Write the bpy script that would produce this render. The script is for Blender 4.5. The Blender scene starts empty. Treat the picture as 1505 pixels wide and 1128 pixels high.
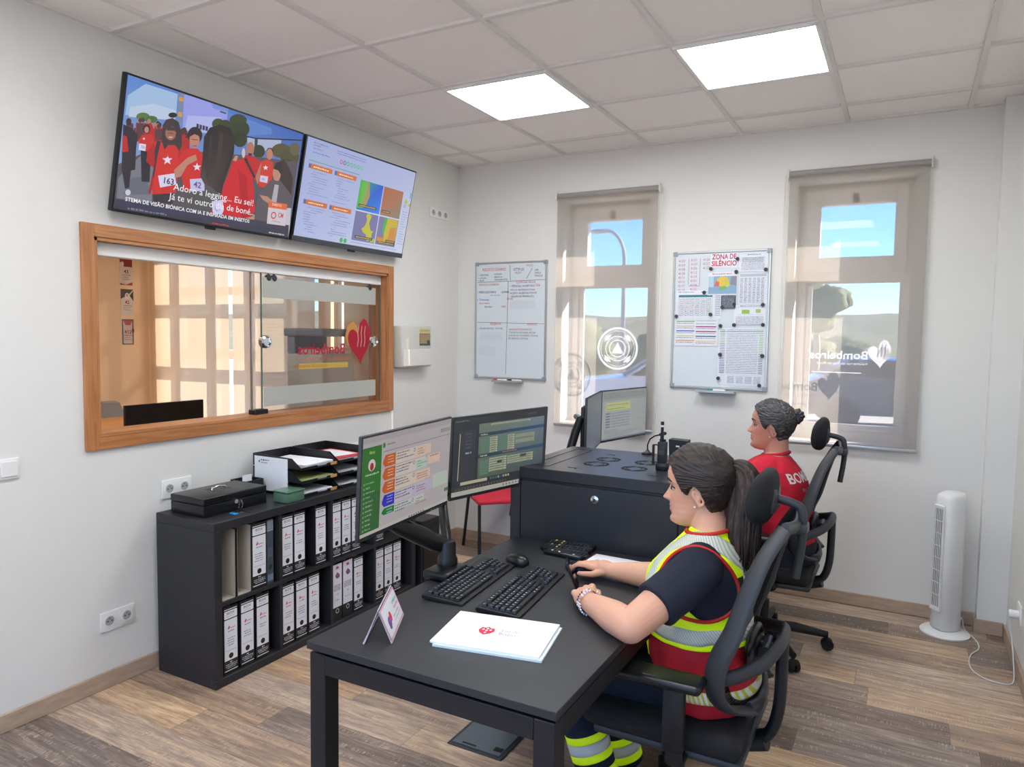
import bpy, bmesh, math, random
from mathutils import Vector, Matrix, Quaternion
from mathutils.bvhtree import BVHTree
random.seed(7)
PI = math.pi
C = bpy.context.scene.collection
SC = bpy.context.scene

# ---------------------------------------------------------------- camera
CAM_POS = Vector((3.037, -4.689, 1.579))
def cam_axes(yaw, pit, rol):
    f = Vector((-math.sin(yaw)*math.cos(pit), math.cos(yaw)*math.cos(pit), math.sin(pit)))
    r = f.cross(Vector((0, 0, 1))).normalized(); u = r.cross(f)
    c, s = math.cos(rol), math.sin(rol)
    return c*r + s*u, -s*r + c*u, f
_r, _u, _f = cam_axes(0.49874444, -0.06668562, 0.01386473)
cd = bpy.data.cameras.new('camera'); cam = bpy.data.objects.new('camera', cd); C.objects.link(cam)
cd.sensor_fit = 'HORIZONTAL'; cd.sensor_width = 36.0; cd.lens = 1061.865/1505*36.0
cd.clip_start = 0.05; cd.clip_end = 600
M = Matrix((( _r.x, _u.x, -_f.x, CAM_POS.x), (_r.y, _u.y, -_f.y, CAM_POS.y), (_r.z, _u.z, -_f.z, CAM_POS.z), (0, 0, 0, 1)))
cam.matrix_world = M
SC.camera = cam

# ---------------------------------------------------------------- view, sky, sun
SC.view_settings.view_transform = 'Standard'
SC.view_settings.look = 'None'
SC.view_settings.gamma = 1.0
SC.view_settings.exposure = 0.12
SC.view_settings.use_curve_mapping = False
SUN_TRAVEL = Vector((-1.1, -1.0, -0.825)).normalized()
w = bpy.data.worlds.new('sky'); SC.world = w; w.use_nodes = True
nt = w.node_tree; nt.nodes.clear()
out = nt.nodes.new('ShaderNodeOutputWorld'); bg = nt.nodes.new('ShaderNodeBackground')
sky = nt.nodes.new('ShaderNodeTexSky'); sky.sky_type = 'NISHITA'; sky.sun_disc = False
sky.sun_elevation = math.asin(-SUN_TRAVEL.z); sky.sun_rotation = math.atan2(-SUN_TRAVEL.x, -SUN_TRAVEL.y)
sky.air_density = 1.0; sky.dust_density = 0.2; sky.ozone_density = 3.0
bg.inputs['Strength'].default_value = 0.42
hs = nt.nodes.new('ShaderNodeHueSaturation'); hs.inputs['Saturation'].default_value = 1.25; nt.links.new(sky.outputs[0], hs.inputs['Color'])
mt = nt.nodes.new('ShaderNodeMix'); mt.data_type = 'RGBA'; mt.blend_type = 'MULTIPLY'; mt.inputs[0].default_value = 1.0; mt.inputs[7].default_value = (0.62, 0.84, 1.18, 1); nt.links.new(hs.outputs[0], mt.inputs[6]); nt.links.new(mt.outputs[2], bg.inputs[0]); nt.links.new(bg.outputs[0], out.inputs[0])
sd = bpy.data.lights.new('sun', 'SUN'); so = bpy.data.objects.new('sun', sd); C.objects.link(so)
sd.energy = 15.0; sd.angle = math.radians(0.6); sd.color = (1.0, 0.93, 0.82)
so.rotation_euler = SUN_TRAVEL.to_track_quat('-Z', 'Y').to_euler(); so.location = (8, 8, 8)
PANEL_EMIT = 18.5        # ceiling light panels (built below with the ceiling)

# ================================================================ helpers
def lin(c):
    if isinstance(c, str):
        c = c.lstrip('#'); c = tuple(int(c[i:i+2], 16)/255 for i in (0, 2, 4))
    elif max(c) > 1.0: c = tuple(v/255 for v in c)
    return tuple(v/12.92 if v <= 0.04045 else ((v+0.055)/1.055)**2.4 for v in c[:3])
def nodes_of(m):
    return m.node_tree.nodes, m.node_tree.links
def mat(name, col, rough=0.5, metal=0.0, bump=0.0, bscale=200.0, var=0.0, vscale=20.0, emit=None, es=1.0, spec=None, coat=0.0, trans=0.0, ior=1.45, stretch=None):
    m = bpy.data.materials.new(name); m.use_nodes = True
    n, l = nodes_of(m); b = n['Principled BSDF']
    c = lin(col); b.inputs['Base Color'].default_value = (*c, 1); b.inputs['Roughness'].default_value = rough
    b.inputs['Metallic'].default_value = metal; b.inputs['IOR'].default_value = ior
    if spec is not None: b.inputs['Specular IOR Level'].default_value = spec
    if coat: b.inputs['Coat Weight'].default_value = coat; b.inputs['Coat Roughness'].default_value = 0.15
    if trans: b.inputs['Transmission Weight'].default_value = trans
    tc = n.new('ShaderNodeTexCoord'); vec = tc.outputs['Object']
    if stretch:
        mp = n.new('ShaderNodeMapping'); mp.inputs['Scale'].default_value = stretch; l.new(vec, mp.inputs[0]); vec = mp.outputs[0]
    nz = n.new('ShaderNodeTexNoise'); nz.inputs['Scale'].default_value = vscale; nz.inputs['Detail'].default_value = 4; l.new(vec, nz.inputs['Vector'])
    mx = n.new('ShaderNodeMix'); mx.data_type = 'RGBA'; l.new(nz.outputs[0], mx.inputs[0])
    v = max(var, 0.02)
    mx.inputs[6].default_value = (*[x*(1-v) for x in c], 1); mx.inputs[7].default_value = (*[min(1, x*(1+v)) for x in c], 1)
    l.new(mx.outputs[2], b.inputs['Base Color'])
    if bump:
        nb = n.new('ShaderNodeTexNoise'); nb.inputs['Scale'].default_value = bscale; nb.inputs['Detail'].default_value = 3; l.new(vec, nb.inputs['Vector'])
        bp = n.new('ShaderNodeBump'); bp.inputs['Strength'].default_value = bump; bp.inputs['Distance'].default_value = 0.002
        l.new(nb.outputs[0], bp.inputs['Height']); l.new(bp.outputs[0], b.inputs['Normal'])
    if emit is not None:
        b.inputs['Emission Color'].default_value = (*lin(emit), 1); b.inputs['Emission Strength'].default_value = es
    return m
def attr_mat(name, rough=0.5, emit=0.0, bump=0.0, bscale=300, spec=0.5, sss=0.0, sheen=0.0):
    """colour comes from the mesh's own 'paint' attribute (print, screen picture, skin)"""
    m = bpy.data.materials.new(name); m.use_nodes = True
    n, l = nodes_of(m); b = n['Principled BSDF']
    a = n.new('ShaderNodeAttribute'); a.attribute_name = 'paint'
    b.inputs['Roughness'].default_value = rough; b.inputs['Specular IOR Level'].default_value = spec
    if emit:
        b.inputs['Base Color'].default_value = (0.01, 0.01, 0.01, 1)
        l.new(a.outputs['Color'], b.inputs['Emission Color']); b.inputs['Emission Strength'].default_value = emit
    else:
        l.new(a.outputs['Color'], b.inputs['Base Color'])
    if sss: b.inputs['Subsurface Weight'].default_value = sss; b.inputs['Subsurface Radius'].default_value = (0.012, 0.005, 0.003); b.inputs['Subsurface Scale'].default_value = 1.0
    if sheen: b.inputs['Sheen Weight'].default_value = sheen
    if bump:
        nb = n.new('ShaderNodeTexNoise'); nb.inputs['Scale'].default_value = bscale; nb.inputs['Detail'].default_value = 3
        tc = n.new('ShaderNodeTexCoord'); l.new(tc.outputs['Object'], nb.inputs['Vector'])
        bp = n.new('ShaderNodeBump'); bp.inputs['Strength'].default_value = bump; bp.inputs['Distance'].default_value = 0.002
        l.new(nb.outputs[0], bp.inputs['Height']); l.new(bp.outputs[0], b.inputs['Normal'])
    return m

def V(*a): return Vector(a)
class MB:
    """collects shapes, builds ONE mesh object"""
    def __init__(s): s.v = []; s.f = []; s.m = []
    def add(s, vs, fs, mi=0):
        o = len(s.v); s.v += [tuple(x) for x in vs]; s.f += [tuple(o+i for i in f) for f in fs]; s.m += [mi]*len(fs)
    def box(s, x0, x1, y0, y1, z0, z1, mi=0, M=None):
        vs = [Vector((x, y, z)) for z in (z0, z1) for y in (y0, y1) for x in (x0, x1)]
        if M: vs = [M @ v for v in vs]
        s.add(vs, [(0, 2, 3, 1), (4, 5, 7, 6), (0, 1, 5, 4), (2, 6, 7, 3), (0, 4, 6, 2), (1, 3, 7, 5)], mi)
    def rbox(s, x0, x1, y0, y1, z0, z1, r=0.005, seg=2, mi=0, M=None):
        bm = bmesh.new(); bmesh.ops.create_cube(bm, size=1.0)
        for v in bm.verts: v.co = Vector((x0+(v.co.x+.5)*(x1-x0), y0+(v.co.y+.5)*(y1-y0), z0+(v.co.z+.5)*(z1-z0)))
        r = min(r, .49*min(x1-x0, y1-y0, z1-z0))
        bmesh.ops.bevel(bm, geom=bm.edges[:], offset=r, segments=seg, profile=0.5, affect='EDGES')
        if M: bmesh.ops.transform(bm, matrix=M, verts=bm.verts[:])
        s.bm(bm, mi)
    def bm(s, bm, mi=0):
        bm.verts.index_update(); s.add([v.co.copy() for v in bm.verts], [[v.index for v in f.verts] for f in bm.faces], mi); bm.free()
    def tube(s, pts, r, n=10, mi=0, cap=True, flat=1.0, up=None, closed=False):
        """swept tube; r number or list; flat = ratio of the second axis"""
        pts = [Vector(p) for p in pts]; N = len(pts)
        rs = r if isinstance(r, (list, tuple)) else [r]*N
        fl = flat if isinstance(flat, (list, tuple)) else [flat]*N
        prev = None; rings = []
        for i, p in enumerate(pts):
            if closed: t = pts[(i+1) % N]-pts[i-1]
            else: t = pts[min(i+1, N-1)]-pts[max(i-1, 0)]
            t = t.normalized() if t.length > 1e-9 else Vector((0, 0, 1))
            if prev is None:
                a = Vector(up) if up else (Vector((0, 0, 1)) if abs(t.z) < .9 else Vector((1, 0, 0)))
            else: a = prev
            a = (a-t*a.dot(t)); a = a.normalized() if a.length > 1e-6 else t.orthogonal().normalized()
            prev = a; b = t.cross(a)
            rings.append([p+a*math.cos(2*PI*k/n)*rs[i]+b*math.sin(2*PI*k/n)*rs[i]*fl[i] for k in range(n)])
        vs = [q for rg in rings for q in rg]; fs = []
        for i in range(N if closed else N-1):
            j = (i+1) % N
            for k in range(n): fs.append((i*n+k, i*n+(k+1) % n, j*n+(k+1) % n, j*n+k))
        if cap and not closed: fs.append(tuple(range(n-1, -1, -1))); fs.append(tuple((N-1)*n+k for k in range(n)))
        s.add(vs, fs, mi)
    def cyl(s, p, q, r, n=20, mi=0, r2=None):
        s.tube([p, q], [r, r if r2 is None else r2], n, mi)
    def lathe(s, prof, c=(0, 0, 0), n=24, mi=0, M=None):
        """prof = [(r,z)...] about z axis"""
        vs = []; fs = []
        for r, z in prof:
            for k in range(n):
                v = Vector((r*math.cos(2*PI*k/n), r*math.sin(2*PI*k/n), z))
                vs.append((M @ v if M else v)+Vector(c))
        for i in range(len(prof)-1):
            for k in range(n): fs.append((i*n+k, i*n+(k+1) % n, (i+1)*n+(k+1) % n, (i+1)*n+k))
        fs.append(tuple(range(n-1, -1, -1))); fs.append(tuple((len(prof)-1)*n+k for k in range(n)))
        s.add(vs, fs, mi)
    def ell(s, c, r, n=20, m=12, mi=0, M=None):
        rx, ry, rz = (r, r, r) if isinstance(r, (int, float)) else r
        c = Vector(c); vs = [Vector((0, 0, -rz))]
        for i in range(1, m):
            t = PI*i/m-PI/2
            for k in range(n): vs.append(Vector((rx*math.cos(t)*math.cos(2*PI*k/n), ry*math.cos(t)*math.sin(2*PI*k/n), rz*math.sin(t))))
        vs.append(Vector((0, 0, rz))); fs = []
        for k in range(n): fs.append((0, 1+(k+1) % n, 1+k))
        for i in range(m-2):
            for k in range(n): a = 1+i*n; fs.append((a+k, a+(k+1) % n, a+n+(k+1) % n, a+n+k))
        L = len(vs)-1; a = 1+(m-2)*n
        for k in range(n): fs.append((a+k, a+(k+1) % n, L))
        if M: vs = [M @ v for v in vs]
        s.add([v+c for v in vs], fs, mi)
    def capsule(s, p, q, r1, r2, n=16, mi=0):
        p = Vector(p); q = Vector(q); d = (q-p); L = d.length
        if L < 1e-6: s.ell(p, r1); return
        d /= L; pts = []; rs = []
        for t in (-1, -.95, -.8, -.55, -.28): pts.append(p+d*r1*t); rs.append(r1*math.sqrt(max(0.003, 1-t*t)))
        for i in range(7): t = i/6; pts.append(p+d*L*t); rs.append(r1+(r2-r1)*t)
        for t in (.28, .55, .8, .95, 1): pts.append(q+d*r2*t); rs.append(r2*math.sqrt(max(0.003, 1-t*t)))
        s.tube(pts, rs, n, mi)
    def loft(s, secs, n=32, mi=0, cap=True, power=1.0):
        """secs = [(cx,cy,z,hx,hy)]"""
        vs = []; fs = []
        for cx, cy, z, hx, hy in secs:
            for k in range(n):
                a = 2*PI*k/n; ca, sa = math.cos(a), math.sin(a)
                vs.append((cx+hx*math.copysign(abs(ca)**power, ca), cy+hy*math.copysign(abs(sa)**power, sa), z))
        for i in range(len(secs)-1):
            for k in range(n): fs.append((i*n+k, i*n+(k+1) % n, (i+1)*n+(k+1) % n, (i+1)*n+k))
        if cap: fs.append(tuple(range(n-1, -1, -1))); fs.append(tuple((len(secs)-1)*n+k for k in range(n)))
        s.add(vs, fs, mi)
    def prism(s, pts, a, b, axis='x', mi=0):
        """2D polygon extruded along axis between a and b"""
        def mk(p, t):
            return (t, p[0], p[1]) if axis == 'x' else ((p[0], t, p[1]) if axis == 'y' else (p[0], p[1], t))
        n = len(pts); vs = [mk(p, a) for p in pts]+[mk(p, b) for p in pts]
        fs = [tuple(range(n-1, -1, -1)), tuple(range(n, 2*n))]+[(i, (i+1) % n, n+(i+1) % n, n+i) for i in range(n)]
        s.add(vs, fs, mi)
    def mesh(s, name='m'):
        me = bpy.data.meshes.new(name); me.from_pydata(s.v, [], s.f); me.update(); return me
    def build(s, name, mats, parent=None, smooth=None, M=None, fix=True, bev=0):
        me = s.mesh(name)
        if M: me.transform(M)
        if fix:
            bm = bmesh.new(); bm.from_mesh(me); bmesh.ops.recalc_face_normals(bm, faces=bm.faces[:]); bm.to_mesh(me); bm.free()
        if not isinstance(mats, (list, tuple)): mats = [mats]
        for x in mats: me.materials.append(x)
        if len(mats) > 1: me.polygons.foreach_set('material_index', s.m)
        return link(name, me, parent, smooth, bev)
def link(name, me, parent=None, smooth=None, bev=0):
    if smooth is not None:
        me.polygons.foreach_set('use_smooth', [True]*len(me.polygons))
        if smooth < 180:
            try: me.set_sharp_from_angle(angle=math.radians(smooth))
            except Exception: pass
    o = bpy.data.objects.new(name, me); C.objects.link(o)
    if parent: put(o, parent)
    if bev:
        md = o.modifiers.new('bevel', 'BEVEL'); md.width = bev; md.segments = 2; md.limit_method = 'ANGLE'
    return o
def put(o, p):
    """parent keeping the mesh where it was modelled (world space); p's own matrix is undone"""
    o.parent = p; o.matrix_parent_inverse = p.matrix_basis.inverted() if p.type == 'EMPTY' else Matrix()
def empty(name, label, cat, loc=(0, 0, 0), rz=0.0, group=None):
    o = bpy.data.objects.new(name, None); C.objects.link(o); o.empty_display_size = 0.05
    o.location = loc; o.rotation_euler = (0, 0, rz); tag(o, label, cat, group); return o
def tag(o, label=None, cat=None, group=None, kind=None):
    if label: o['label'] = label
    if cat: o['category'] = cat
    if group: o['group'] = group
    if kind: o['kind'] = kind
    return o
def local(o, p):     # parent with mesh modelled in p's own space
    o.parent = p; return o
def copy_tree(o, parent=None):
    c = o.copy(); C.objects.link(c); c.parent = parent
    if parent is not None: c.matrix_parent_inverse = o.matrix_parent_inverse.copy()
    for ch in list(o.children): copy_tree(ch, c)
    return c

_tc = {}
def glyphs(txt, bold=False):
    """text -> (verts2d, faces), height of a capital = 1"""
    k = (txt, bold)
    if k in _tc: return _tc[k]
    cu = bpy.data.curves.new('t', 'FONT'); cu.body = txt; cu.resolution_u = 2; cu.size = 1.0; cu.fill_mode = 'FRONT'
    if bold: cu.offset = 0.02
    ob = bpy.data.objects.new('t', cu); me = bpy.data.meshes.new_from_object(ob)
    vs = [(v.co.x/0.7, v.co.y/0.7) for v in me.vertices]; fs = [tuple(p.vertices) for p in me.polygons]
    bpy.data.objects.remove(ob); bpy.data.curves.remove(cu); bpy.data.meshes.remove(me)
    _tc[k] = (vs, fs); return vs, fs
class Paint:
    """flat print or picture: coloured polygons in the plane origin + u*U + v*V, stacked by hairline layers along N"""
    def __init__(s, O, U, Vv, w=1.0, h=1.0, dz=0.00015, z0=0.0003):
        s.O = Vector(O); s.U = Vector(U).normalized(); s.V = Vector(Vv).normalized(); s.N = s.U.cross(s.V)
        s.w = w; s.h = h; s.z = z0; s.dz = dz; s.v = []; s.f = []; s.c = []
    def P(s, u, v): return s.O+s.U*(u*s.w)+s.V*(v*s.h)+s.N*s.z
    def raw(s, pts, faces, cols):
        o = len(s.v); s.v += [tuple(s.P(*p)) for p in pts]
        for f in faces: s.f.append(tuple(o+i for i in f)); s.c.append([cols[i] for i in f] if isinstance(cols, list) else [cols]*len(f))
    def up(s): s.z += s.dz; return s
    clip = False
    def poly(s, pts, col, bump=True):
        if bump: s.z += 1.5e-5
        if s.clip and not isinstance(col, list):
            for ax, sg, lim in ((0, 1, 0), (0, -1, 1), (1, 1, 0), (1, -1, 1)):
                q = []
                for i in range(len(pts)):
                    a, b = pts[i-1], pts[i]; ia = sg*(a[ax]-lim) >= 0; ib = sg*(b[ax]-lim) >= 0
                    if ia != ib:
                        t = (lim-a[ax])/(b[ax]-a[ax]); q.append((a[0]+t*(b[0]-a[0]), a[1]+t*(b[1]-a[1])))
                    if ib: q.append(b)
                pts = q
                if len(pts) < 3: return s
        c = [lin(x) for x in col] if isinstance(col, list) else lin(col)
        s.raw(pts, [tuple(range(len(pts)))], c); return s
    def rect(s, u0, v0, u1, v1, col, bump=True): return s.poly([(u0, v0), (u1, v0), (u1, v1), (u0, v1)], col, bump)
    def ell(s, u, v, ru, rv, col, n=20, a0=0, a1=2*PI):
        full = a1-a0 > 6.28
        pts = [(u+ru*math.cos(a0+(a1-a0)*k/n), v+rv*math.sin(a0+(a1-a0)*k/n)) for k in range(n if full else n+1)]
        return s.poly(pts, col)
    def ring(s, u, v, ru, rv, t, col, n=32):
        """t = thickness as a fraction of the radius"""
        pts = []; q = 1-t
        for k in range(n):
            a = 2*PI*k/n; pts += [(u+ru*math.cos(a), v+rv*math.sin(a)), (u+ru*q*math.cos(a), v+rv*q*math.sin(a))]
        s.raw(pts, [(2*k, (2*k+2) % (2*n), (2*k+3) % (2*n), 2*k+1) for k in range(n)], lin(col)); return s
    def line(s, a, b, t, col):
        """t in metres"""
        ax, ay = a[0]*s.w, a[1]*s.h; bx, by = b[0]*s.w, b[1]*s.h; dx, dy = bx-ax, by-ay; L = math.hypot(dx, dy) or 1
        nx, ny = -dy/L*t/2, dx/L*t/2
        return s.poly([((ax+nx)/s.w, (ay+ny)/s.h), ((ax-nx)/s.w, (ay-ny)/s.h), ((bx-nx)/s.w, (by-ny)/s.h), ((bx+nx)/s.w, (by+ny)/s.h)], col)
    def text(s, t, u, v, h, col, align='l', bold=False, mirror=False, wide=1.0, rot=0.0, fit=None):
        """h = capital height in metres"""
        vs, fs = glyphs(t, bold)
        if not vs: return s
        W = max(p[0] for p in vs)
        if fit: wide = fit/(W*h)
        off = 0 if align == 'l' else (W/2 if align == 'c' else W)
        cs, sn = math.cos(rot), math.sin(rot); pts = []; s.z += 1.5e-5
        for p in vs:
            x = (p[0]-off)*h*wide*(-1 if mirror else 1); y = p[1]*h; x, y = x*cs-y*sn, x*sn+y*cs
            pts.append((u+x/s.w, v+y/s.h))
        s.raw(pts, fs, lin(col)); return s
    def scribble(s, u0, u1, v, h, col, n=None, rnd=random):
        """a line of unreadable small writing: short strokes"""
        x = u0; hh = h/s.h; s.z += 1.5e-5
        while x < u1:
            wd = rnd.uniform(.6, 2.2)*h/s.w; e = min(u1, x+wd)
            s.rect(x, v+rnd.uniform(-.1, .1)*hh, e, v+hh*rnd.uniform(.55, .9), col, False); x = e+.45*h/s.w
        return s
    def build(s, name, m, parent=None):
        me = bpy.data.meshes.new(name); me.from_pydata(s.v, [], s.f); me.update()
        a = me.color_attributes.new('paint', 'FLOAT_COLOR', 'CORNER'); flat = []
        for p, c in zip(me.polygons, s.c):
            for x in c: flat += [x[0], x[1], x[2], 1.0]
        a.data.foreach_set('color', flat); me.materials.append(m)
        return link(name, me, parent)
def evaluated(mb, mods, name='e'):
    """remesh / smooth a shape collection into one surface"""
    me = mb.mesh(name) if isinstance(mb, MB) else mb
    o = bpy.data.objects.new(name, me); C.objects.link(o)
    for t, kw in mods:
        md = o.modifiers.new(t, t)
        for k, v in kw.items(): setattr(md, k, v)
    dg = bpy.context.evaluated_depsgraph_get(); ev = o.evaluated_get(dg)
    r = bpy.data.meshes.new_from_object(ev); bpy.data.objects.remove(o); bpy.data.meshes.remove(me); return r
def fuse(mb, vox, it=4, fac=0.5):
    return evaluated(mb, [('REMESH', dict(mode='VOXEL', voxel_size=vox, adaptivity=0.0)), ('SMOOTH', dict(factor=fac, iterations=it))])
def paint_verts(me, fn):
    a = me.color_attributes.new('paint', 'FLOAT_COLOR', 'POINT'); flat = []
    for v in me.vertices: flat += [*fn(v.co), 1.0]
    a.data.foreach_set('color', flat)

# ================================================================ materials
m_wall = mat('white_wall_paint', (224, 223, 219), 0.85, bump=0.05, bscale=90)
m_white = mat('white_plastic', (232, 232, 230), 0.35)
m_tile = mat('ceiling_tile', (248, 244, 240), 0.9, bump=0.25, bscale=260, var=0.03, vscale=60)
m_grid = mat('ceiling_grid_metal', (226, 222, 218), 0.5)
m_base = mat('wood_baseboard', (178, 156, 136), 0.5, var=0.3, vscale=9, stretch=(1, 1, 6))
m_pvc = mat('window_frame_white', (226, 222, 216), 0.4)
m_black = mat('matt_black', (26, 28, 32), 0.45, bump=0.08, bscale=500)
m_blackg = mat('satin_black_plastic', (22, 23, 26), 0.3)
m_dark = mat('dark_grey_plastic', (52, 54, 58), 0.45)
m_desk = mat('black_desk_laminate', (44, 46, 50), 0.42, bump=0.12, bscale=600, var=0.06, vscale=300)
m_metalb = mat('black_coated_steel', (30, 32, 36), 0.4)
m_alu = mat('aluminium', (190, 192, 194), 0.32, metal=0.85)
m_chrome = mat('chrome', (225, 225, 225), 0.12, metal=1.0)
m_paper = mat('white_paper', (235, 237, 242), 0.8)
m_beige = mat('beige_wall_paint', (238, 206, 170), 0.85)
m_blackwood = mat('black_brown_board', (40, 41, 45), 0.5, bump=0.1, bscale=60, stretch=(1, 1, 8), var=0.1, vscale=8)
m_print = attr_mat('printed_colour', 0.7)
m_printg = attr_mat('glossy_print', 0.4)
m_screen = attr_mat('screen_picture', 0.25, emit=0.85)
def film_mat(name):
    m = bpy.data.materials.new(name); m.use_nodes = True; n, l = nodes_of(m); n.clear()
    o = n.new('ShaderNodeOutputMaterial'); a = n.new('ShaderNodeAttribute'); a.attribute_name = 'paint'; d = n.new('ShaderNodeBsdfDiffuse'); t = n.new('ShaderNodeBsdfTranslucent'); mx = n.new('ShaderNodeMixShader'); mx.inputs[0].default_value = .5
    l.new(a.outputs['Color'], d.inputs[0]); l.new(a.outputs['Color'], t.inputs[0]); l.new(d.outputs[0], mx.inputs[1]); l.new(t.outputs[0], mx.inputs[2]); l.new(mx.outputs[0], o.inputs[0]); return m
m_film = film_mat('window_film_print')
m_blackrub = mat('black_rubber', (18, 18, 19), 0.7)

def wood(name, c1, c2, axis):
    m = bpy.data.materials.new(name); m.use_nodes = True; n, l = nodes_of(m); b = n['Principled BSDF']
    tc = n.new('ShaderNodeTexCoord'); mp = n.new('ShaderNodeMapping'); l.new(tc.outputs['Object'], mp.inputs[0])
    mp.inputs['Scale'].default_value = (1.5 if axis == 'x' else 22, 1.5 if axis == 'y' else 22, 1.5 if axis == 'z' else 22)
    nz = n.new('ShaderNodeTexNoise'); nz.inputs['Scale'].default_value = 2.2; nz.inputs['Detail'].default_value = 6; nz.inputs['Distortion'].default_value = 0.6; l.new(mp.outputs[0], nz.inputs[0])
    cr = n.new('ShaderNodeValToRGB'); l.new(nz.outputs[0], cr.inputs[0])
    cr.color_ramp.elements[0].position = .3; cr.color_ramp.elements[0].color = (*lin(c1), 1)
    cr.color_ramp.elements[1].position = .7; cr.color_ramp.elements[1].color = (*lin(c2), 1)
    l.new(cr.outputs[0], b.inputs['Base Color']); b.inputs['Roughness'].default_value = 0.38
    return m
m_woodh = wood('varnished_wood_along', (158, 100, 58), (196, 136, 86), 'y')
m_woodv = wood('varnished_wood_upright', (158, 100, 58), (196, 136, 86), 'z')

def floor_mat():
    m = bpy.data.materials.new('vinyl_plank_floor'); m.use_nodes = True; n, l = nodes_of(m); b = n['Principled BSDF']
    def math_(op, a, bb=None, c=None):
        x = n.new('ShaderNodeMath'); x.operation = op
        for i, v in enumerate((a, bb, c)):
            if v is None: continue
            if isinstance(v, (int, float)): x.inputs[i].default_value = v
            else: l.new(v, x.inputs[i])
        return x.outputs[0]
    tc = n.new('ShaderNodeTexCoord'); sp = n.new('ShaderNodeSeparateXYZ'); l.new(tc.outputs['Object'], sp.inputs[0])
    yy = math_('DIVIDE', math_('ADD', sp.outputs[1], 0.02), 0.18); row = math_('FLOOR', yy)
    wn = n.new('ShaderNodeTexWhiteNoise'); wn.noise_dimensions = '1D'; l.new(row, wn.inputs['W'])
    xx = math_('ADD', math_('DIVIDE', sp.outputs[0], 1.22), math_('MULTIPLY', wn.outputs['Value'], 7.0)); col = math_('FLOOR', xx)
    cmb = n.new('ShaderNodeCombineXYZ'); l.new(row, cmb.inputs[0]); l.new(col, cmb.inputs[1])
    w2 = n.new('ShaderNodeTexWhiteNoise'); w2.noise_dimensions = '2D'; l.new(cmb.outputs[0], w2.inputs['Vector'])
    # grain coordinates shifted per plank
    mp = n.new('ShaderNodeMapping'); l.new(tc.outputs['Object'], mp.inputs[0]); mp.inputs['Scale'].default_value = (1.3, 14, 1)
    sc = n.new('ShaderNodeVectorMath'); sc.operation = 'SCALE'; l.new(w2.outputs['Color'], sc.inputs[0]); sc.inputs['Scale'].default_value = 60
    ad = n.new('ShaderNodeVectorMath'); ad.operation = 'ADD'; l.new(mp.outputs[0], ad.inputs[0]); l.new(sc.outputs[0], ad.inputs[1])
    g = n.new('ShaderNodeTexNoise'); g.inputs['Scale'].default_value = 2.0; g.inputs['Detail'].default_value = 7; g.inputs['Roughness'].default_value = .62; g.inputs['Distortion'].default_value = 1.2; l.new(ad.outputs[0], g.inputs[0])
    g2 = n.new('ShaderNodeTexNoise'); g2.inputs['Scale'].default_value = 14.0; g2.inputs['Detail'].default_value = 5; l.new(ad.outputs[0], g2.inputs[0])
    t = math_('ADD', math_('MULTIPLY', g.outputs[0], 0.62), math_('MULTIPLY', g2.outputs[0], 0.3))
    t = math_('ADD', t, math_('MULTIPLY', math_('SUBTRACT', w2.outputs['Value'], .5), 0.37))
    cr = n.new('ShaderNodeValToRGB'); l.new(t, cr.inputs[0]); e = cr.color_ramp.elements
    e[0].position = .26; e[0].color = (*lin((104, 90, 82)), 1); e[1].position = .72; e[1].color = (*lin((226, 204, 178)), 1)
    for p, c in ((.40, (138, 120, 108)), (.50, (164, 143, 127)), (.60, (196, 170, 144))):
        k = e.new(p); k.color = (*lin(c), 1)
    # fine cross scratches
    mp3 = n.new('ShaderNodeMapping'); l.new(tc.outputs['Object'], mp3.inputs[0]); mp3.inputs['Scale'].default_value = (160, 18, 1)
    g3 = n.new('ShaderNodeTexNoise'); g3.inputs['Scale'].default_value = 1.0; g3.inputs['Detail'].default_value = 2; l.new(mp3.outputs[0], g3.inputs[0])
    g4 = n.new('ShaderNodeTexNoise'); g4.inputs['Scale'].default_value = 3.0; l.new(ad.outputs[0], g4.inputs[0])
    fac = math_('MULTIPLY', math_('GREATER_THAN', g3.outputs[0], .57), math_('GREATER_THAN', g4.outputs[0], .56))
    mx = n.new('ShaderNodeMix'); mx.data_type = 'RGBA'; l.new(math_('MULTIPLY', fac, .35), mx.inputs[0]); l.new(cr.outputs[0], mx.inputs[6]); mx.inputs[7].default_value = (*lin((226, 208, 184)), 1)
    # warm / grey shift per plank
    hs = n.new('ShaderNodeHueSaturation'); l.new(mx.outputs[2], hs.inputs['Color']); l.new(math_('ADD', .75, math_('MULTIPLY', w2.outputs['Color'], .6)), hs.inputs['Saturation'])
    fy = math_('FRACT', yy); fx = math_('FRACT', xx)
    seam = math_('MAXIMUM', math_('LESS_THAN', fy, .012), math_('LESS_THAN', fx, .0018))
    mx2 = n.new('ShaderNodeMix'); mx2.data_type = 'RGBA'; l.new(math_('MULTIPLY', seam, .6), mx2.inputs[0]); l.new(hs.outputs[0], mx2.inputs[6]); mx2.inputs[7].default_value = (*lin((60, 50, 44)), 1)
    l.new(mx2.outputs[2], b.inputs['Base Color']); b.inputs['Roughness'].default_value = .42
    bp = n.new('ShaderNodeBump'); bp.inputs['Strength'].default_value = .25; bp.inputs['Distance'].default_value = .002; l.new(g2.outputs[0], bp.inputs['Height']); l.new(bp.outputs[0], b.inputs['Normal'])
    return m
m_floor = floor_mat()
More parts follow.
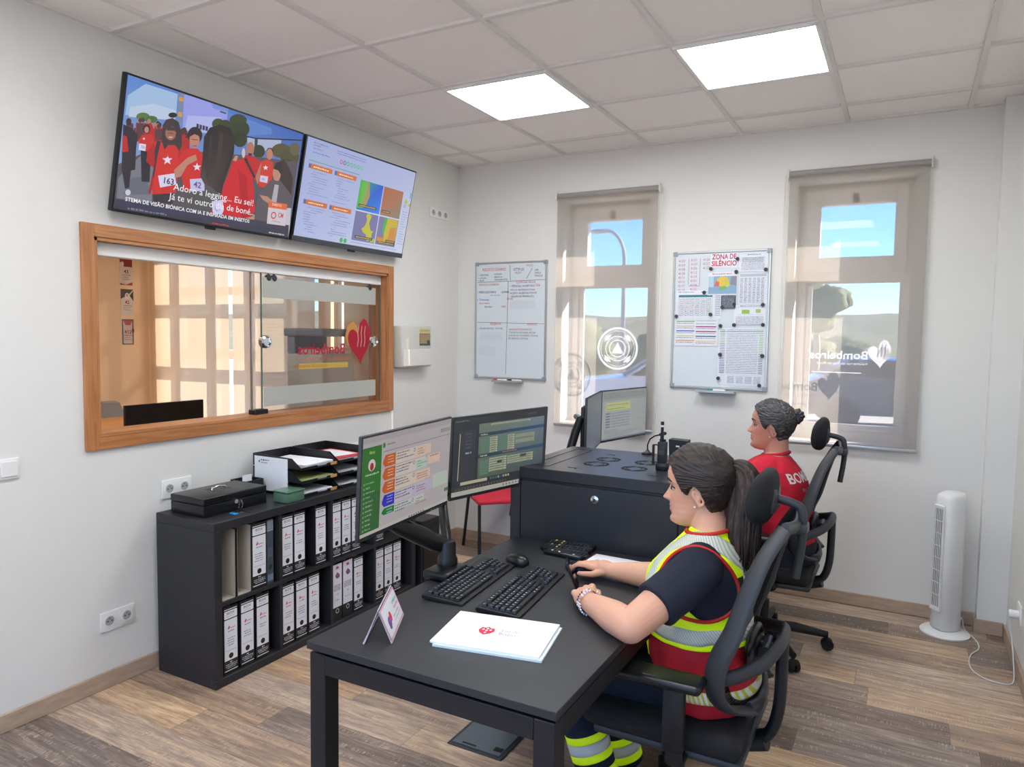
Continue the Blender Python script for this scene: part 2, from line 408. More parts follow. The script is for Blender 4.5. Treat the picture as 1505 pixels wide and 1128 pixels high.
def glass_mat(name, tint=(1, 1, 1), clear=0.92, rough=0.0):
    """thin window glass: mostly clear with a fresnel reflection"""
    m = bpy.data.materials.new(name); m.use_nodes = True; n, l = nodes_of(m); n.clear()
    o = n.new('ShaderNodeOutputMaterial'); t = n.new('ShaderNodeBsdfTransparent'); g = n.new('ShaderNodeBsdfGlossy'); mx = n.new('ShaderNodeMixShader'); lw = n.new('ShaderNodeLayerWeight')
    t.inputs[0].default_value = (*[clear*c for c in tint], 1); g.inputs['Roughness'].default_value = rough; lw.inputs['Blend'].default_value = 0.5
    pw = n.new('ShaderNodeMath'); pw.operation = 'POWER'; l.new(lw.outputs['Facing'], pw.inputs[0]); pw.inputs[1].default_value = 5.0
    ma = n.new('ShaderNodeMath'); ma.operation = 'MULTIPLY_ADD'; l.new(pw.outputs[0], ma.inputs[0]); ma.inputs[1].default_value = .96; ma.inputs[2].default_value = .04
    l.new(ma.outputs[0], mx.inputs[0]); l.new(t.outputs[0], mx.inputs[1]); l.new(g.outputs[0], mx.inputs[2]); l.new(mx.outputs[0], o.inputs[0])
    tc = n.new('ShaderNodeTexCoord'); nz = n.new('ShaderNodeTexNoise'); nz.inputs['Scale'].default_value = 3; l.new(tc.outputs['Object'], nz.inputs[0])
    return m
m_glass = glass_mat('window_glass')
def blind_mat(name, col, open_=0.42, transl=0.5):
    """woven sun-screen fabric: small holes let the view through, threads scatter and pass light"""
    m = bpy.data.materials.new(name); m.use_nodes = True; n, l = nodes_of(m); n.clear()
    o = n.new('ShaderNodeOutputMaterial'); t = n.new('ShaderNodeBsdfTransparent'); d = n.new('ShaderNodeBsdfDiffuse'); tr = n.new('ShaderNodeBsdfTranslucent')
    d.inputs[0].default_value = (*lin(col), 1); tr.inputs[0].default_value = (*lin(col), 1)
    a = n.new('ShaderNodeMixShader'); a.inputs[0].default_value = transl; l.new(d.outputs[0], a.inputs[1]); l.new(tr.outputs[0], a.inputs[2])
    b = n.new('ShaderNodeMixShader'); l.new(a.outputs[0], b.inputs[1]); l.new(t.outputs[0], b.inputs[2])
    tc = n.new('ShaderNodeTexCoord'); mp = n.new('ShaderNodeMapping'); mp.inputs['Scale'].default_value = (1, 1, 1); l.new(tc.outputs['Object'], mp.inputs[0])
    w1 = n.new('ShaderNodeTexWave'); w1.bands_direction = 'X'; w1.inputs['Scale'].default_value = 70; w1.inputs['Distortion'].default_value = .4; w2 = n.new('ShaderNodeTexWave'); w2.bands_direction = 'Z'; w2.inputs['Scale'].default_value = 70; w2.inputs['Distortion'].default_value = .4
    l.new(mp.outputs[0], w1.inputs[0]); l.new(mp.outputs[0], w2.inputs[0])
    # the weave closes at slanting angles, as real screen cloth does
    ge = n.new('ShaderNodeNewGeometry'); dt = n.new('ShaderNodeVectorMath'); dt.operation = 'DOT_PRODUCT'; l.new(ge.outputs['Incoming'], dt.inputs[0]); l.new(ge.outputs['Normal'], dt.inputs[1])
    ab = n.new('ShaderNodeMath'); ab.operation = 'ABSOLUTE'; l.new(dt.outputs['Value'], ab.inputs[0])
    mo = n.new('ShaderNodeMapRange'); mo.inputs[1].default_value = .60; mo.inputs[2].default_value = .90; mo.inputs[3].default_value = .03; mo.inputs[4].default_value = open_; l.new(ab.outputs[0], mo.inputs[0])
    ad = n.new('ShaderNodeMath'); ad.operation = 'ADD'; l.new(w1.outputs['Fac'], ad.inputs[0]); l.new(w2.outputs['Fac'], ad.inputs[1])
    mr = n.new('ShaderNodeMapRange'); mr.inputs[1].default_value = 0; mr.inputs[2].default_value = 2; mr.inputs[3].default_value = .88; mr.inputs[4].default_value = 1.12
    ml = n.new('ShaderNodeMath'); ml.operation = 'MULTIPLY'; l.new(ad.outputs[0], mr.inputs[0]); l.new(mr.outputs[0], ml.inputs[0]); l.new(mo.outputs[0], ml.inputs[1]); l.new(ml.outputs[0], b.inputs[0]); l.new(b.outputs[0], o.inputs[0])
    return m
m_blind = blind_mat('sunscreen_fabric', (182, 173, 164), open_=0.46, transl=0.50)
m_blind2 = blind_mat('cream_sunscreen_fabric', (232, 212, 184), open_=0.22, transl=0.30)
m_emit = mat('light_panel_diffuser', (255, 255, 255), 0.4, emit=(250, 251, 252), es=PANEL_EMIT)

def struct(name, mb, m, parent=None, smooth=None):
    o = mb.build(name, m, parent, smooth)
    if parent is None: o['kind'] = 'structure'
    return o

# ================================================================ room shell
CEIL = 2.84; XR = 3.57; YF = -6.3
OX0, OX1 = -3.65, -0.12      # the room behind the pass-through window
b = MB(); b.box(0, XR, YF, 0, -0.1, 0); struct('floor', b, m_floor)
b = MB(); b.box(OX0, -0.02, YF, 0, -0.1, 0); struct('floor', b, m_floor)
# ceiling tiles with the T-grid
GX = 0.282; GY = -0.335
b = MB(); b.box(-0.12, XR+.15, YF-.15, 0.28, CEIL+.012, CEIL+.08)
cl = struct('ceiling', b, m_tile)
b = MB(); x = GX
while x < XR: b.box(x-.012, x+.012, YF, 0, CEIL-.002, CEIL+.014); x += .6
y = GY
while y > YF: b.box(0, XR, y-.012, y+.012, CEIL-.0015, CEIL+.014); y -= .6
b.box(0, .02, YF, 0, CEIL-.003, CEIL+.014); b.box(0, XR, -.02, 0, CEIL-.003, CEIL+.014)
g = b.build('ceiling_grid', m_grid, cl)
b = MB(); b.box(OX0-.1, -0.12, YF-.15, .28, CEIL, CEIL+.08); struct('ceiling', b, m_wall)

def wall_with_holes(name, ax, p0, p1, a0, a1, z0, z1, holes, m):
    """ax = axis of the wall normal; holes = [(a0,a1,z0,z1)]"""
    b = MB()
    def bx(s0, s1, t0, t1):
        if s1-s0 < 1e-4 or t1-t0 < 1e-4: return
        if ax == 'y': b.box(s0, s1, p0, p1, t0, t1)
        else: b.box(p0, p1, s0, s1, t0, t1)
    cur = a0
    for h in sorted(holes):
        bx(cur, h[0], z0, z1); bx(h[0], h[1], z0, h[2]); bx(h[0], h[1], h[3], z1); cur = h[1]
    bx(cur, a1, z0, z1)
    return struct(name, b, m)
WZ0, WZ1 = .965, 2.52
W1X = (0.88, 1.505); W2X = (2.42, 3.045); W3 = (-3.495, -1.425, 0.55, 2.52)
wall_with_holes('wall_back', 'y', 0, .26, -.05, XR+.15, -.1, CEIL+.08, [(*W1X, WZ0, WZ1), (*W2X, WZ0, WZ1)], m_wall)
wall_with_holes('wall_back', 'y', 0, .26, OX0-.1, -.05, -.1, CEIL+.08, [W3, (-1.36, -1.14, .9, 2.3)], m_beige)
PY0, PY1, PZ0, PZ1 = -2.835, -0.865, 1.118, 1.97      # pass-through opening
wall_with_holes('wall_left', 'x', -.06, 0, YF, 0, -.1, CEIL+.05, [(PY0, PY1, PZ0, PZ1)], m_wall)
wall_with_holes('wall_left', 'x', -.12, -.06, YF, 0, -.1, CEIL+.05, [(PY0, PY1, PZ0, PZ1)], m_beige)
b = MB(); b.box(XR, XR+.15, YF, .26, -.1, CEIL+.08); struct('wall_right', b, m_wall)
b = MB(); b.box(3.434, XR, -.1, 0, 0, CEIL+.01); struct('trim_1', b, m_wall)
wall_with_holes('wall_front', 'y', YF-.15, YF, -.12, XR+.15, -.1, CEIL+.08, [(.2, 3.4, .25, 2.65)], m_wall)  # opening behind the viewer, added to let fill daylight in
b = MB(); b.box(OX0-.1, -.12, YF-.15, YF, -.1, CEIL+.08); struct('wall_front', b, m_beige)
b = MB(); b.box(OX0-.1, OX0, YF, 0, -.1, CEIL+.08); struct('wall_far', b, m_beige)
# lintel of the facade outside
b = MB(); b.box(W1X[0]-.1, W1X[1]+.1, .26, .44, 2.52, 2.9); struct('trim_2', b, m_wall)
b = MB(); b.box(W2X[0]-.1, W2X[1]+.1, .26, .44, 2.52, 2.9); struct('trim_3', b, m_wall)
# baseboards
def baseboard(name, x0, x1, y0, y1):
    b = MB(); b.rbox(x0, x1, y0, y1, 0, .075, .003, 1); o = struct(name, b, m_base)
baseboard('baseboard_left', 0, .013, YF, -.013); baseboard('baseboard_back', 0, 3.434, -.013, 0)
baseboard('baseboard_right', XR-.013, XR, YF, -.113)
b = MB(); b.rbox(3.421, XR-.013, -.113, -.1, 0, .075, .003, 1); b.rbox(3.421, 3.434, -.1, -.013, 0, .075, .003, 1); struct('baseboard_column', b, m_base)

# ================================================================ windows of the back wall
m_logo = mat('white_window_film', (240, 240, 240), 0.6)
def window(idx, x0, x1, z0=WZ0, z1=WZ1):
    b = MB(); Y0, Y1 = .165, .235
    def fr(a0, a1, c0, c1, t, y0=Y0, y1=Y1, mb=b):
        mb.rbox(a0, a0+t[0], y0, y1, c0, c1, .004, 1); mb.rbox(a1-t[1], a1, y0, y1, c0, c1, .004, 1)
        mb.rbox(a0+t[0], a1-t[1], y0, y1, c0, c0+t[2], .004, 1); mb.rbox(a0+t[0], a1-t[1], y0, y1, c1-t[3], c1, .004, 1)
    fr(x0, x1, z0, z1, (.05, .05, .05, .045))
    b.rbox(x0+.05, x1-.05, Y0, Y1, 1.925, 2.005, .004, 1)
    root = struct('window_%d' % idx, b, m_pvc)
    s = MB(); fr(x0+.03, x1-.03, 1.985, 2.50, (.09, .07, .095, .105), .15, .215, s); s.build('window_sash', m_pvc, root)
    s = MB(); fr(x0+.05, x1-.05, z0+.05, 1.925, (.035, .01, .045, .0), .185, .215, s); s.build('glazing_bead', m_pvc, root)
    s = MB(); s.rbox((x0+x1)/2-.015, (x0+x1)/2+.015, .125, .15, 2.40, 2.455, .003, 1); s.build('window_handle', m_dark, root)
    s = MB(); s.box(x0+.084, x1-.06, .198, .202, z0+.09, 1.925); s.build('lower_pane', m_glass, root)
    s = MB(); s.box(x0+.12, x1-.1, .198, .202, 2.08, 2.395); s.build('upper_pane', m_glass, root)
    s = MB(); s.rbox(x0, x1, -.005, .165, z0-.02, z0+.002, .003, 1); s.build('window_sill', m_pvc, root)
    return root
w1 = window(1, *W1X); w2 = window(2, *W2X)
# round civil protection emblem stuck on window 1 (seen from inside)
p = Paint((1.228, .1955, 1.495), (1, 0, 0), (0, 0, 1))
R = .152; col = (238, 238, 236)
p.ring(0, 0, R, R, .10, col, 48); p.ring(0, 0, R*.84, R*.84, .03, col, 48)
p.ring(0, 0, R*.60, R*.60, .07, col, 40); p.ring(0, 0, R*.42, R*.42, .12, col, 36)
p.up(); p.poly([(-.045, -.035), (.045, -.035), (0, .045)], col)
for k in range(4):
    a = PI/4+k*PI/2; q = R*.72
    p.poly([(q*math.cos(a)+.02*math.cos(a), q*math.sin(a)+.02*math.sin(a)), (q*math.cos(a+.35), q*math.sin(a+.35)), (q*math.cos(a)-.018*math.cos(a), q*math.sin(a)-.018*math.sin(a)), (q*math.cos(a-.35), q*math.sin(a-.35))], col)
word = 'PROTEÇÃO CIVIL'
for k, ch in enumerate(word):
    a = PI*.93-k*(PI*.86/(len(word)-1)); r = R*.47
    p.text(ch, r*math.cos(a), r*math.sin(a), .014, col, 'c', mirror=True, rot=a-PI/2)
word = 'BOMBEIROS'
for k, ch in enumerate(word):
    a = PI*1.25+k*(PI*.5/(len(word)-1)); r = R*.55
    p.text(ch, r*math.cos(a), r*math.sin(a), .013, col, 'c', rot=a+PI/2)
p.build('window_emblem', m_film, w1)
def heart_pts(cx, cz, s, lean=0.25, n=40):
    pts = []
    for k in range(n):
        t = 2*PI*k/n; x = .062*16*math.sin(t)**3; y = .062*(13*math.cos(t)-5*math.cos(2*t)-2*math.cos(3*t)-math.cos(4*t))
        pts.append((cx+s*(x*.8+lean*y*.3), cz+s*y))
    return pts
def fire_logo(p, cx, cz, s, c1, c2, mirror=False):
    """heart with a flame lobe and curved strokes"""
    k = -1 if mirror else 1
    p.poly([(cx+k*(x-cx), z) for x, z in heart_pts(cx, cz, s, .35)], c1); p.up()
    p.poly([(cx+k*x*s, cz+z*s) for x, z in [(-.75, .1), (-.9, .55), (-.6, 1.15), (-.35, 1.3), (-.05, 1.05), (.08, .6), (-.05, .15), (-.35, -.35), (-.62, -.3)]], c1); p.up()
    for dx in (-.5, -.25, .0):
        p.poly([(cx+k*(dx+a)*s, cz+z*s) for a, z in [(0, .9), (.06, .55), (.02, .2), (.10, -.15), (.16, -.1), (.09, .22), (.13, .56), (.05, .93)]], c2)
p = Paint((0, .1955, 0), (1, 0, 0), (0, 0, 1))
p.text('Bombeiros', 2.835, 1.462, .05, col, 'l', True, True, 1.05); p.text('Voluntários de Vila do Bispo', 2.835, 1.427, .016, col, 'l', False, True, 1.1)
p.rect(2.52, 1.375, 2.80, 1.38, col); fire_logo(p, 2.893, 1.487, .075, col, (150, 160, 165), True)
p.build('window_lettering', m_film, w2)

# room behind: wide window with narrow sashes
def side_window(idx, x0, x1, z0, z1, n, trans=(1.34, 1.95)):
    b = MB(); Y0, Y1 = .165, .235
    b.box(x0, x1, Y0, Y1, z0, z0+.06); b.box(x0, x1, Y0, Y1, z1-.06, z1); b.box(x0, x0+.05, Y0, Y1, z0, z1); b.box(x1-.05, x1, Y0, Y1, z0, z1)
    d = (x1-x0)/n
    for k in range(1, n): b.box(x0+k*d-.035, x0+k*d+.035, Y0, Y1, z0, z1)
    for t in trans: b.box(x0, x1, Y0+.003, Y1-.003, t-.04, t+.04)
    root = struct('window_%d' % idx, b, m_pvc)
    s = MB(); s.box(x0+.05, x1-.05, .198, .202, z0+.06, z1-.06); s.build('pane', m_glass, root)
    return root
side_window(3, *W3, 4, (1.36, 1.97))
side_window(4, -1.36, -1.14, .9, 2.3, 1, ())
wf = MB(); wf.box(.2, 3.4, YF-.1, YF-.04, .25, .32); wf.box(.2, 3.4, YF-.1, YF-.04, 2.58, 2.65)  # unseen window frame, added with its opening to brighten room and ceiling
for x in (.2, 1.24, 2.28, 3.33): wf.box(x, x+.07, YF-.1, YF-.04, .32, 2.58)
struct('window_6', wf, m_pvc)

# ---- internal pass-through window (window_5): timber lining, rail
b = MB(); t = .055; yo0, yo1, zo0, zo1 = PY0-t, PY1+t, PZ0-t, PZ1+t
b.rbox(0, .018, yo0, PY0, zo0, zo1, .002, 1, 1); b.rbox(0, .018, PY1, yo1, zo0, zo1, .002, 1, 1)
b.rbox(0, .018, PY0, PY1, PZ1, zo1, .002, 1, 0); b.rbox(0, .018, PY0, PY1, zo0, PZ0, .002, 1, 0)
b.box(-.14, .012, PY0, PY0+.014, PZ0, PZ1, 1); b.box(-.14, .012, PY1-.014, PY1, PZ0, PZ1, 1)
b.box(-.14, .012, PY0, PY1, PZ1-.014, PZ1, 0); b.box(-.14, .02, PY0, PY1, PZ0, PZ0+.014, 0)
b.rbox(-.14, -.12, yo0, PY0, zo0, zo1, .002, 1, 1); b.rbox(-.14, -.12, PY1, yo1, zo0, zo1, .002, 1, 1); b.rbox(-.14, -.12, PY0, PY1, PZ1, zo1, .002, 1, 0); b.rbox(-.14, -.12, PY0, PY1, zo0, PZ0, .002, 1, 0)
w5 = b.build('window_5', [m_woodh, m_woodv]); w5['kind'] = 'structure'
b = MB(); b.rbox(-.085, -.035, PY0+.014, PY1-.014, 1.898, PZ1-.014, .003, 1); b.build('sliding_rail', m_white, w5)
m_frost = mat('frosted_film', (176, 178, 172), 0.7)
def pane(x, y0, y1, name):
    b = MB(); b.box(x-.004, x+.004, y0, y1, PZ0+.016, 1.905); return b.build(name, m_glass, w5)
m_edge = mat('green_glass_edge', (92, 116, 110), 0.2)
pane(-.072, -1.93, -.89, 'fixed_pane')
sl = pane(-.045, -1.885, -.885, 'sliding_pane')
b = MB(); b.box(-.050, -.040, -1.888, -1.885, PZ0+.016, 1.905); b.box(-.050, -.040, -.885, -.882, PZ0+.016, 1.905); b.build('glass_edge', m_edge, sl)
b = MB(); b.box(-.078, -.066, -1.936, -1.93, PZ0+.016, 1.905); b.build('glass_edge', m_alu, w5)
for z0, z1 in ((1.765, 1.875), (1.17, 1.275)):
    b = MB(); b.box(-.0405, -.0395, -1.88, -.93, z0, z1); b.build('frosted_band', m_frost, sl)
for y, nm in ((-1.86, 'pull_ring'), (-.945, 'pull_ring')):
    b = MB(); R2 = Matrix.Rotation(PI/2, 4, 'Y'); b.lathe([(.036, -.012), (.036, .012), (.026, .016), (.022, .008), (0.001, .008)], (-.045, y, 1.525), 28, 0, R2); b.build(nm, m_chrome, sl, 40)
for y in (-1.835, -1.795, -.985):
    b = MB(); b.lathe([(.016, -.012), (.018, -.006), (.018, .006), (.012, .012)], (-.045, y, 1.875), 20, 0, Matrix.Rotation(PI/2, 4, 'Y')); b.box(-.05, -.04, y-.003, y+.003, 1.875, 1.905); b.build('roller', m_dark, sl, 40)
b = MB(); b.rbox(-.075, -.02, -1.955, -1.865, PZ0+.012, PZ0+.04, .003, 1); b.build('glass_guide', m_black, w5)
p = Paint((-.039, 0, 0), (0, 1, 0), (0, 0, 1))
red = (205, 70, 88); org = (222, 150, 100)
p.text('Bombeiros', -1.225, 1.452, .062, red, 'l', True, True, 1.02); p.text('Voluntários de Vila do Bispo', -1.165, 1.412, .026, org, 'l', False, True, 1.0)
p.rect(-1.62, 1.366, -1.20, 1.398, (226, 196, 110)); p.up(); p.text('ASSOCIAÇÃO HUMANITÁRIA', -1.385, 1.373, .017, (190, 120, 60), 'l', False, True, .9)
p.poly([(-1.20, 1.50), (-1.225, 1.56), (-1.20, 1.63), (-1.15, 1.655), (-1.11, 1.62), (-1.10, 1.56), (-1.13, 1.50)], (224, 176, 110)); fire_logo(p, -1.095, 1.508, .128, (206, 66, 84), (240, 190, 180), True)
p.build('window_lettering', m_film, sl)

# ================================================================ ceiling lights
def ceiling_light(i, yc, label):
    x0 = GX+.6*(i-1); y1 = yc
    r = empty('ceiling_light', label, 'ceiling light', (x0+.3, y1-.3, CEIL), group='square light panels in the ceiling')
    b = MB()
    for a in ((x0+.003, x0+.022, y1-.597, y1-.003), (x0+.578, x0+.597, y1-.597, y1-.003), (x0+.022, x0+.578, y1-.597, y1-.578), (x0+.022, x0+.578, y1-.022, y1-.003)):
        b.rbox(*a, CEIL-.014, CEIL+.004, .002, 1)
    b.build('frame', m_white, r)
    b = MB(); b.box(x0+.022, x0+.578, y1-.578, y1-.022, CEIL-.008, CEIL-.004); b.build('diffuser', m_emit, r)
ceiling_light(2, GY-.6, 'square light panel in the ceiling, nearer the television wall')
ceiling_light(4, GY-.6, 'square light panel in the ceiling, nearer the right wall')
ceiling_light(2, GY-3.0, 'square light panel in the ceiling over the near end, left')
ceiling_light(4, GY-3.0, 'square light panel in the ceiling over the near end, right')
ceiling_light(2, GY-4.8, 'square light panel in the ceiling behind the viewer, left')
ceiling_light(4, GY-4.8, 'square light panel in the ceiling behind the viewer, right')
b = MB()
def side_fill_light(x, y, label):  # unseen panels added to lift the side room's brightness
    r = empty('ceiling_light', label, 'ceiling light', (x, y, CEIL)); b = MB(); b.rbox(x-.3, x+.3, y-.3, y+.3, CEIL-.012, CEIL, .002, 1); b.build('frame', m_white, r)
    b = MB(); b.box(x-.28, x+.28, y-.28, y+.28, CEIL-.014, CEIL-.012); b.build('diffuser', m_emit, r)
side_fill_light(-1.2, -2.6, 'added fill light panel in the side room ceiling, near the pass-through')
side_fill_light(-2.6, -2.6, 'added fill light panel in the side room ceiling, further from the pass-through')

# ================================================================ outside
m_gravel = mat('pale_yard_ground', (216, 206, 190), 0.9, var=0.2, vscale=1.5)
m_scrub = mat('hillside_scrub', (142, 138, 104), 0.95, var=0.5, vscale=0.35, bump=0.3, bscale=2)
m_leaf = mat('bush_leaves', (118, 124, 80), 0.8, var=0.5, vscale=6, bump=0.8, bscale=18)
b = MB(); n = 2
b.box(-60, 60, .3, 70, -.35, -.25); b.box(-60, 60, -70, YF-.2, -.35, -.25); o = b.build('ground', m_gravel); o['kind'] = 'structure'  # second slab, beyond the front wall, added to bounce sunlight onto the ceiling
from mathutils import noise
bm = bmesh.new(); NX, NY = 90, 16; vs = []
for j in range(NY):
    for i in range(NX):
        x = -110+220*i/(NX-1); y = 28+90*j/(NY-1); t = j/(NY-1)
        h = 5.6*math.sin(min(1, t*1.35)*PI/2)*(.85+.25*noise.noise(Vector((x*.02, 3, 0))))+.5*noise.noise(Vector((x*.2, y*.2, 0)))*min(1, 3*t)
        vs.append(bm.verts.new((x, y, -.3+h)))
for j in range(NY-1):
    for i in range(NX-1): bm.faces.new((vs[j*NX+i], vs[j*NX+i+1], vs[(j+1)*NX+i+1], vs[(j+1)*NX+i]))
me = bpy.data.meshes.new('hill'); bm.to_mesh(me); bm.free(); me.materials.append(m_scrub); o = link('hillside', me, None, 180); o['kind'] = 'structure'
def blob(c, r, seed, sub=3):
    bm = bmesh.new(); bmesh.ops.create_icosphere(bm, subdivisions=sub, radius=1)
    for v in bm.verts:
        k = 1+.35*noise.noise(v.co*1.7+Vector((seed*3.1, 0, 0)))+.22*noise.noise(v.co*5+Vector((seed, 5, 0)))
        v.co = Vector((v.co.x*r[0]*k, v.co.y*r[1]*k, v.co.z*r[2]*k))+Vector(c)
    return bm
def bush(x, y, r, h, label, tree=False):
    b = MB()
    if tree:
        root = empty('tree', label, 'tree', (x, y, -.25)); b.tube([(x, y, -.3), (x+.05, y, h*.5), (x, y, h*.8)], [.12, .09, .05], 8); b.build('trunk', m_base, root)
        b = MB()
        for k in range(9):
            a = k*2.4; q = r*.5*(k % 3)/2
            b.bm(blob((x+q*math.cos(a), y+q*math.sin(a), h-r*.6+.35*r*math.sin(k*1.7)), (r*.55, r*.55, r*.5), k))
        b.build('crown', m_leaf, root, 180)
    else:
        for k in range(6):
            a = k*2.1; q = r*.45
            b.bm(blob((x+q*math.cos(a), y+q*math.sin(a), -.25+h*.42), (r*.6, r*.6, h*.55), k+x))
        tag(b.build('bush', m_leaf, None, 180), label, 'bush')
bush(1.05, 14.5, .72, 2.75, 'rounded green tree beyond the dark car, seen through the window nearest the column', True)
bush(6.0, 26, 2.2, 1.9, 'low olive bush on the yard edge, seen low in the right window')
bush(-.6, 32, 2.4, 2.0, 'low olive bush behind the rounded tree, seen through the right window')
bush(-3.6, 21, 2.4, 2.2, 'dense olive bush behind the lamp post, seen through the left window')
bush(-10.0, 22, 2.6, 2.5, 'dense olive bush left of the lamp post, seen through the left window')
bush(-18, 23, 2.8, 2.4, 'broad olive bush seen through the side room window')
# street lamp
r = empty('street_lamp', 'tall grey street lamp with a curved arm outside the left window', 'street lamp', (-3.2, 12.5, -.25))
m_pole = mat('galvanised_pole', (176, 172, 164), 0.5)
b = MB(); pts = [(-3.2, 12.5, -.25), (-3.2, 12.5, 2.5), (-3.2, 12.5, 3.5)]+[(-3.2-.55*(1-math.cos(a)), 12.5, 3.5+.75*math.sin(a)) for a in (.3, .6, .9, 1.2, 1.5)]
b.tube(pts, [.07, .055, .05, .045, .045, .04, .04, .035], 10); b.build('pole', m_pole, r, 180)
b = MB(); b.ell((-3.85, 12.5, 4.22), (.28, .1, .06)); b.build('lamp_head', m_pole, r, 180)
# parked cars
def car(x, y, ang, col, label):
    r = empty('car', label, 'car', (x, y, -.25), ang); mp_ = mat('car_paint_'+label.split()[0], col, 0.25, coat=0.6)
    b = MB(); L = 2.1
    prof = [(-2.1, .35), (-2.1, .75), (-1.95, .95), (-1.1, 1.05), (-.5, 1.45), (.9, 1.47), (1.6, 1.1), (2.05, .95), (2.12, .45), (1.9, .3), (-1.9, .28)]
    vs = []
    for sy, inset in ((-.86, 0), (-.6, 1), (.6, 1), (.86, 0)):
        for px, pz in prof: vs.append((px*(1 if inset else .99), sy*(.96 if pz > 1 else 1), pz*(1 if inset else (.97 if pz > 1 else 1))))
    n = len(prof); fs = [tuple(range(n)), tuple(range(4*n-1, 3*n-1, -1))]
    for k in range(3):
        for i in range(n): fs.append((k*n+i, (k+1)*n+i, (k+1)*n+(i+1) % n, k*n+(i+1) % n))
    b.add(vs, fs); local(b.build('car_body', mp_, None, 40), r)
    b = MB()
    for s in (-1, 1): b.prism([(-1.0, 1.06), (-.48, 1.40), (.85, 1.42), (1.4, 1.1)], s*.845, s*.875, 'y')
    b.prism([(-.62, 1.38), (-.58, 1.42), (-1.14, 1.07), (-1.17, 1.03)], -.55, .55, 'y'); b.prism([(.98, 1.44), (1.02, 1.46), (1.62, 1.12), (1.6, 1.08)], -.58, .58, 'y')
    local(b.build('car_windows', m_blackg), r)
    for wx in (-1.35, 1.3):
        for wy in (-.8, .8):
            b = MB(); b.lathe([(.2, -.1), (.32, -.1), (.33, 0), (.32, .1), (.2, .1)], (wx, wy, .32), 24, 0, Matrix.Rotation(PI/2, 4, 'X')); local(b.build('wheel', m_blackrub, None, 40), r)
    for wy in (-.68, .68):
        b = MB(); b.rbox(2.0, 2.13, wy-.14, wy+.14, .75, .92, .03); local(b.build('tail_light', m_tail), r)
        b = MB(); b.rbox(-2.12, -1.98, wy-.16, wy+.16, .68, .82, .03); local(b.build('headlight', m_alu), r)
m_tail = mat('red_tail_light', (190, 20, 24), 0.25)
car(3.0, 12.6, PI+.25, (40, 46, 60), 'dark blue car parked outside the right window')
car(-1.1, 10.2, .35, (196, 198, 200), 'silver car parked outside the left window')

# ================================================================ roller blinds
m_tube = mat('grey_blind_tube', (150, 146, 142), 0.5)
m_chain = mat('white_bead_chain', (225, 222, 214), 0.5)
def roller_blind(x0, x1, z0, z1, label, chain=None, y=-.035, group=None, m=None):
    r = empty('roller_blind', label, 'roller blind', ((x0+x1)/2, y, z0), group=group)
    b = MB(); N = 24; vs = []; fs = []
    for k in range(N+1):
        x = x0+(x1-x0)*k/N
        vs += [(x, y+.003*math.sin(k*.5), z0+.008), (x, y, z1-.02)]
    for k in range(N): fs.append((2*k, 2*k+2, 2*k+3, 2*k+1))
    b.add(vs, fs); b.build('fabric', m or m_blind, r, 180, fix=False)
    b = MB(); b.cyl((x0-.005, y+.012, z1-.02), (x1+.005, y+.012, z1-.02), .019, 20); b.build('roller_tube', m_tube, r, 40)
    b = MB(); b.rbox(x0, x1, y-.006, y+.006, z0-.012, z0+.010, .004, 2); b.build('bottom_bar', m_alu, r, 40)
    for xe in (x0-.012, x1+.004):
        b = MB(); b.rbox(xe, xe+.008, y-.012, 0, z1-.05, z1+.01, .003, 1); b.build('bracket', m_white, r)
    if chain:
        xc, zl = chain; b = MB(); pts = [(xc-.008, y-.004, z1-.02), (xc-.006, y-.004, zl+.05), (xc, y-.004, zl), (xc+.007, y-.004, zl+.05), (xc+.009, y-.004, z1-.02)]
        b.tube(pts, .0022, 6); b.build('bead_chain', m_chain, r, 180)
roller_blind(.845, 1.570, .95, 2.575, 'sun-screen roller blind drawn over the left window, with the round emblem behind it', (1.592, 1.0))
roller_blind(2.378, 3.110, .955, 2.585, 'sun-screen roller blind drawn over the right window, beside the column', (2.362, 1.05))
roller_blind(-3.63, -2.485, .5, 2.58, 'sunlit cream roller blind in the side room, next to the posters', None, -.05, m=m_blind2)
roller_blind(-2.435, -1.42, .5, 2.58, 'sunlit cream roller blind in the side room, behind the lettered glass', None, -.05, m=m_blind2)

# ================================================================ the side room's furniture
m_owood = wood('orange_beech', (206, 136, 72), (228, 164, 96), 'y')
r = empty('counter_desk', 'orange beech desk in the side room, seen through the pass-through', 'desk', (-2.7, -1.3, 0))
b = MB(); b.rbox(-3.4, -1.96, -1.75, -.85, .84, .87, .004); b.build('desk_top', m_owood, r)
for x in (-3.35, -2.01):
    b = MB(); b.rbox(x-.02, x+.02, -1.70, -.90, 0, .84, .004, 1); b.build('side_panel', m_owood, r)
r = empty('monitor', 'black back of a computer monitor standing in the side room', 'monitor', (-2.05, -1.12, .87))
b = MB(); b.rbox(-1.94, -1.91, -1.455, -.79, .775, 1.03, .006); b.build('monitor_casing', m_blackg, r)
b = MB(); b.rbox(-2.08, -2.04, -1.16, -1.07, .88, .95, .004); b.rbox(-2.08, -1.94, -1.15, -1.08, .925, .95, .004); b.rbox(-2.16, -1.98, -1.22, -1.01, .87, .882, .004); b.build('stand', m_black, r)
r = empty('desk_phone', 'silver and black desk phone beside the black monitor in the side room', 'telephone', (-2.75, -1.05, .87), 0)
b = MB(); b.prism([(-2.87, .87), (-2.60, .87), (-2.68, .975), (-2.75, .99)], -1.24, -1.0, 'y'); b.build('phone_base', mat('silver_plastic', (150, 152, 150), 0.35, metal=.4), r)
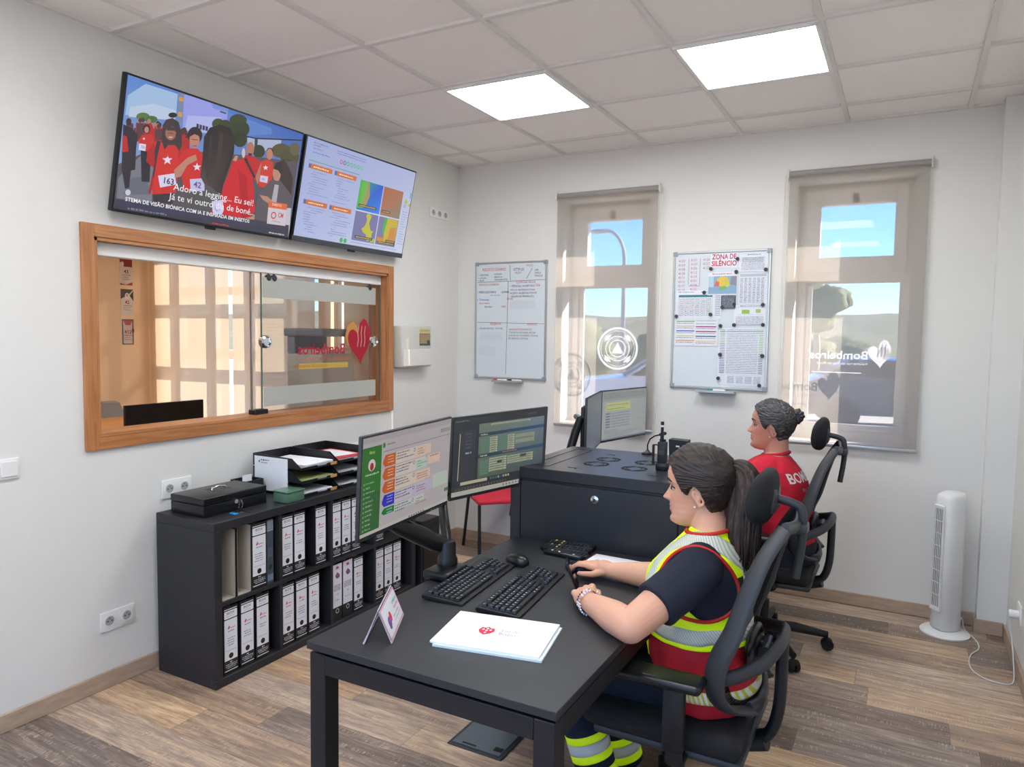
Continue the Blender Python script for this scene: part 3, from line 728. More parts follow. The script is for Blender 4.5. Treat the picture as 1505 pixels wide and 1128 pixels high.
b = MB(); b.tube([(-2.79, -1.19, .98), (-2.75, -1.19, 1.0), (-2.66, -1.19, .985)], [.018, .014, .02], 10, flat=1.2); b.tube([(-2.80, -1.235, .93), (-2.74, -1.235, 1.0), (-2.64, -1.235, .95)], .02, 10); b.build('handset', m_blackg, r, 60)
# three posters with numbers on the beige wall
def poster(y, z, w_, h_, num, label, dark, style):
    b = MB(); b.box(OX0, OX0+.003, y, y+w_, z, z+h_); o = b.build('poster', m_paper)
    tag(o, label, 'poster', 'posters on the beige wall')
    p = Paint((OX0+.0032, y, z), (0, 1, 0), (0, 0, 1), w_, h_)
    p.rect(0, 0, 1, 1, (214, 200, 190)); p.up()
    if style == 0:
        p.poly([(0, 1), (1, 1), (1, .68), (.35, .68), (0, .85)], (140, 50, 54)); p.up(); p.ell(.2, .78, .13, .08, (225, 205, 195)); p.poly([(0, 0), (0, .06), (.45, .02), (1, .12), (1, 0)], (170, 70, 62))
    elif style == 1:
        p.poly([(0, 1), (1, 1), (.6, .78), (0, .62)], (80, 72, 70)); p.poly([(1, .95), (1, .55), (.7, .76)], (70, 64, 62)); p.up(); p.ell(.5, .74, .17, .12, (226, 214, 206)); p.ell(.5, .77, .07, .06, (180, 140, 120))
    else:
        p.rect(.06, .03, .94, .97, (70, 66, 66)); p.up(); p.rect(.14, .06, .86, .94, (206, 188, 180)); p.up(); p.poly([(.14, .94), (.86, .94), (.7, .75), (.3, .75)], (180, 90, 96)); p.ell(.9, .55, .1, .1, (96, 80, 80))
    p.up(); p.text(num, .5, .44, h_*.13, (150, 34, 48), 'c', True, False, 1.0)
    p.scribble(.2, .85, .36, h_*.03, (120, 90, 84)); p.scribble(.2, .7, .28, h_*.03, (140, 120, 110)); p.scribble(.2, .8, .2, h_*.03, (140, 120, 110))
    p.build('poster_print', m_print, o)
def wall_far_yz(q): pass
poster(-.345, 2.014, .127, .26, '43', 'top poster of three on the beige wall, red with the number 43', 0, 0)
poster(-.342, 1.72, .13, .255, '42', 'middle poster of three on the beige wall, grey with the number 42', 0, 1)
poster(-.342, 1.43, .132, .26, '412', 'bottom poster of three on the beige wall, dark bordered with the number 412', 0, 2)
# office printer against the side room window wall
r = empty('office_printer', 'grey office copier in the side room behind the lettered glass', 'printer', (-.93, -.45, 0))
m_cop = mat('copier_grey', (206, 206, 198), 0.5)
b = MB(); b.rbox(-1.08, -.72, -.7, -.35, .02, 1.42, .015); b.build('copier_body', m_cop, r)
b = MB(); b.rbox(-1.10, -.70, -.72, -.33, 1.55, 1.61, .015); b.rbox(-1.08, -1.0, -.7, -.35, 1.42, 1.55, .01); b.build('scanner_lid', mat('slate_plastic', (126, 136, 152), 0.4), r)
b = MB(); b.rbox(-1.0, -.73, -.64, -.38, 1.42, 1.45, .005); b.build('output_tray', m_white, r)

# ================================================================ televisions
import mathutils
def tv(y0, y1, label, painter, bezel, zb=2.08, xb=.065, xt=.185, bot=.012, rimcol=None):
    W_ = y1-y0; Hh = .567; ang = math.atan2(xt-xb, 2.634-2.08)
    r = empty('television', label, 'television', (xb, (y0+y1)/2, zb))
    # local plane: U=+y, V=up (tilted), N=+x (tilted down)
    O = Vector((xb, y0, zb)); U = Vector((0, 1, 0)); Vv = Vector((math.sin(ang), 0, math.cos(ang))); N = U.cross(Vv)
    MM = Matrix(((U.x, Vv.x, N.x, O.x), (U.y, Vv.y, N.y, O.y), (U.z, Vv.z, N.z, O.z), (0, 0, 0, 1)))
    b = MB(); b.rbox(0, W_, 0, Hh, -.028, 0, .004, 2); b.rbox(.15, W_-.15, .05, Hh-.12, -.055, -.028, .01, 2); b.build('tv_casing', m_black, r, 40, M=MM)
    b = MB(); b.box(.009, W_-.009, bot, Hh-.009, -.001, .0006); b.build('screen_glass', m_blackg, r, M=MM)
    b = MB(); b.rbox(0, W_, 0, bot, -.002, .003, .002, 1, M=MM); b.build('bottom_bezel', bezel, r)
    b = MB(); b.rbox(W_/2-.03, W_/2+.03, -.012, .002, -.012, .0, .003, 1, M=MM); b.build('sensor_tab', m_black, r)
    b = MB(); b.box(0, .02, (y0+y1)/2-.2, (y0+y1)/2+.2, zb+.13, zb+.42)
    for yy in ((y0+y1)/2-.15, (y0+y1)/2+.15):
        b.rbox(.01, .09, yy-.015, yy+.015, zb+.2, zb+.23, .003, 1); b.rbox(.01, .075, yy-.015, yy+.015, zb+.36, zb+.39, .003, 1)
    b.build('wall_bracket', m_metalb, r)
    p = Paint(O+U*.009+Vv*bot+N*.0007, U, Vv, W_-.018, Hh-.009-bot); p.clip = True; painter(p); p.build('screen_picture', m_screen, r)
def pic_people(p):
    # picture coordinates read off the screen itself: a homography from the four screen corners
    src = [(145, 75), (1190, 430), (1105, 1060), (65, 885)]
    import numpy as np
    A_ = []; B_ = []
    for (x, y), (u, v) in zip(src, [(0, 1), (1, 1), (1, 0), (0, 0)]):
        A_ += [[x, y, 1, 0, 0, 0, -u*x, -u*y], [0, 0, 0, x, y, 1, -v*x, -v*y]]; B_ += [u, v]
    H = np.linalg.solve(np.array(A_, float), np.array(B_, float))
    def q(x, y): w_ = H[6]*x+H[7]*y+1; return (float((H[0]*x+H[1]*y+H[2])/w_), float((H[3]*x+H[4]*y+H[5])/w_))
    def poly(pts, col): p.poly([q(*t) for t in pts], col)
    def blob_(x, y, rx, ry, col, n=22): p.poly([q(x+rx*math.cos(2*PI*k/n), y+ry*math.sin(2*PI*k/n)) for k in range(n)], col)
    def star(x, y, r_, col=(228, 218, 236)): poly([(x+(r_ if i % 2 == 0 else r_*.42)*math.sin(PI*i/5), y-(r_ if i % 2 == 0 else r_*.42)*math.cos(PI*i/5)) for i in range(10)], col)
    p.poly([(0, 0), (1, 0), (1, 1), (0, 1)], [(150, 170, 205), (130, 150, 190), (56, 96, 180), (92, 136, 205)])
    poly([(145, 200), (250, 130), (440, 190), (430, 330), (130, 320)], (160, 188, 224)); poly([(160, 270), (300, 250), (430, 290), (425, 350), (150, 330)], (184, 202, 226))
    poly([(476, 190), (742, 272), (735, 340), (640, 430), (470, 410)], (150, 156, 228)); poly([(500, 320), (700, 330), (640, 430), (480, 410)], (176, 182, 232)); poly([(640, 245), (742, 275), (740, 300), (650, 275)], (120, 140, 210))
    poly([(445, 180), (480, 190), (464, 370), (436, 365)], (120, 134, 164)); poly([(448, 206), (476, 212), (472, 236), (446, 230)], (206, 150, 76)); poly([(443, 296), (470, 302), (466, 330), (441, 324)], (206, 150, 76)); poly([(693, 290), (730, 302), (727, 310), (691, 298)], (60, 66, 90))
    for k in range(4): poly([(553+18*k, 368+5*k), (567+18*k, 372+5*k), (565+18*k, 402+4*k), (551+18*k, 398+4*k)], (56, 60, 84))
    poly([(870, 370), (920, 365), (965, 395), (940, 415), (880, 405)], (150, 176, 222)); poly([(735, 300), (860, 340), (1000, 395), (1000, 430), (860, 440), (735, 420)], (92, 130, 200))
    poly([(855, 452), (1060, 462), (1050, 530), (860, 530)], (170, 180, 206)); poly([(850, 440), (905, 452), (1185, 462), (1183, 470), (905, 460), (850, 448)], (40, 44, 56)); poly([(900, 455), (918, 457), (915, 520), (898, 520)], (56, 60, 70))
    for x, y, rx, ry, c in [(235, 330, 40, 26, (84, 120, 62)), (285, 345, 36, 22, (74, 108, 58)), (680, 370, 36, 34, (66, 76, 46)), (720, 378, 40, 34, (56, 66, 40)), (800, 345, 52, 36, (58, 68, 42)), (826, 400, 42, 46, (50, 60, 36)), (790, 400, 44, 44, (54, 64, 38)), (812, 460, 42, 50, (46, 56, 34)), (925, 535, 36, 40, (48, 60, 40)), (1060, 530, 60, 44, (84, 82, 54)), (1110, 570, 56, 60, (80, 78, 50)), (1140, 520, 30, 40, (98, 94, 66)), (1090, 640, 60, 60, (66, 64, 46))]: blob_(x, y, rx, ry, c)
    poly([(85, 620), (300, 520), (860, 560), (1160, 600), (1105, 1060), (65, 885)], (86, 82, 86)); poly([(160, 620), (230, 560), (300, 620), (290, 850), (80, 840), (90, 700)], (120, 122, 134)); poly([(170, 700), (260, 690), (280, 800), (120, 800)], (104, 106, 120))
    rr = random.Random(6)
    for k in range(15):
        x = 150+190*rr.random(); y = 345+45*rr.random(); poly([(x-20, y+16), (x+20, y+18), (x+24, y+100), (x-24, y+95)], rr.choice([(196, 48, 48), (180, 40, 44), (90, 60, 66)])); blob_(x, y, 11, 15, rr.choice([(60, 44, 42), (176, 124, 106), (84, 58, 50)]), 12)
    for k in range(7): x = 465+30*rr.random(); y = 400+60*rr.random(); blob_(x, y, 12, 16, (76, 52, 48), 12); poly([(x-22, y+16), (x+22, y+18), (x+20, y+90), (x-20, y+90)], (176, 42, 44))
    poly([(118, 375), (170, 400), (205, 440), (195, 520), (190, 650), (165, 655), (155, 760), (130, 765), (110, 640), (112, 520)], (50, 44, 54)); poly([(118, 440), (140, 450), (150, 540), (110, 545)], (190, 44, 44)); blob_(150, 360, 16, 22, (54, 40, 40)); blob_(148, 788, 16, 18, (206, 206, 220))
    poly([(222, 530), (285, 532), (275, 725), (228, 722)], (44, 40, 50)); poly([(208, 470), (228, 440), (290, 435), (302, 480), (285, 545), (215, 530)], (200, 48, 46)); blob_(256, 402, 22, 30, (66, 44, 40)); blob_(256, 408, 13, 19, (192, 136, 116)); poly([(213, 490), (253, 496), (249, 537), (209, 530)], (216, 216, 240)); star(240, 462, 9)
    # woman with number 163
    poly([(290, 760), (430, 770), (410, 860), (300, 840)], (58, 52, 62)); poly([(312, 468), (345, 470), (350, 640), (312, 680), (280, 800), (268, 790), (300, 640), (255, 600), (262, 540)], (176, 38, 38))
    poly([(300, 478), (360, 490), (440, 490), (478, 560), (455, 640), (440, 700), (430, 790), (290, 800), (300, 700), (318, 600)], (206, 48, 42)); poly([(318, 470), (340, 478), (315, 600), (300, 700), (292, 690), (306, 600), (302, 540)], (62, 52, 62)); poly([(440, 500), (478, 560), (462, 620), (445, 590)], (180, 40, 38))
    poly([(350, 380), (372, 345), (410, 335), (445, 360), (462, 420), (466, 500), (450, 535), (425, 500), (385, 500), (362, 530), (345, 470)], (66, 54, 56)); blob_(410, 318, 26, 16, (40, 36, 40)); blob_(398, 428, 32, 42, (158, 104, 90)); poly([(366, 400), (395, 385), (432, 402), (436, 425), (420, 412), (380, 412)], (70, 56, 56)); blob_(398, 452, 14, 5, (206, 170, 160)); poly([(380, 424), (416, 428), (415, 432), (380, 428)], (90, 56, 50)); star(380, 590, 32); blob_(374, 566, 8, 8, (206, 48, 42))
    poly([(325, 686), (424, 670), (434, 738), (338, 758)], (214, 212, 240))
    # woman 2, hand raised
    poly([(470, 530), (510, 518), (560, 520), (592, 560), (600, 770), (480, 775), (455, 640), (446, 590)], (204, 44, 42)); poly([(420, 650), (500, 575), (548, 556), (556, 590), (500, 620), (460, 690), (425, 700)], (186, 132, 114)); blob_(542, 440, 44, 52, (52, 40, 42)); blob_(540, 468, 30, 46, (186, 130, 112)); poly([(510, 430), (540, 412), (572, 430), (572, 446), (540, 432), (512, 448)], (52, 40, 42)); poly([(522, 462), (560, 466), (560, 470), (522, 466)], (80, 50, 48)); poly([(530, 500), (556, 502), (552, 508), (532, 506)], (150, 70, 70)); star(556, 632, 26); poly([(514, 706), (600, 700), (602, 776), (520, 782)], (196, 192, 230))
    # woman with long dark hair, from behind
    poly([(770, 590), (830, 585), (872, 640), (892, 730), (905, 900), (870, 935), (760, 958), (620, 965), (640, 900), (700, 880), (700, 780), (740, 680)], (204, 36, 44)); poly([(800, 640), (850, 690), (870, 930), (820, 945), (815, 800)], (178, 28, 38)); poly([(700, 975), (860, 940), (905, 925), (900, 950), (760, 990)], (190, 136, 118))
    p.poly([q(*t) for t in [(630, 392), (690, 374), (750, 394), (780, 450), (775, 545), (745, 640), (715, 730), (705, 795), (672, 780), (640, 750), (600, 735), (576, 690), (590, 560), (596, 450)]], [lin(c) and c for c in [(48, 40, 42), (40, 34, 36), (44, 38, 38), (50, 42, 42), (44, 36, 36), (40, 32, 34), (52, 44, 46), (60, 50, 52), (66, 52, 52), (74, 62, 62), (84, 74, 74), (70, 60, 60), (50, 42, 44), (46, 40, 42)]])
    poly([(690, 420), (712, 430), (700, 600), (672, 740), (660, 720), (672, 580)], (66, 56, 54)); poly([(630, 450), (646, 440), (640, 600), (618, 710), (608, 690), (622, 580)], (58, 50, 52)); poly([(785, 560), (800, 566), (790, 596), (768, 590)], (196, 140, 120))
    poly([(645, 840), (712, 830), (716, 900), (680, 968), (650, 900)], (206, 204, 236)); p.ring(*q(680, 880), .016, .03, .25, (70, 80, 160), 18)
    # men at the right
    blob_(872, 520, 24, 42, (176, 116, 98)); poly([(860, 545), (884, 548), (880, 566), (862, 564)], (70, 44, 42)); poly([(824, 570), (850, 556), (900, 570), (938, 600), (940, 650), (905, 720), (880, 680), (840, 610)], (190, 38, 42)); poly([(835, 580), (850, 575), (905, 690), (896, 700)], (50, 44, 50)); blob_(832, 545, 10, 30, (196, 190, 196))
    blob_(990, 530, 20, 18, (56, 46, 44)); blob_(988, 552, 19, 34, (186, 126, 104)); poly([(935, 600), (970, 582), (1010, 600), (1008, 680), (985, 760), (925, 750), (918, 690)], (206, 60, 46)); star(965, 634, 17); poly([(935, 680), (981, 688), (975, 728), (930, 718)], (206, 200, 230)); poly([(905, 690), (930, 620), (940, 600), (930, 700), (915, 740)], (180, 120, 100))
    poly([(1040, 600), (1075, 585), (1110, 640), (1130, 700), (1120, 800), (1080, 780), (1050, 700)], (62, 50, 48)); blob_(1032, 668, 24, 50, (184, 136, 116)); poly([(1012, 640), (1030, 600), (1066, 610), (1060, 680), (1040, 650)], (50, 40, 40)); poly([(915, 800), (1000, 705), (1060, 720), (1120, 800), (1120, 1040), (1060, 1040), (900, 950)], (92, 86, 92)); poly([(1020, 735), (1045, 740), (1030, 860), (1000, 850)], (176, 170, 180)); poly([(930, 800), (980, 810), (1020, 850), (1010, 868), (950, 830)], (186, 134, 116)); poly([(1040, 880), (1120, 880), (1110, 1060), (1030, 1050)], (196, 190, 200))
    poly([(68, 822), (1108, 985), (1105, 1060), (65, 885)], (58, 58, 74)); poly([(68, 822), (860, 946), (850, 990), (66, 862)], (62, 60, 84))
    poly([(985, 838), (1096, 856), (1094, 892), (983, 876)], (220, 104, 60)); poly([(983, 876), (1094, 892), (1086, 990), (975, 975)], (206, 196, 206))
    p.z += .0002; p.text('163', *q(350, 728), .026, (50, 46, 74), 'l', True, fit=.056); p.text('42', *q(535, 752), .026, (90, 90, 140), 'l', True, fit=.04); p.text('55', *q(222, 518), .012, (90, 90, 140), 'l', fit=.016); p.text('66', *q(942, 708), .012, (90, 90, 140), 'l', fit=.018)
    u, v = q(1005, 868); p.text('DIRETO', u, v+.008, .012, (250, 230, 220), 'l', fit=.064); u, v = q(1015, 925); p.ring(u, v, .018, .034, .35, (206, 60, 60), 20); p.text('CM', *q(1040, 935), .024, (196, 70, 80), 'l', True, fit=.036); p.text('JORNAL', *q(1005, 962), .008, (140, 110, 120), 'l', fit=.06)
    u, v = q(130, 838); p.text('STEMA DE VISÃO BIÓNICA COM IA E INSPIRADA EM INSETOS', u, v, .0165, (240, 240, 246), 'l', True, fit=.665)
    u0, v0 = q(415, 770); u1, v1 = q(890, 870); p.text('Adoro a legging... Eu sei!', u0, v0, .030, (246, 246, 248), 'l', fit=(u1-u0)*p.w)
    u0, v0 = q(390, 828); u1, v1 = q(900, 920); p.text('Já te vi outro dia de boné...', u0, v0, .030, (246, 246, 248), 'l', fit=(u1-u0)*p.w)
    p.scribble(.06, .25, .012, .010, (120, 124, 146)); p.scribble(.5, .6, .008, .010, (190, 60, 60)); p.scribble(.86, .97, .012, .008, (196, 196, 206))
def pic_maps(p):
    p.poly([(0, 0), (1, 0), (1, 1), (0, 1)], [(176, 186, 226), (206, 212, 232), (176, 184, 220), (160, 172, 216)]); p.up()
    tx = (120, 132, 178); rr = random.Random(5)
    for v in (.955, .93, .9, .86): p.scribble(.05, .05+.12*rr.random()+.04, v, .008, tx, rnd=rr)
    for v in (.95, .925): p.scribble(.24, .50, v, .006, tx, rnd=rr)
    p.rect(.03, .775, .46, .782, (80, 160, 110))
    for k, c in enumerate([(206, 50, 90), (70, 80, 120), (50, 170, 90), (60, 180, 90), (60, 190, 90), (70, 190, 90), (90, 200, 110)]): p.ring(.285+k*.03, .855, .012, .022, .35, c, 16)
    for u0, v0, w_ in ((.035, .70, .19), (.245, .70, .19), (.035, .335, .19), (.245, .335, .19)):
        p.rect(u0, v0, u0+w_, v0+.05, (206, 116, 62)); p.rect(u0, v0+.004, u0+.02, v0+.046, (90, 110, 170)); p.up(); p.scribble(u0+.04, u0+w_-.03, v0+.018, .008, (250, 226, 200), rnd=rr)
        for q in range(11): p.scribble(u0+.01+.06*rr.random(), u0+.06+.14*rr.random(), v0-.03-.025*q, .006, (136, 148, 196), rnd=rr)
    # four weather maps
    X = [.475, .70, .905]; Y = [.06, .395, .735]
    p.poly([(X[0], Y[1]+.01), (X[1]-.006, Y[1]+.01), (X[1]-.006, Y[2]), (X[0], Y[2])], [(40, 120, 200), (60, 130, 230), (50, 90, 210), (40, 170, 90)])
    p.poly([(X[1]+.004, Y[1]+.01), (X[2], Y[1]+.01), (X[2], Y[2]), (X[1]+.004, Y[2])], [(168, 116, 96), (136, 130, 116), (170, 116, 84), (176, 104, 66)])
    p.rect(X[0], Y[0], X[1]-.006, Y[1]-.006, (120, 120, 164)); p.rect(X[1]+.004, Y[0], X[2], Y[1]-.006, (124, 122, 164)); p.up()
    p.poly([(.475, .42), (.53, .44), (.56, .56), (.545, .73), (.475, .735)], [(60, 180, 60), (140, 170, 80), (170, 160, 90), (120, 180, 90), (50, 190, 70)]); p.poly([(.52, .43), (.555, .45), (.58, .58), (.56, .73), (.545, .73), (.54, .58)], (160, 150, 96))
    p.poly([(.60, .15), (.62, .07), (.66, .10), (.655, .17), (.67, .2), (.64, .2), (.615, .28), (.63, .37), (.59, .37), (.59, .29), (.575, .23), (.55, .2), (.575, .16)], (190, 190, 64)); p.poly([(.66, .10), (.69, .12), (.69, .07), (.65, .065)], (180, 190, 60)); p.ell(.60, .355, .022, .03, (190, 190, 64))
    p.poly([(.76, .385), (.79, .385), (.80, .26), (.77, .16), (.755, .24)], (60, 180, 80)); p.poly([(.79, .385), (.90, .385), (.90, .10), (.78, .10), (.775, .2)], (200, 176, 60)); p.poly([(.83, .28), (.89, .3), (.895, .12), (.82, .13)], (206, 140, 70)); p.up()
    for u0, u1, v0 in ((.49, .66, .445), (.715, .8, .44), (.50, .67, .09), (.80, .9, .105), (.72, .90, .075)): p.rect(u0, v0, u1, v0+.028, (84, 76, 66)); p.up(); p.scribble(u0+.01, u1-.01, v0+.008, .007, (220, 190, 110), rnd=rr)
    p.rect(.71, .10, .775, .15, (206, 140, 70)); p.rect(.47, Y[1]-.004, X[2], Y[1]+.008, (206, 210, 236)); p.up()
    p.ell(.945, .63, .015, .03, (186, 190, 70)); p.text('22°', .925, .56, .018, (90, 120, 180))
    for q in range(14): p.scribble(.925, .96+.03*rr.random(), .50-.03*q, .006, (140, 160, 196), rnd=rr)
    p.ell(.985, .6, .012, .02, (190, 190, 80)); p.rect(.975, .68, .99, .75, (110, 170, 220))
    for u in (.385, .42): p.ell(u, .035, .014, .028, (70, 180, 90))
    p.rect(.47, .03, .93, .037, (150, 160, 206))
m_bez2 = mat('dark_slate_bezel', (62, 68, 76), 0.4)
tv(-2.79, -1.79, 'wall television showing a crowd in red shirts with subtitles', pic_people, m_black)
tv(-1.772, -.79, 'wall television showing weather maps on a pale blue page', pic_maps, m_bez2, bot=.03)

# ================================================================ wall plates and boxes
m_recess_shade = mat('recess_shade_grey', (168, 168, 168), .5)  # grey disc colour stands in for the shade inside the white wells
def socket_plate(y0, z0, y1, z1, label, n=2, kind='socket', x=0.0, face='x'):
    r = empty('wall_socket' if kind == 'socket' else 'light_switch', label, 'socket' if kind == 'socket' else 'light switch', (x, (y0+y1)/2, (z0+z1)/2))
    b = MB(); b.rbox(x, x+.009, y0, y1, z0, z1, .003, 2); b.build('face_plate', m_white, r, 40)
    for k in range(n):
        w_ = (y1-y0)/n; yc = y0+w_*(k+.5); zc = (z0+z1)/2
        if kind == 'socket':
            b = MB(); R2 = Matrix.Rotation(PI/2, 4, 'Y'); b.lathe([(.0245, 0), (.0245, .0022), (.0215, .0022), (.0205, .0004), (.001, .0004)], (x+.009, yc, zc), 28, 0, R2); b.build('socket_well', m_white, r, 40)
            b = MB(); b.cyl((x+.009, yc, zc), (x+.0096, yc, zc), .0205, 24); b.build('recess_shade_disc', m_recess_shade, r)
            b = MB()
            for dy in (-.0095, .0095): b.cyl((x+.009, yc+dy, zc), (x+.0102, yc+dy, zc), .0034, 10)
            b.cyl((x+.009, yc, zc+.011), (x+.0115, yc, zc+.011), .0022, 8); b.build('pin_holes', m_dark, r)
        else:
            b = MB(); b.rbox(x+.009, x+.013, yc-w_/2+.008, yc+w_/2-.008, z0+.01, z1-.01, .002, 1); b.build('rocker', m_white, r)
socket_plate(-2.843, .254, -2.683, .342, 'double white wall socket low on the wall left of the black bookcase')
socket_plate(-2.537, .788, -2.377, .876, 'double white wall socket behind the black cash box')
socket_plate(-1.32, .80, -1.16, .888, 'double white wall socket partly hidden behind the green-sidebar monitor')
socket_plate(-3.30, .995, -3.15, 1.076, 'white light switch at the left edge of the photo', 2, 'switch')
socket_plate(-.384, 2.42, -.15, 2.488, 'white socket strip high on the wall right of the televisions', 3)
# right wall socket
r = empty('wall_socket', 'white socket with a plug on the right wall near the tower fan', 'socket', (XR, -.55, .33))
b = MB(); b.rbox(XR-.009, XR, -.62, -.50, .24, .33, .003, 2); b.build('face_plate', m_white, r, 40)
b = MB(); b.cyl((XR-.05, -.58, .285), (XR-.009, -.58, .285), .019, 16); b.build('plug', m_white, r, 40)
# alarm box
r = empty('alarm_panel', 'beige plastic alarm control box on the wall right of the timber window', 'alarm panel', (0, -.62, 1.35))
b = MB(); b.rbox(0, .075, -.80, -.455, 1.352, 1.632, .008, 2); b.build('box_body', mat('beige_plastic', (204, 204, 194), 0.45), r, 40)
b = MB(); b.rbox(.075, .083, -.79, -.46, 1.36, 1.475, .003, 1); b.build('flap_cover', m_pvc, r)
b = MB(); b.rbox(.0755, .079, -.60, -.475, 1.50, 1.585, .002, 1); b.build('display', mat('tan_display', (150, 128, 92), 0.4), r)
p = Paint((.0792, -.60, 1.50), (0, 1, 0), (0, 0, 1), .125, .085); p.rect(0, 0, 1, .12, (70, 90, 96)); p.rect(.7, .12, .95, .4, (60, 76, 84))
for k in range(5): p.scribble(.06, .9 if k > 1 else .6, .22+.14*k, .006, (196, 172, 120))
p.build('display_print', m_print, r)
p = Paint((.0758, -.60, 1.59), (0, 1, 0), (0, 0, 1), .125, .025); p.rect(0, 0, 1, 1, (206, 190, 120)); p.up(); p.scribble(.1, .9, .4, .006, (150, 120, 60)); p.build('yellow_label', m_print, r)

# ================================================================ whiteboards on the back wall
m_wbs = mat('whiteboard_surface', (214, 222, 228), 0.25)
m_wbc = mat('grey_corner_plastic', (150, 156, 168), 0.5)
def whiteboard(x0, x1, z0, z1, label):
    r = empty('whiteboard', label, 'whiteboard', ((x0+x1)/2, 0, z0))
    b = MB(); b.box(x0+.01, x1-.01, -.012, -.001, z0+.01, z1-.01); b.build('writing_surface', m_wbs, r)
    b = MB()
    for a in ((x0, x0+.014, z0, z1), (x1-.014, x1, z0, z1), (x0, x1, z0, z0+.014), (x0, x1, z1-.014, z1)): b.rbox(a[0], a[1], -.018, 0, a[2], a[3], .003, 1)
    b.build('aluminium_frame', m_alu, r)
    for cx, cz in ((x0, z0), (x1, z0), (x0, z1), (x1, z1)):
        b = MB(); sx = 1 if cx == x0 else -1; sz = 1 if cz == z0 else -1
        xs = sorted((cx-sx*.002, cx+sx*.028)); zs = sorted((cz-sz*.002, cz+sz*.028)); b.rbox(xs[0], xs[1], -.020, 0, zs[0], zs[1], .005, 2); b.build('corner_cap', m_wbc, r)
    b = MB(); xm = (x0+x1)/2; b.rbox(xm-.12, xm+.12, -.07, -.005, z0-.022, z0-.014, .002, 1); b.rbox(xm-.12, xm+.12, -.072, -.066, z0-.022, z0-.006, .002, 1); b.build('pen_tray', m_alu, r)
    return r
A0, A1, AZ0, AZ1 = .165, .764, 1.254, 2.118
wa = whiteboard(A0, A1, AZ0, AZ1, 'whiteboard with handwritten notes in six panels, left of the left window')
p = Paint((A0, -.0125, AZ0), (1, 0, 0), (0, 0, 1), A1-A0, AZ1-AZ0)
blk = (60, 60, 74); rd = (196, 74, 84); bl = (50, 60, 150)
p.line((.49, .97), (.50, .84), .003, blk); p.line((.47, .83), (.45, .04), .003, blk); p.line((.03, .83), (.97, .84), .0025, blk); p.line((.03, .485), (.97, .475), .0025, blk)
rr = random.Random(11)
p.text('REGISTO DIÁRIO', .10, .925, .022, rd, fit=.20)
for i, v in enumerate((.885, .86, .837)): p.text(('• CENTRAL', '• LAGOS', '• BASE')[i], .04, v, .013, blk); p.text(('LOGAN', 'MÉDICO', 'TRANSPORTE')[i], .27, v+.005, .013, blk)
p.text('POOL', .72, .953, .015, rd); p.text('VTTP-01', .54, .918, .022, blk, wide=.8); p.text('VCOT', .56, .895, .014, blk); p.line((.80, .94), (.72, .85), .003, blk)
for i, v in enumerate((.915, .89, .866)): p.text(('2480', 'TRIPLO', 'TANQUE')[i], .83, v, .014, blk, wide=.8)
p.text('SERVIÇOS DIÁRIOS', .05, .800, .016, rd, wide=.9); p.text('• MERCADORIAS', .03, .735, .017, bl, wide=.9); p.text('- ESPERA', .36, .735, .014, blk)
p.text('em serviço', .22, .712, .013, (90, 150, 190)); p.text('• Tribunais - ', .03, .672, .016, bl); p.text('15/06', .45, .676, .016, rd); p.text('Base Noite', .06, .642, .014, rd); p.text('Bomba -', .14, .612, .015, blk); p.text('1500', .37, .612, .015, rd); p.text('- às 14h', .50, .612, .014, blk)
p.text('COMUNICADOS', .58, .815, .015, rd); p.text('• PESSOAL HOSPITAIS', .50, .783, .016, bl, wide=.9); p.text('15/6', .83, .786, .018, rd); p.text('VFCI-01 INOPERACIONAL', .50, .752, .014, (150, 80, 90), wide=.9); p.text('ACESSO URGÊNCIAS PONTE', .50, .725, .014, blk, wide=.85); p.text('• EQUIPA DE PREVENÇÃO', .50, .697, .014, blk, wide=.85)
p.text('RESERVA', .22, .462, .017, rd); p.text('• EQUIPAMENTOS - MOTOR', .05, .425, .013, blk, wide=.9)
p.text('AVISOS', .74, .462, .017, rd); p.text('REABASTECIMENTOS', .49, .418, .014, rd); p.text('TODAS AS VIATURAS: FECHO', .49, .393, .013, blk, wide=.9); p.text('CHAVES NO CHAVEIRO / FOLHA', .48, .367, .013, blk, wide=.9); p.text('DE SERVIÇO EM DIA', .48, .342, .013, blk)
for (u0, u1, v0, v1) in ((.5, .85, .6, .67), (.08, .4, .33, .4), (.06, .3, .2, .28)): p.rect(u0, v0, u1, v1, (205, 211, 219))
p.build('handwriting', m_printg, wa)
def pen(x, z, y, c, label, L=.11):
    r = empty('marker_pen', label, 'marker pen', (x, y, z)); b = MB(); b.cyl((x, y, z), (x+L*.7, y, z), .0075, 12); b.build('barrel', m_white, r, 40)
    b = MB(); b.cyl((x-L*.3, y, z), (x, y, z), .008, 12); b.build('cap', mat('pen_cap_'+label.split()[0], c, .4), r, 40)
pen(.385, AZ0-.006, -.045, (210, 40, 60), 'red capped marker pen on the tray of the left whiteboard')
pen(.50, AZ0-.006, -.03, (40, 40, 60), 'black capped marker pen on the tray of the left whiteboard')
B0, B1, BZ0, BZ1 = 1.678, 2.287, 1.253, 2.132
wb = whiteboard(B0, B1, BZ0, BZ1, 'whiteboard covered with pinned papers between the two windows')
pen(1.965, BZ0-.006, -.04, (30, 150, 120), 'green capped marker pen on the tray of the paper-covered whiteboard')
BW, BH = B1-B0, BZ1-BZ0
p = Paint((B0, -.0125, BZ0), (1, 0, 0), (0, 0, 1), BW, BH)
nums = [('4103', '4109', '4108', '4128', '4111', '4113', '4117', '4114'), ('4121', '4107', '4106', '4112', '4119', '4101', '4104', '4125'), ('4126', '4127', '4123')]
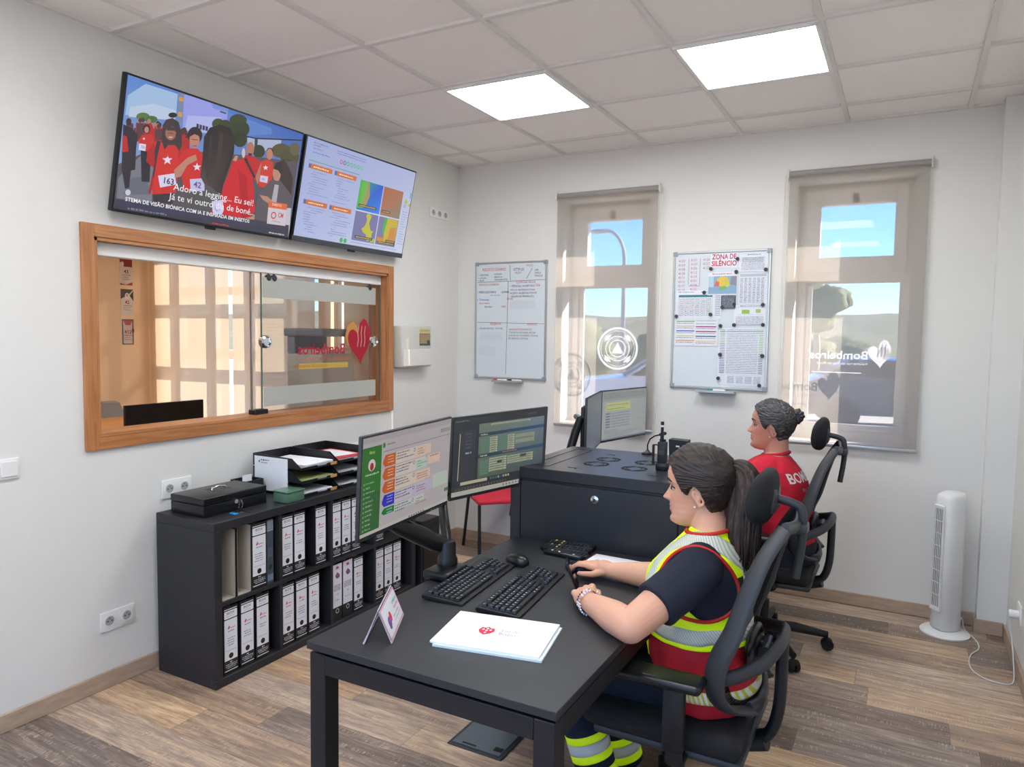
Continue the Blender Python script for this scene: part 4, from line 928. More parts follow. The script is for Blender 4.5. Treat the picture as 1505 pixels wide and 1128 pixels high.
for c_, L in enumerate(nums):
    for i, t in enumerate(L): p.text(t, .055+.13*c_, .925-.027*i*1.12-(.0 if c_ == 0 else -.005), .016, (190, 80, 110), wide=.95)
p.line((.165, .95), (.165, .76), .0025, (150, 90, 130)); p.line((.285, .95), (.285, .75), .0025, (150, 90, 130)); p.line((.165, .75), (.285, .75), .0025, (150, 90, 130))
p.build('handwriting', m_printg, wb)
def sheet(name, u0, v0, u1, v1, label, fn, k, col=None, group=None):
    x0, x1, z0, z1 = B0+u0*BW, B0+u1*BW, BZ0+v0*BH, BZ0+v1*BH; y = -.0135-.0016*k
    b = MB(); b.box(x0, x1, y-.0006, y, z0, z1); o = b.build(name, mat(name+'_stock%d' % k, col or (226, 229, 238), .8)); tag(o, label, 'sheet of paper', group)
    p = Paint((x0, y-.0007, z0), (1, 0, 0), (0, 0, 1), x1-x0, z1-z0); fn(p, x1-x0, z1-z0); p.build('sheet_print', m_print, o)
tq = (116, 120, 140)
def s_title(p, w_, h_): p.text('ZONA DE', .5, .60, .031, (196, 40, 50), 'c', True, fit=.150); p.text('SILÊNCIO', .5, .14, .031, (196, 40, 50), 'c', True, fit=.156)
def s_form(p, w_, h_):
    p.scribble(.3, .75, .93, .006, tq)
    for q in range(4): p.line((.1, .80-.08*q), (.9, .80-.08*q), .0012, tq); p.scribble(.12, .85, .74-.08*q, .005, (150, 152, 166))
    for q in range(5): p.scribble(.1, .9, .42-.08*q, .005, (150, 152, 166))
def s_map(p, w_, h_):
    p.scribble(.15, .8, .9, .007, (190, 120, 110)); p.rect(.02, .05, .98, .82, (140, 172, 200)); p.up(); p.rect(.02, .35, .2, .82, (180, 205, 222)); p.poly([(.75, .45), (.98, .4), (.98, .82), (.8, .82)], (140, 142, 156)); p.up()
    p.poly([(.3, .45), (.32, .72), (.48, .82), (.66, .76), (.74, .6), (.66, .42), (.5, .36)], (226, 190, 80)); p.poly([(.22, .4), (.28, .62), (.4, .56), (.38, .36)], (216, 110, 104)); p.poly([(.4, .36), (.6, .40), (.66, .30), (.5, .2), (.38, .26)], (120, 180, 110)); p.poly([(.55, .42), (.72, .56), (.76, .42), (.66, .34)], (196, 206, 96)); p.ell(.6, .58, .12, .12, (206, 196, 90))
def table(cols, rows, c=(120, 124, 140), head=None, rnd=random.Random(9)):
    def f(p, w_, h_):
        if head: p.rect(.03, .9, .97, .985, head)
        for q in range(rows):
            v = .86-.84*q/rows; p.line((.03, v), (.97, v), .0008, (176, 180, 196))
            for k in range(cols): p.scribble(.05+.9*k/cols, .05+.9*(k+.62)/cols, v-.6*.84/rows, min(.006, .5*h_*.84/rows), c, rnd=rnd)
    return f
def s_sched(p, w_, h_):
    p.scribble(.05, .4, .93, .006, (120, 150, 120)); p.scribble(.55, .9, .93, .006, tq); p.rect(.06, .76, .80, .84, (70, 130, 140)); p.up()
    cl = [(206, 120, 110), (120, 170, 140), (110, 130, 150)]; rr = random.Random(4)
    for q in range(9):
        p.line((.06, .72-.07*q), (.80, .72-.07*q), .0008, (120, 180, 170))
        for k in range(6): p.scribble(.08+.12*k, .17+.12*k, .68-.07*q, .005, rr.choice(cl), rnd=rr)
    for q in range(7): p.line((.06+.123*q, .76), (.06+.123*q, .13), .0008, (90, 100, 110))
    for q in range(12): p.rect(.86, .12+.06*q, .97, .14+.06*q, (150, 154, 178))
def s_codes(p, w_, h_):
    L = [(120, 186, 110), (226, 196, 120), (40, 110, 190), (226, 216, 100), (216, 170, 110)]; Rr = [(120, 180, 120), (160, 50, 120), (190, 50, 80), (50, 110, 120), (226, 206, 150)]
    for q in range(5):
        p.rect(.03, .90-.18*q, .46, .94-.18*q, L[q]); p.rect(.49, .88-.18*q if q else .93, .96, .92-.18*q if q else .95, Rr[q]); p.scribble(.03, .44, .84-.18*q, .005, tq); p.scribble(.5, .94, .82-.18*q, .005, tq)
def s_black(p, w_, h_):
    p.rect(0, 0, 1, 1, (72, 78, 88)); p.up(); rr = random.Random(2)
    for q in range(9): p.scribble(.08, .92, .08+.1*q, .006, (150, 156, 166), rnd=rr)
def s_green(p, w_, h_):
    p.scribble(.2, .9, .92, .006, tq); p.rect(.25, .55, .5, .75, (150, 190, 80)); p.rect(.7, .6, .85, .78, (160, 196, 100)); p.line((.08, .5), (.95, .5), .001, tq); p.line((.08, .88), (.95, .88), .001, tq)
    for q in range(6): p.scribble(.06, .95, .38-.07*q, .005, (130, 130, 160))
def s_long(p, w_, h_):
    rr = random.Random(8); cl = [(90, 160, 90), (120, 190, 110), (110, 110, 150), (160, 90, 160), (120, 120, 170), (60, 110, 170), (50, 60, 90)]
    for q in range(26):
        v = .96-.03*q; c = cl[min(6, q//4)]
        p.rect(.03, v, .14, v+.009, c); p.rect(.82 if q < 3 else .87, v, .96, v+.009, (130, 190, 80) if q < 14 else (60, 60, 100)); p.scribble(.18, .85, v, .005, (150, 156, 176), rnd=rr)
    p.rect(.03, .935, .96, .943, (80, 160, 110))
    for q in range(5):
        for k in range(4): p.scribble(.22+.19*k, .36+.19*k, .14-.025*q, .005, (140, 146, 180), rnd=rr)
G = 'papers on the board between the windows'
sheet('title_sheet', .395, .876, .670, .980, 'sheet printed ZONA DE SILÊNCIO in red, at the top of the board', s_title, 0, group=G)
sheet('form_sheet', .682, .844, .968, .968, 'form sheet in the top right corner of the board', s_form, 1, group=G)
sheet('map_sheet', .374, .681, .675, .845, 'colour map of municipalities in the upper middle of the board', s_map, 3, group=G)
sheet('table_sheet', .691, .617, .968, .830, 'grid table sheet at the right of the colour map', table(6, 16, head=(190, 192, 204)), 1, group=G)
sheet('schedule_sheet', .040, .509, .523, .718, 'landscape duty schedule with a teal header under the handwritten numbers', s_sched, 2, group=G)
sheet('code_sheet', .038, .312, .492, .507, 'colour code sheet with green, yellow, blue and red bars', s_codes, 1, group=G)
sheet('black_notice', .517, .585, .665, .676, 'small black notice under the colour map', s_black, 4, (70, 74, 82), group=G)
sheet('notice_sheet', .652, .468, .960, .610, 'notice with two green blocks, right of the middle of the board', s_green, 2, group=G)
sheet('contact_sheet', .503, .035, .968, .446, 'long contact list sheet in the lower right of the board', s_long, 0, group=G)
def magnet(px, pz, label):
    b = MB(); b.lathe([(.0115, 0), (.012, .004), (.010, .009), (.001, .010)], (px, -.0215, pz), 18, 0, Matrix.Rotation(PI/2, 4, 'X')); b.ell((px, -.0215, pz), (.010, .0015, .010))
    o = b.build('magnet', m_dark, None, 40); tag(o, label, 'magnet', 'round magnets on the board')
for px_, pz_, lb in [(2.086, 2.075, 'at the right end of the red title sheet'), (2.257, 2.004, 'at the lower right corner of the form sheet'), (1.923, 2.018, 'at the lower left corner of the red title sheet'), (2.081, 1.995, 'under the right end of the red title sheet'), (1.885, 1.869, 'above the right end of the teal schedule'), (2.074, 1.792, 'between the black notice and the grid table'), (2.248, 1.788, 'at the lower right corner of the grid table'), (2.002, 1.774, 'on the lower left corner of the black notice'), (1.93, 1.729, 'inside the lower right of the teal schedule'), (1.709, 1.717, 'at the lower left corner of the teal schedule'), (1.994, 1.657, 'right of the colour bars, above the long contact list'), (2.078, 1.663, 'at the lower left corner of the green block notice'), (2.252, 1.665, 'at the lower right corner of the green block notice'), (1.997, 1.475, 'at the left edge of the long contact list, halfway down'), (2.255, 1.474, 'at the right edge of the long contact list, halfway down'), (1.991, 1.324, 'at the bottom left corner of the long contact list'), (2.244, 1.288, 'at the bottom right corner of the long contact list')]:
    magnet(px_, pz_, 'round black magnet '+lb)

# ================================================================ bookcase and its binders
BX0, BX1, BY0, BY1, BT = .05, .44, -2.60, -1.13, .745
r = empty('bookcase', 'black low open bookcase of eight compartments full of binders, under the timber window', 'bookcase', (.245, -1.86, 0))
b = MB(); b.rbox(BX0, BX1, BY0, BY1, BT-.04, BT, .002, 1); b.build('top_board', m_blackwood, r)
b = MB(); b.rbox(BX0, BX1, BY0+.0, BY1, 0, .04, .002, 1); b.build('bottom_board', m_blackwood, r)
for y in (BY0, BY1-.04):
    b = MB(); b.rbox(BX0, BX1, y, y+.04, .04, BT-.04, .002, 1); b.build('side_panel', m_blackwood, r)
cells = []
cw = (BY1-BY0-.08-3*.018)/4
for k in range(4): cells.append(BY0+.04+k*(cw+.018))
for k in range(1, 4):
    b = MB(); b.box(BX0, BX1-.004, cells[k]-.018, cells[k], .04, BT-.04); b.build('divider', m_blackwood, r)
for k in range(4):
    b = MB(); b.box(BX0, BX1-.004, cells[k], cells[k]+cw, .363, .381); b.build('shelf', m_blackwood, r)
b = MB(); b.box(BX0, BX0+.006, BY0+.04, BY1-.04, .04, BT-.04); b.build('back_board', m_blackwood, r)
for (y, z) in ((BY0, .03), (BY0, BT-.02)):
    for x in (BX0+.03, BX1-.03):
        b = MB(); b.cyl((x, y-.0006, z), (x, y+.002, z), .007, 12); b.build('screw_cap', m_dark, r)
m_bind = mat('binder_black_paper', (34, 34, 37), 0.55, bump=.2, bscale=400)
m_bindin = mat('binder_inside_board', (176, 168, 154), 0.75)
m_bindg = mat('binder_slate', (66, 76, 88), 0.45)
ROW = {1: .381, 2: .04}
ordn = ['leftmost', 'second', 'third', 'fourth']
def spine_print(p, w_, h_, style, rr):
    if style == 'std':
        p.rect(.06, .945, .94, .957, (236, 236, 240))
        for q in ((.06, .815, .94, .93),): 
            p.poly([(q[0]+.04, q[1]), (q[2]-.04, q[1]), (q[2], q[1]+.01), (q[2], q[3]-.01), (q[2]-.04, q[3]), (q[0]+.04, q[3]), (q[0], q[3]-.01), (q[0], q[1]+.01)], (232, 234, 240))
        p.text('BOX', .5, .872, .012, (90, 92, 100), 'c', wide=1.2); p.line((.25, .845), (.75, .845), .0012, (90, 92, 100)); p.line((.25, .90), (.75, .90), .001, (120, 122, 130))
        p.rect(.06, .20, .94, .80, (230, 232, 240)); p.up()
        p.poly([(.28+a*.5, .67+c*.5) for a, c in ((0, 0), (.12, .05), (.2, .1), (.24, .055), (.36, .045), (.3, .02), (.14, -.03))], (214, 70, 80)); p.scribble(.45, .80, .665, .006, (224, 110, 116), rnd=rr)
        p.scribble(.3, .72, .62, .006, (120, 130, 160), rnd=rr)
        for q in range(rr.choice([2, 3, 4])): p.scribble(.2+.1*rr.random(), .8-.1*rr.random(), .52-.035*q, .005, (120, 124, 144), rnd=rr)
        p.scribble(.15, .85, .34, .004, (170, 172, 186), rnd=rr)
        p.ell(.5, .262, .0125/w_, .0125/h_, (20, 20, 22), 22); p.up()
        p.scribble(.42, .6, .165, .006, (225, 225, 230), rnd=rr)
        for q in range(3): p.scribble(.12+.1*(q == 2), .9-.1*(q == 2), .135-.025*q, .005, (200, 200, 206), rnd=rr)
        p.rect(.06, .045, .94, .057, (236, 236, 240))
    elif style == 'long':
        p.rect(.04, .24, .96, .99, (230, 230, 240)); p.up(); p.ell(.5, .93, .012/w_, .007/h_, (190, 60, 90), 10); p.scribble(.3, .7, .90, .004, (150, 150, 170), rnd=rr)
        p.poly([(.3, .80), (.5, .85), (.72, .80), (.75, .76), (.5, .735), (.34, .765)], (110, 80, 130)); p.up(); p.ell(.5, .80, .08, .02, (190, 70, 120), 12)
        for q in range(5): p.scribble(.15, .85, .62-.022*q, .005, (110, 112, 140), rnd=rr)
        p.scribble(.4, .6, .46, .005, tq, rnd=rr); p.scribble(.25, .75, .36, .005, (150, 152, 176), rnd=rr)
        p.ring(.5, .175, .013/w_, .013/h_, .3, (196, 196, 200), 24)
    elif style == 'slate':
        p.rect(.06, .82, .94, .98, (150, 158, 172)); p.up()
        for q in range(5): p.scribble(.15, .85, .96-.028*q, .005, (90, 100, 116), rnd=rr)
        for q in range(6): p.scribble(.15, .85, .55-.025*q, .005, (110, 122, 140), rnd=rr)
        p.ell(.5, .262, .0105/w_, .0125/h_, (24, 26, 30), 18); p.rect(.06, .05, .94, .15, (110, 126, 142))
def binder(y0, w_, row, style='std', label='', x=.425, group=None, h_=.312):
    z = ROW[row]; rr = random.Random(int(abs(y0)*1000)+row)
    r = empty('binder', label, 'binder', (x-.15, y0+w_/2, z), group=group); y1 = y0+w_
    if style == 'open':
        b = MB(); b.box(x-.28, x, y0, y0+.003, z, z+h_, 0); b.box(x-.28, x, y1-.003, y1, z, z+h_, 0); b.box(x-.283, x-.28, y0, y1, z, z+h_, 0)
        b.box(x-.28, x-.0005, y0+.003, y0+.0045, z+.003, z+h_-.0005, 1); b.box(x-.28, x-.0005, y1-.0045, y1-.003, z+.003, z+h_-.0005, 1); b.box(x-.28, x-.0005, y0+.0045, y1-.0045, z, z+.003, 1); b.box(x-.28, x-.278, y0+.0045, y1-.0045, z+.003, z+h_, 1)
        b.build('cardboard_case', [m_bind, m_bindin], r); return r
    b = MB(); m_ = m_bindg if style == 'slate' else m_bind
    b.rbox(x-.28, x, y0, y0+.0035, z, z+h_, .001, 1); b.rbox(x-.28, x, y1-.0035, y1, z, z+h_, .001, 1); b.rbox(x-.004, x, y0, y1, z, z+h_, .0015, 1); b.build('cover', m_, r)
    b = MB(); b.box(x-.27, x-.03, y0+.006, y0+w_*.8, z+.008, z+h_-.012); b.build('sheets', m_paper, r)
    p = Paint((x, y0, z), (0, 1, 0), (0, 0, 1), w_, h_); spine_print(p, w_, h_, style, rr); p.build('spine_print', m_printg, r)
top = 'in the upper row, '; low = 'in the lower row, '; cn = ['first compartment from the left', 'second compartment from the left', 'third compartment from the left', 'last compartment']
binder(-2.556, .082, 1, 'open', 'black binder case showing its beige inside, leftmost in the upper row')
binder(-2.468, .082, 1, 'open', 'black binder case showing its beige inside, second in the upper row')
binder(-2.383, .088, 1, 'std', 'white-labelled black binder between the open beige cases and the slate binder')
binder(-2.292, .040, 1, 'slate', 'narrow slate grey binder at the end of the first upper compartment')
binder(-2.200, .074, 1, 'std', 'white-labelled black binder, left of the pair in the second upper compartment')
binder(-2.122, .078, 1, 'std', 'white-labelled black binder, right of the pair in the second upper compartment')
binder(-1.975, .080, 1, 'std', 'white-labelled black binder standing alone at the right of the second upper compartment', group=None)
binder(-1.850, .068, 1, 'std', 'white-labelled black binder, leftmost in the third upper compartment')
binder(-1.778, .075, 1, 'std', 'white-labelled black binder, middle of the third upper compartment')
binder(-1.700, .075, 1, 'std', 'white-labelled black binder cut off by the monitor edge in the third upper compartment')
binder(-1.497, .075, 1, 'std', 'black binder just showing under the monitor in the last upper compartment')
for y, lb in ((-2.545, 'leftmost of three'), (-2.452, 'middle of three'), (-2.362, 'rightmost of three')): binder(y, .080, 2, 'std', 'white-labelled black binder, %s in the first lower compartment' % lb)
for y, lb in ((-2.200, 'leftmost of three'), (-2.112, 'middle of three'), (-2.025, 'rightmost of three')): binder(y, .080, 2, 'std', 'white-labelled black binder, %s in the second lower compartment' % lb)
binder(-1.850, .076, 2, 'long', 'dark grey binder with a long white spine label and purple emblem, left of two alike')
binder(-1.770, .080, 2, 'long', 'dark grey binder with a long white spine label and purple emblem, right of two alike')
binder(-1.683, .080, 2, 'std', 'white-labelled black binder beside the purple emblem binders, third lower compartment')
for y, lb in ((-1.500, 'leftmost of three'), (-1.418, 'middle of three'), (-1.336, 'rightmost of three')): binder(y, .078, 2, 'std', 'white-labelled black binder, %s in the last lower compartment' % lb)

# ---- on top of the bookcase
r = empty('cash_box', 'black metal cash box with a key in its lock, on the bookcase', 'cash box', (.21, -2.38, BT))
b = MB(); b.rbox(.10, .325, -2.56, -2.20, BT, BT+.054, .004, 2); b.build('box_base', m_blackg, r, 40)
b = MB(); b.rbox(.099, .326, -2.561, -2.199, BT+.055, BT+.088, .005, 3); b.build('box_lid', m_blackg, r, 40)
b = MB(); b.rbox(.165, .245, -2.43, -2.33, BT+.0875, BT+.0895, .003, 1); b.build('handle_recess', m_dark, r)
b = MB(); b.tube([(.205, -2.42, BT+.089), (.205, -2.415, BT+.097), (.20, -2.38, BT+.102), (.205, -2.345, BT+.097), (.205, -2.34, BT+.089)], .005, 8); b.build('carrying_handle', m_chrome, r, 60)
b = MB(); b.cyl((.325, -2.385, BT+.045), (.333, -2.385, BT+.045), .012, 18); b.build('lock', m_chrome, r, 40)
r = empty('key_ring', 'small keys with a blue tag hanging from the cash box lock', 'keys', (.34, -2.38, BT))
b = MB(); b.box(.333, .352, -2.3865, -2.3835, BT+.036, BT+.054); b.lathe([(.011, -.001), (.011, .001)], (.357, -2.385, BT+.045), 16, 0, Matrix.Rotation(PI/2, 4, 'X')); b.build('key_in_lock', m_chrome, r)
b = MB(); b.tube([(.358+.012*math.cos(a), -2.385+.006*math.sin(a), BT+.028+.016*math.sin(a)) for a in [2*PI*k/16 for k in range(16)]], .0012, 6, closed=True, cap=False); b.build('split_ring', m_chrome, r)
b = MB(); b.rbox(.352, .392, -2.445, -2.425, BT, BT+.006, .002, 1, M=Matrix.Translation((0, 0, 0))); b.build('blue_tag', mat('blue_tag', (30, 140, 210), .4), r)
b = MB(); b.box(.365, .415, -2.388, -2.380, BT, BT+.002); b.lathe([(.012, 0), (.012, .0025)], (.362, -2.384, BT), 14); b.build('loose_key', m_chrome, r)
r = empty('pencil_tray', 'small black open box with a paper slip behind the cash box', 'desk tidy', (.10, -2.22, BT))
b = MB()
for a in ((.06, .17, -2.19, -2.187), (.06, .17, -2.08, -2.077)): b.box(*a, BT, BT+.085)
b.box(.06, .063, -2.19, -2.077, BT, BT+.085); b.box(.167, .17, -2.19, -2.077, BT, BT+.085); b.box(.06, .17, -2.19, -2.077, BT, BT+.003); b.build('tray_box', m_blackg, r)
b = MB(); b.box(.11, .112, -2.16, -2.10, BT+.003, BT+.105, 0, M=Matrix.Translation((0, 0, 0))); b.build('paper_slip', m_paper, r)
m_green = mat('green_tinted_plastic', (96, 132, 112), 0.3, trans=.25, var=.2, vscale=30)
r = empty('card_box', 'dark green translucent plastic box beside the letter trays', 'plastic box', (.38, -2.12, BT))
b = MB(); b.rbox(.335, .435, -2.17, -2.055, BT, BT+.05, .008, 2); b.build('box_body', m_green, r, 40)
b = MB(); b.rbox(.333, .437, -2.172, -2.053, BT+.051, BT+.058, .004, 2); b.build('box_lid', m_green, r, 40)
# letter tray towers
m_tray = mat('tray_black_plastic', (30, 31, 34), 0.32)
def letter_trays(x0, y0, label, tops, tiers=3, ang=0.0, lab=False):
    r = empty('letter_tray_stack', label, 'letter trays', (x0, y0, BT), ang); L, Wd = .345, .262; gap = .068
    for k in range(tiers):
        z = gap*k
        b = MB()
        b.box(0, L, 0, Wd, z+.004, z+.008)
        for s in (0, Wd-.003): b.prism([(0, z+.004), (L*.80, z+.004), (L*.98, z+.006), (L*.98, z+.016), (L*.80, z+.060), (0, z+.066)], s, s+.003, 'y')
        b.box(0, .003, 0, Wd, z+.004, z+.066)
        b.prism([(L-.02, z+.004), (L, z+.004), (L+.002, z+.018), (L-.004, z+.018)], 0.0, Wd*.42, 'y'); b.prism([(L-.02, z+.004), (L, z+.004), (L+.002, z+.018), (L-.004, z+.018)], Wd*.72, Wd, 'y')
        t = local(b.build('tray', m_tray, None), r)
        b = MB(); b.rbox(L+.001, L+.004, Wd*.78, Wd*.95, z+.004, z+.02, .001, 1); local(b.build('label_holder', mat('amber_clip', (196, 150, 90), .3), None), t)
    b = MB(); b.box(.012, L*.72, -.0012, -.0003, .015, .19); 
    if lab:
        l_ = local(b.build('side_label', m_paper, None), r)
        p = Paint((.012, -.0013, .015), (1, 0, 0), (0, 0, 1), L*.72-.012, .175); p.scribble(.2, .45, .88, .007, (90, 94, 110)); p.scribble(.2, .4, .80, .006, (120, 124, 140)); p.poly([(.12, .84), (.17, .90), (.16, .80)], (60, 60, 74)); q = p.build('label_print', m_print, None); q.parent = l_
    return r
def papers_in(x0, y0, z, n, label, cover=None, ang=.05, name='paper_stack'):
    r = empty(name, label, 'papers', (x0, y0, z), ang)
    b = MB()
    for k in range(n): o = .004*math.sin(k*2.3); b.box(-.145+o, .15+o, -.105+o*.5, .105+o*.5, .0015*k, .0015*k+.0012)
    local(b.build('sheets', m_paper, None), r)
    if cover:
        b = MB(); b.box(-.150, .155, -.110, .11, .0015*n, .0015*n+.002); local(b.build('cover_sheet', cover, None), r)
    return r
letter_trays(.06, -2.045, 'stack of three black letter trays with a white side label, next to the cash box', 0, lab=True)
letter_trays(.06, -1.77, 'stack of three black letter trays further along the bookcase, holding a red folder', 0)
letter_trays(.06, -1.495, 'stack of black letter trays behind the left monitor, at the far end of the bookcase', 0, 2)
for k, (z, n, lb) in enumerate([(BT+.009, 9, 'bottom tray of the white-labelled stack'), (BT+.077, 6, 'middle tray of the white-labelled stack'), (BT+.145, 12, 'top tray of the white-labelled stack')]):
    o = papers_in(.24, -1.914, z, n, 'loose white papers in the '+lb, mat('lime_folder', (196, 206, 130), .4) if k == 1 else None, .05*(k-1))
m_redf = mat('red_folder', (206, 52, 74), .4)
papers_in(.24, -1.639, BT+.009, 5, 'white papers in the bottom tray of the red folder stack'); papers_in(.24, -1.639, BT+.077, 7, 'white papers in the middle tray of the red folder stack', None, -.04)
r = papers_in(.235, -1.635, BT+.145, 8, 'red plastic folder with a white sheet on the top tray', m_redf, -.12, 'red_folder')
b = MB(); b.box(-.12, .10, -.085, .085, .0145, .0155); local(b.build('front_sheet', m_paper, None), r)
papers_in(.24, -1.364, BT+.009, 5, 'white papers in the trays behind the left monitor')

# ================================================================ computer tower beside the bookcase
r = empty('computer_tower', 'black computer tower on the floor at the far end of the bookcase', 'computer', (.27, -.98, 0))
b = MB(); b.rbox(.06, .46, -1.09, -.90, .012, .42, .006, 2); b.build('tower_casing', m_black, r)
b = MB(); b.rbox(.461, .466, -1.08, -.91, .03, .40, .002, 1); b.build('front_panel', m_blackg, r)
for y in (-1.07, -.93): b = MB(); b.rbox(.09, .42, y-.01, y+.01, 0, .012, .003, 1); b.build('foot', m_blackrub, r)

# ================================================================ red chair by the corner
r = empty('visitor_chair', 'red seated chair with thin black legs in the corner behind the monitors', 'chair', (.528, -.278, 0), -math.radians(45))
m_redc = mat('red_seat_fabric', (206, 44, 66), 0.8, bump=.2, bscale=300)
b = MB(); b.rbox(-.20, .215, -.195, .195, .425, .46, .016, 3); local(b.build('seat', m_redc, None, 60), r)
for sx, sy in ((.2, -.18), (.2, .18), (-.16, -.17), (-.16, .17)):
    b = MB(); b.tube([(sx, sy, .425), (sx-(.17 if sx < 0 else -.02), sy, 0)], .0125, 10, flat=.9); local(b.build('leg', m_metalb, None, 60), r)
b = MB(); b.tube([(-.19, -.15, .42), (-.205, -.15, .62), (-.215, -.15, .80), (-.215, .15, .80), (-.205, .15, .62), (-.19, .15, .42)], .010, 10); local(b.build('back_frame', m_metalb, None, 60), r)
b = MB(); b.rbox(-.215, -.19, -.16, .16, .60, .84, .012, 3); local(b.build('backrest', m_redc, None, 60), r)

# ================================================================ desks
def desk(y0, y1, x0, x1, label, zt=.74):
    r = empty('desk', label, 'desk', ((x0+x1)/2, (y0+y1)/2, 0))
    b = MB(); b.rbox(x0, x1, y0, y1, zt-.022, zt, .0015, 1); b.build('desk_top', m_desk, r)
    t = .055; i = .006
    b = MB()
    for y in (y0+i, y1-i-t): b.box(x0+i+t, x1-i-t, y, y+t, zt-.085, zt-.032)
    for x in (x0+i, x1-i-t): b.box(x, x+t, y0+i+t, y1-i-t, zt-.085, zt-.032)
    b.box(x0+.04, x1-.04, y0+.04, y1-.04, zt-.032, zt-.022); b.build('frame_rail', m_metalb, r, bev=.0015)
    for x in (x0+i, x1-i-t):
        for y in (y0+i, y1-i-t):
            b = MB(); b.rbox(x, x+t, y, y+t, 0, zt-.032, .002, 1); b.build('leg', m_metalb, r)
    return r
desk(-3.268, -2.068, 1.636, 2.388, 'black office desk in the foreground with keyboards and papers')
desk(-1.38, -.12, 1.46, 2.30, 'black desk behind the equipment cabinet, mostly hidden')
# floor box under the desk
r = empty('floor_box', 'grey floor outlet box lid set in the floor under the desk', 'floor outlet', (1.665, -2.31, 0))
b = MB(); b.rbox(1.545, 1.785, -2.435, -2.195, 0, .006, .002, 1); b.build('outlet_frame', m_dark, r)
b = MB(); b.rbox(1.56, 1.77, -2.42, -2.21, .006, .010, .002, 1); b.build('outlet_lid', mat('slate_lid', (88, 98, 106), .45), r)
b = MB(); b.box(1.60, 1.66, -2.412, -2.405, .010, .0115); b.box(1.73, 1.765, -2.40, -2.375, .010, .0115); b.build('lid_latch', m_blackrub, r)
b = MB(); b.tube([(1.70, -2.23, .01), (1.69, -2.20, .08), (1.64, -2.15, .35), (1.66, -2.12, .64), (1.66, -2.12, .70)], .005, 8); tag(b.build('power_cable', m_blackrub, None, 60), 'black cable rising from the floor outlet to the desk', 'cable')
# ================================================================ equipment cabinet (rack)
RX0, RX1, RY0, RY1, RZ = 1.603, 2.363, -2.055, -1.415, 1.034
r = empty('equipment_cabinet', 'black steel equipment cabinet with four fan grilles on top, behind the desk', 'cabinet', ((RX0+RX1)/2, -1.735, 0))
m_rack = mat('black_rack_steel', (40, 42, 48), 0.29, bump=.15, bscale=900)
b = MB(); b.rbox(RX0, RX1, RY0, RY1, RZ-.046, RZ, .003, 1); lid = b.build('top_cover', m_rack, r)
b = MB(); b.box(RX0, RX1, RY0+.012, RY1, .03, RZ-.046); b.box(RX0, RX0+.045, RY0, RY0+.012, .03, RZ-.05); b.box(RX1-.045, RX1, RY0, RY0+.012, .03, RZ-.05); b.box(RX0, RX1, RY0, RY0+.012, .03, .08); b.build('cabinet_body', m_rack, r)
b = MB(); b.rbox(RX0+.049, RX1-.049, RY0-.002, RY0+.010, .085, RZ-.056, .002, 1); dr = b.build('door', m_rack, r)
b = MB(); b.lathe([(.016, 0), (.016, .005), (.010, .007), (.001, .007)], (1.984, RY0-.003, .936), 24, 0, Matrix.Rotation(PI/2, 4, 'X')); b.build('lock', m_chrome, dr, 40)
b = MB(); b.box(1.981, 1.987, RY0-.0115, RY0-.010, .930, .942); b.build('key_slot', m_blackrub, dr)
b = MB()
for k in range(26): b.box(RX0-.0006, RX0+.0009, RY0+.018, RY0+.026, .25+.027*k, .262+.027*k)
b.build('side_perforations', m_blackrub, r)
for x in (RX0+.05, RX1-.05):
    for y in (RY0+.05, RY1-.05): b = MB(); b.lathe([(.02, 0), (.02, .03)], (x, y, 0), 14); b.build('foot', m_blackrub, r)
m_hole = mat('dark_opening', (8, 8, 10), 0.8)
for cx, cy in ((1.893, -1.823), (1.897, -1.690), (2.069, -1.842), (2.072, -1.680)):
    b = MB(); n = 40; vs = []; fs = []
    for rad in (.055, .042, .038, .030):
        for k in range(n): vs.append((cx+rad*math.cos(2*PI*k/n), cy+rad*math.sin(2*PI*k/n), RZ+.0008))
    for k in range(n):
        if k % 10 == 0: continue
        fs.append((k, (k+1) % n, n+(k+1) % n, n+k)); 
        if k % 10 > 2: fs.append((2*n+k, 2*n+(k+1) % n, 3*n+(k+1) % n, 3*n+k))
    b.add(vs, fs); b.build('fan_grille', m_hole, lid)
b = MB()
for (x0, x1, y0, y1) in ((1.66, 1.663, -1.98, -1.50), (1.74, 1.743, -1.98, -1.50), (1.66, 1.743, -1.50, -1.497), (1.66, 1.743, -1.983, -1.98)): b.box(x0, x1, y0, y1, RZ+.0003, RZ+.001)
for (x, y) in ((1.84, -1.96), (1.86, -1.56), (2.18, -1.95), (2.12, -1.58)): b.box(x-.02, x+.02, y-.002, y+.002, RZ+.0003, RZ+.001); b.box(x+.018, x+.021, y-.02, y+.002, RZ+.0003, RZ+.001)
b.build('cable_knockouts', m_hole, lid)

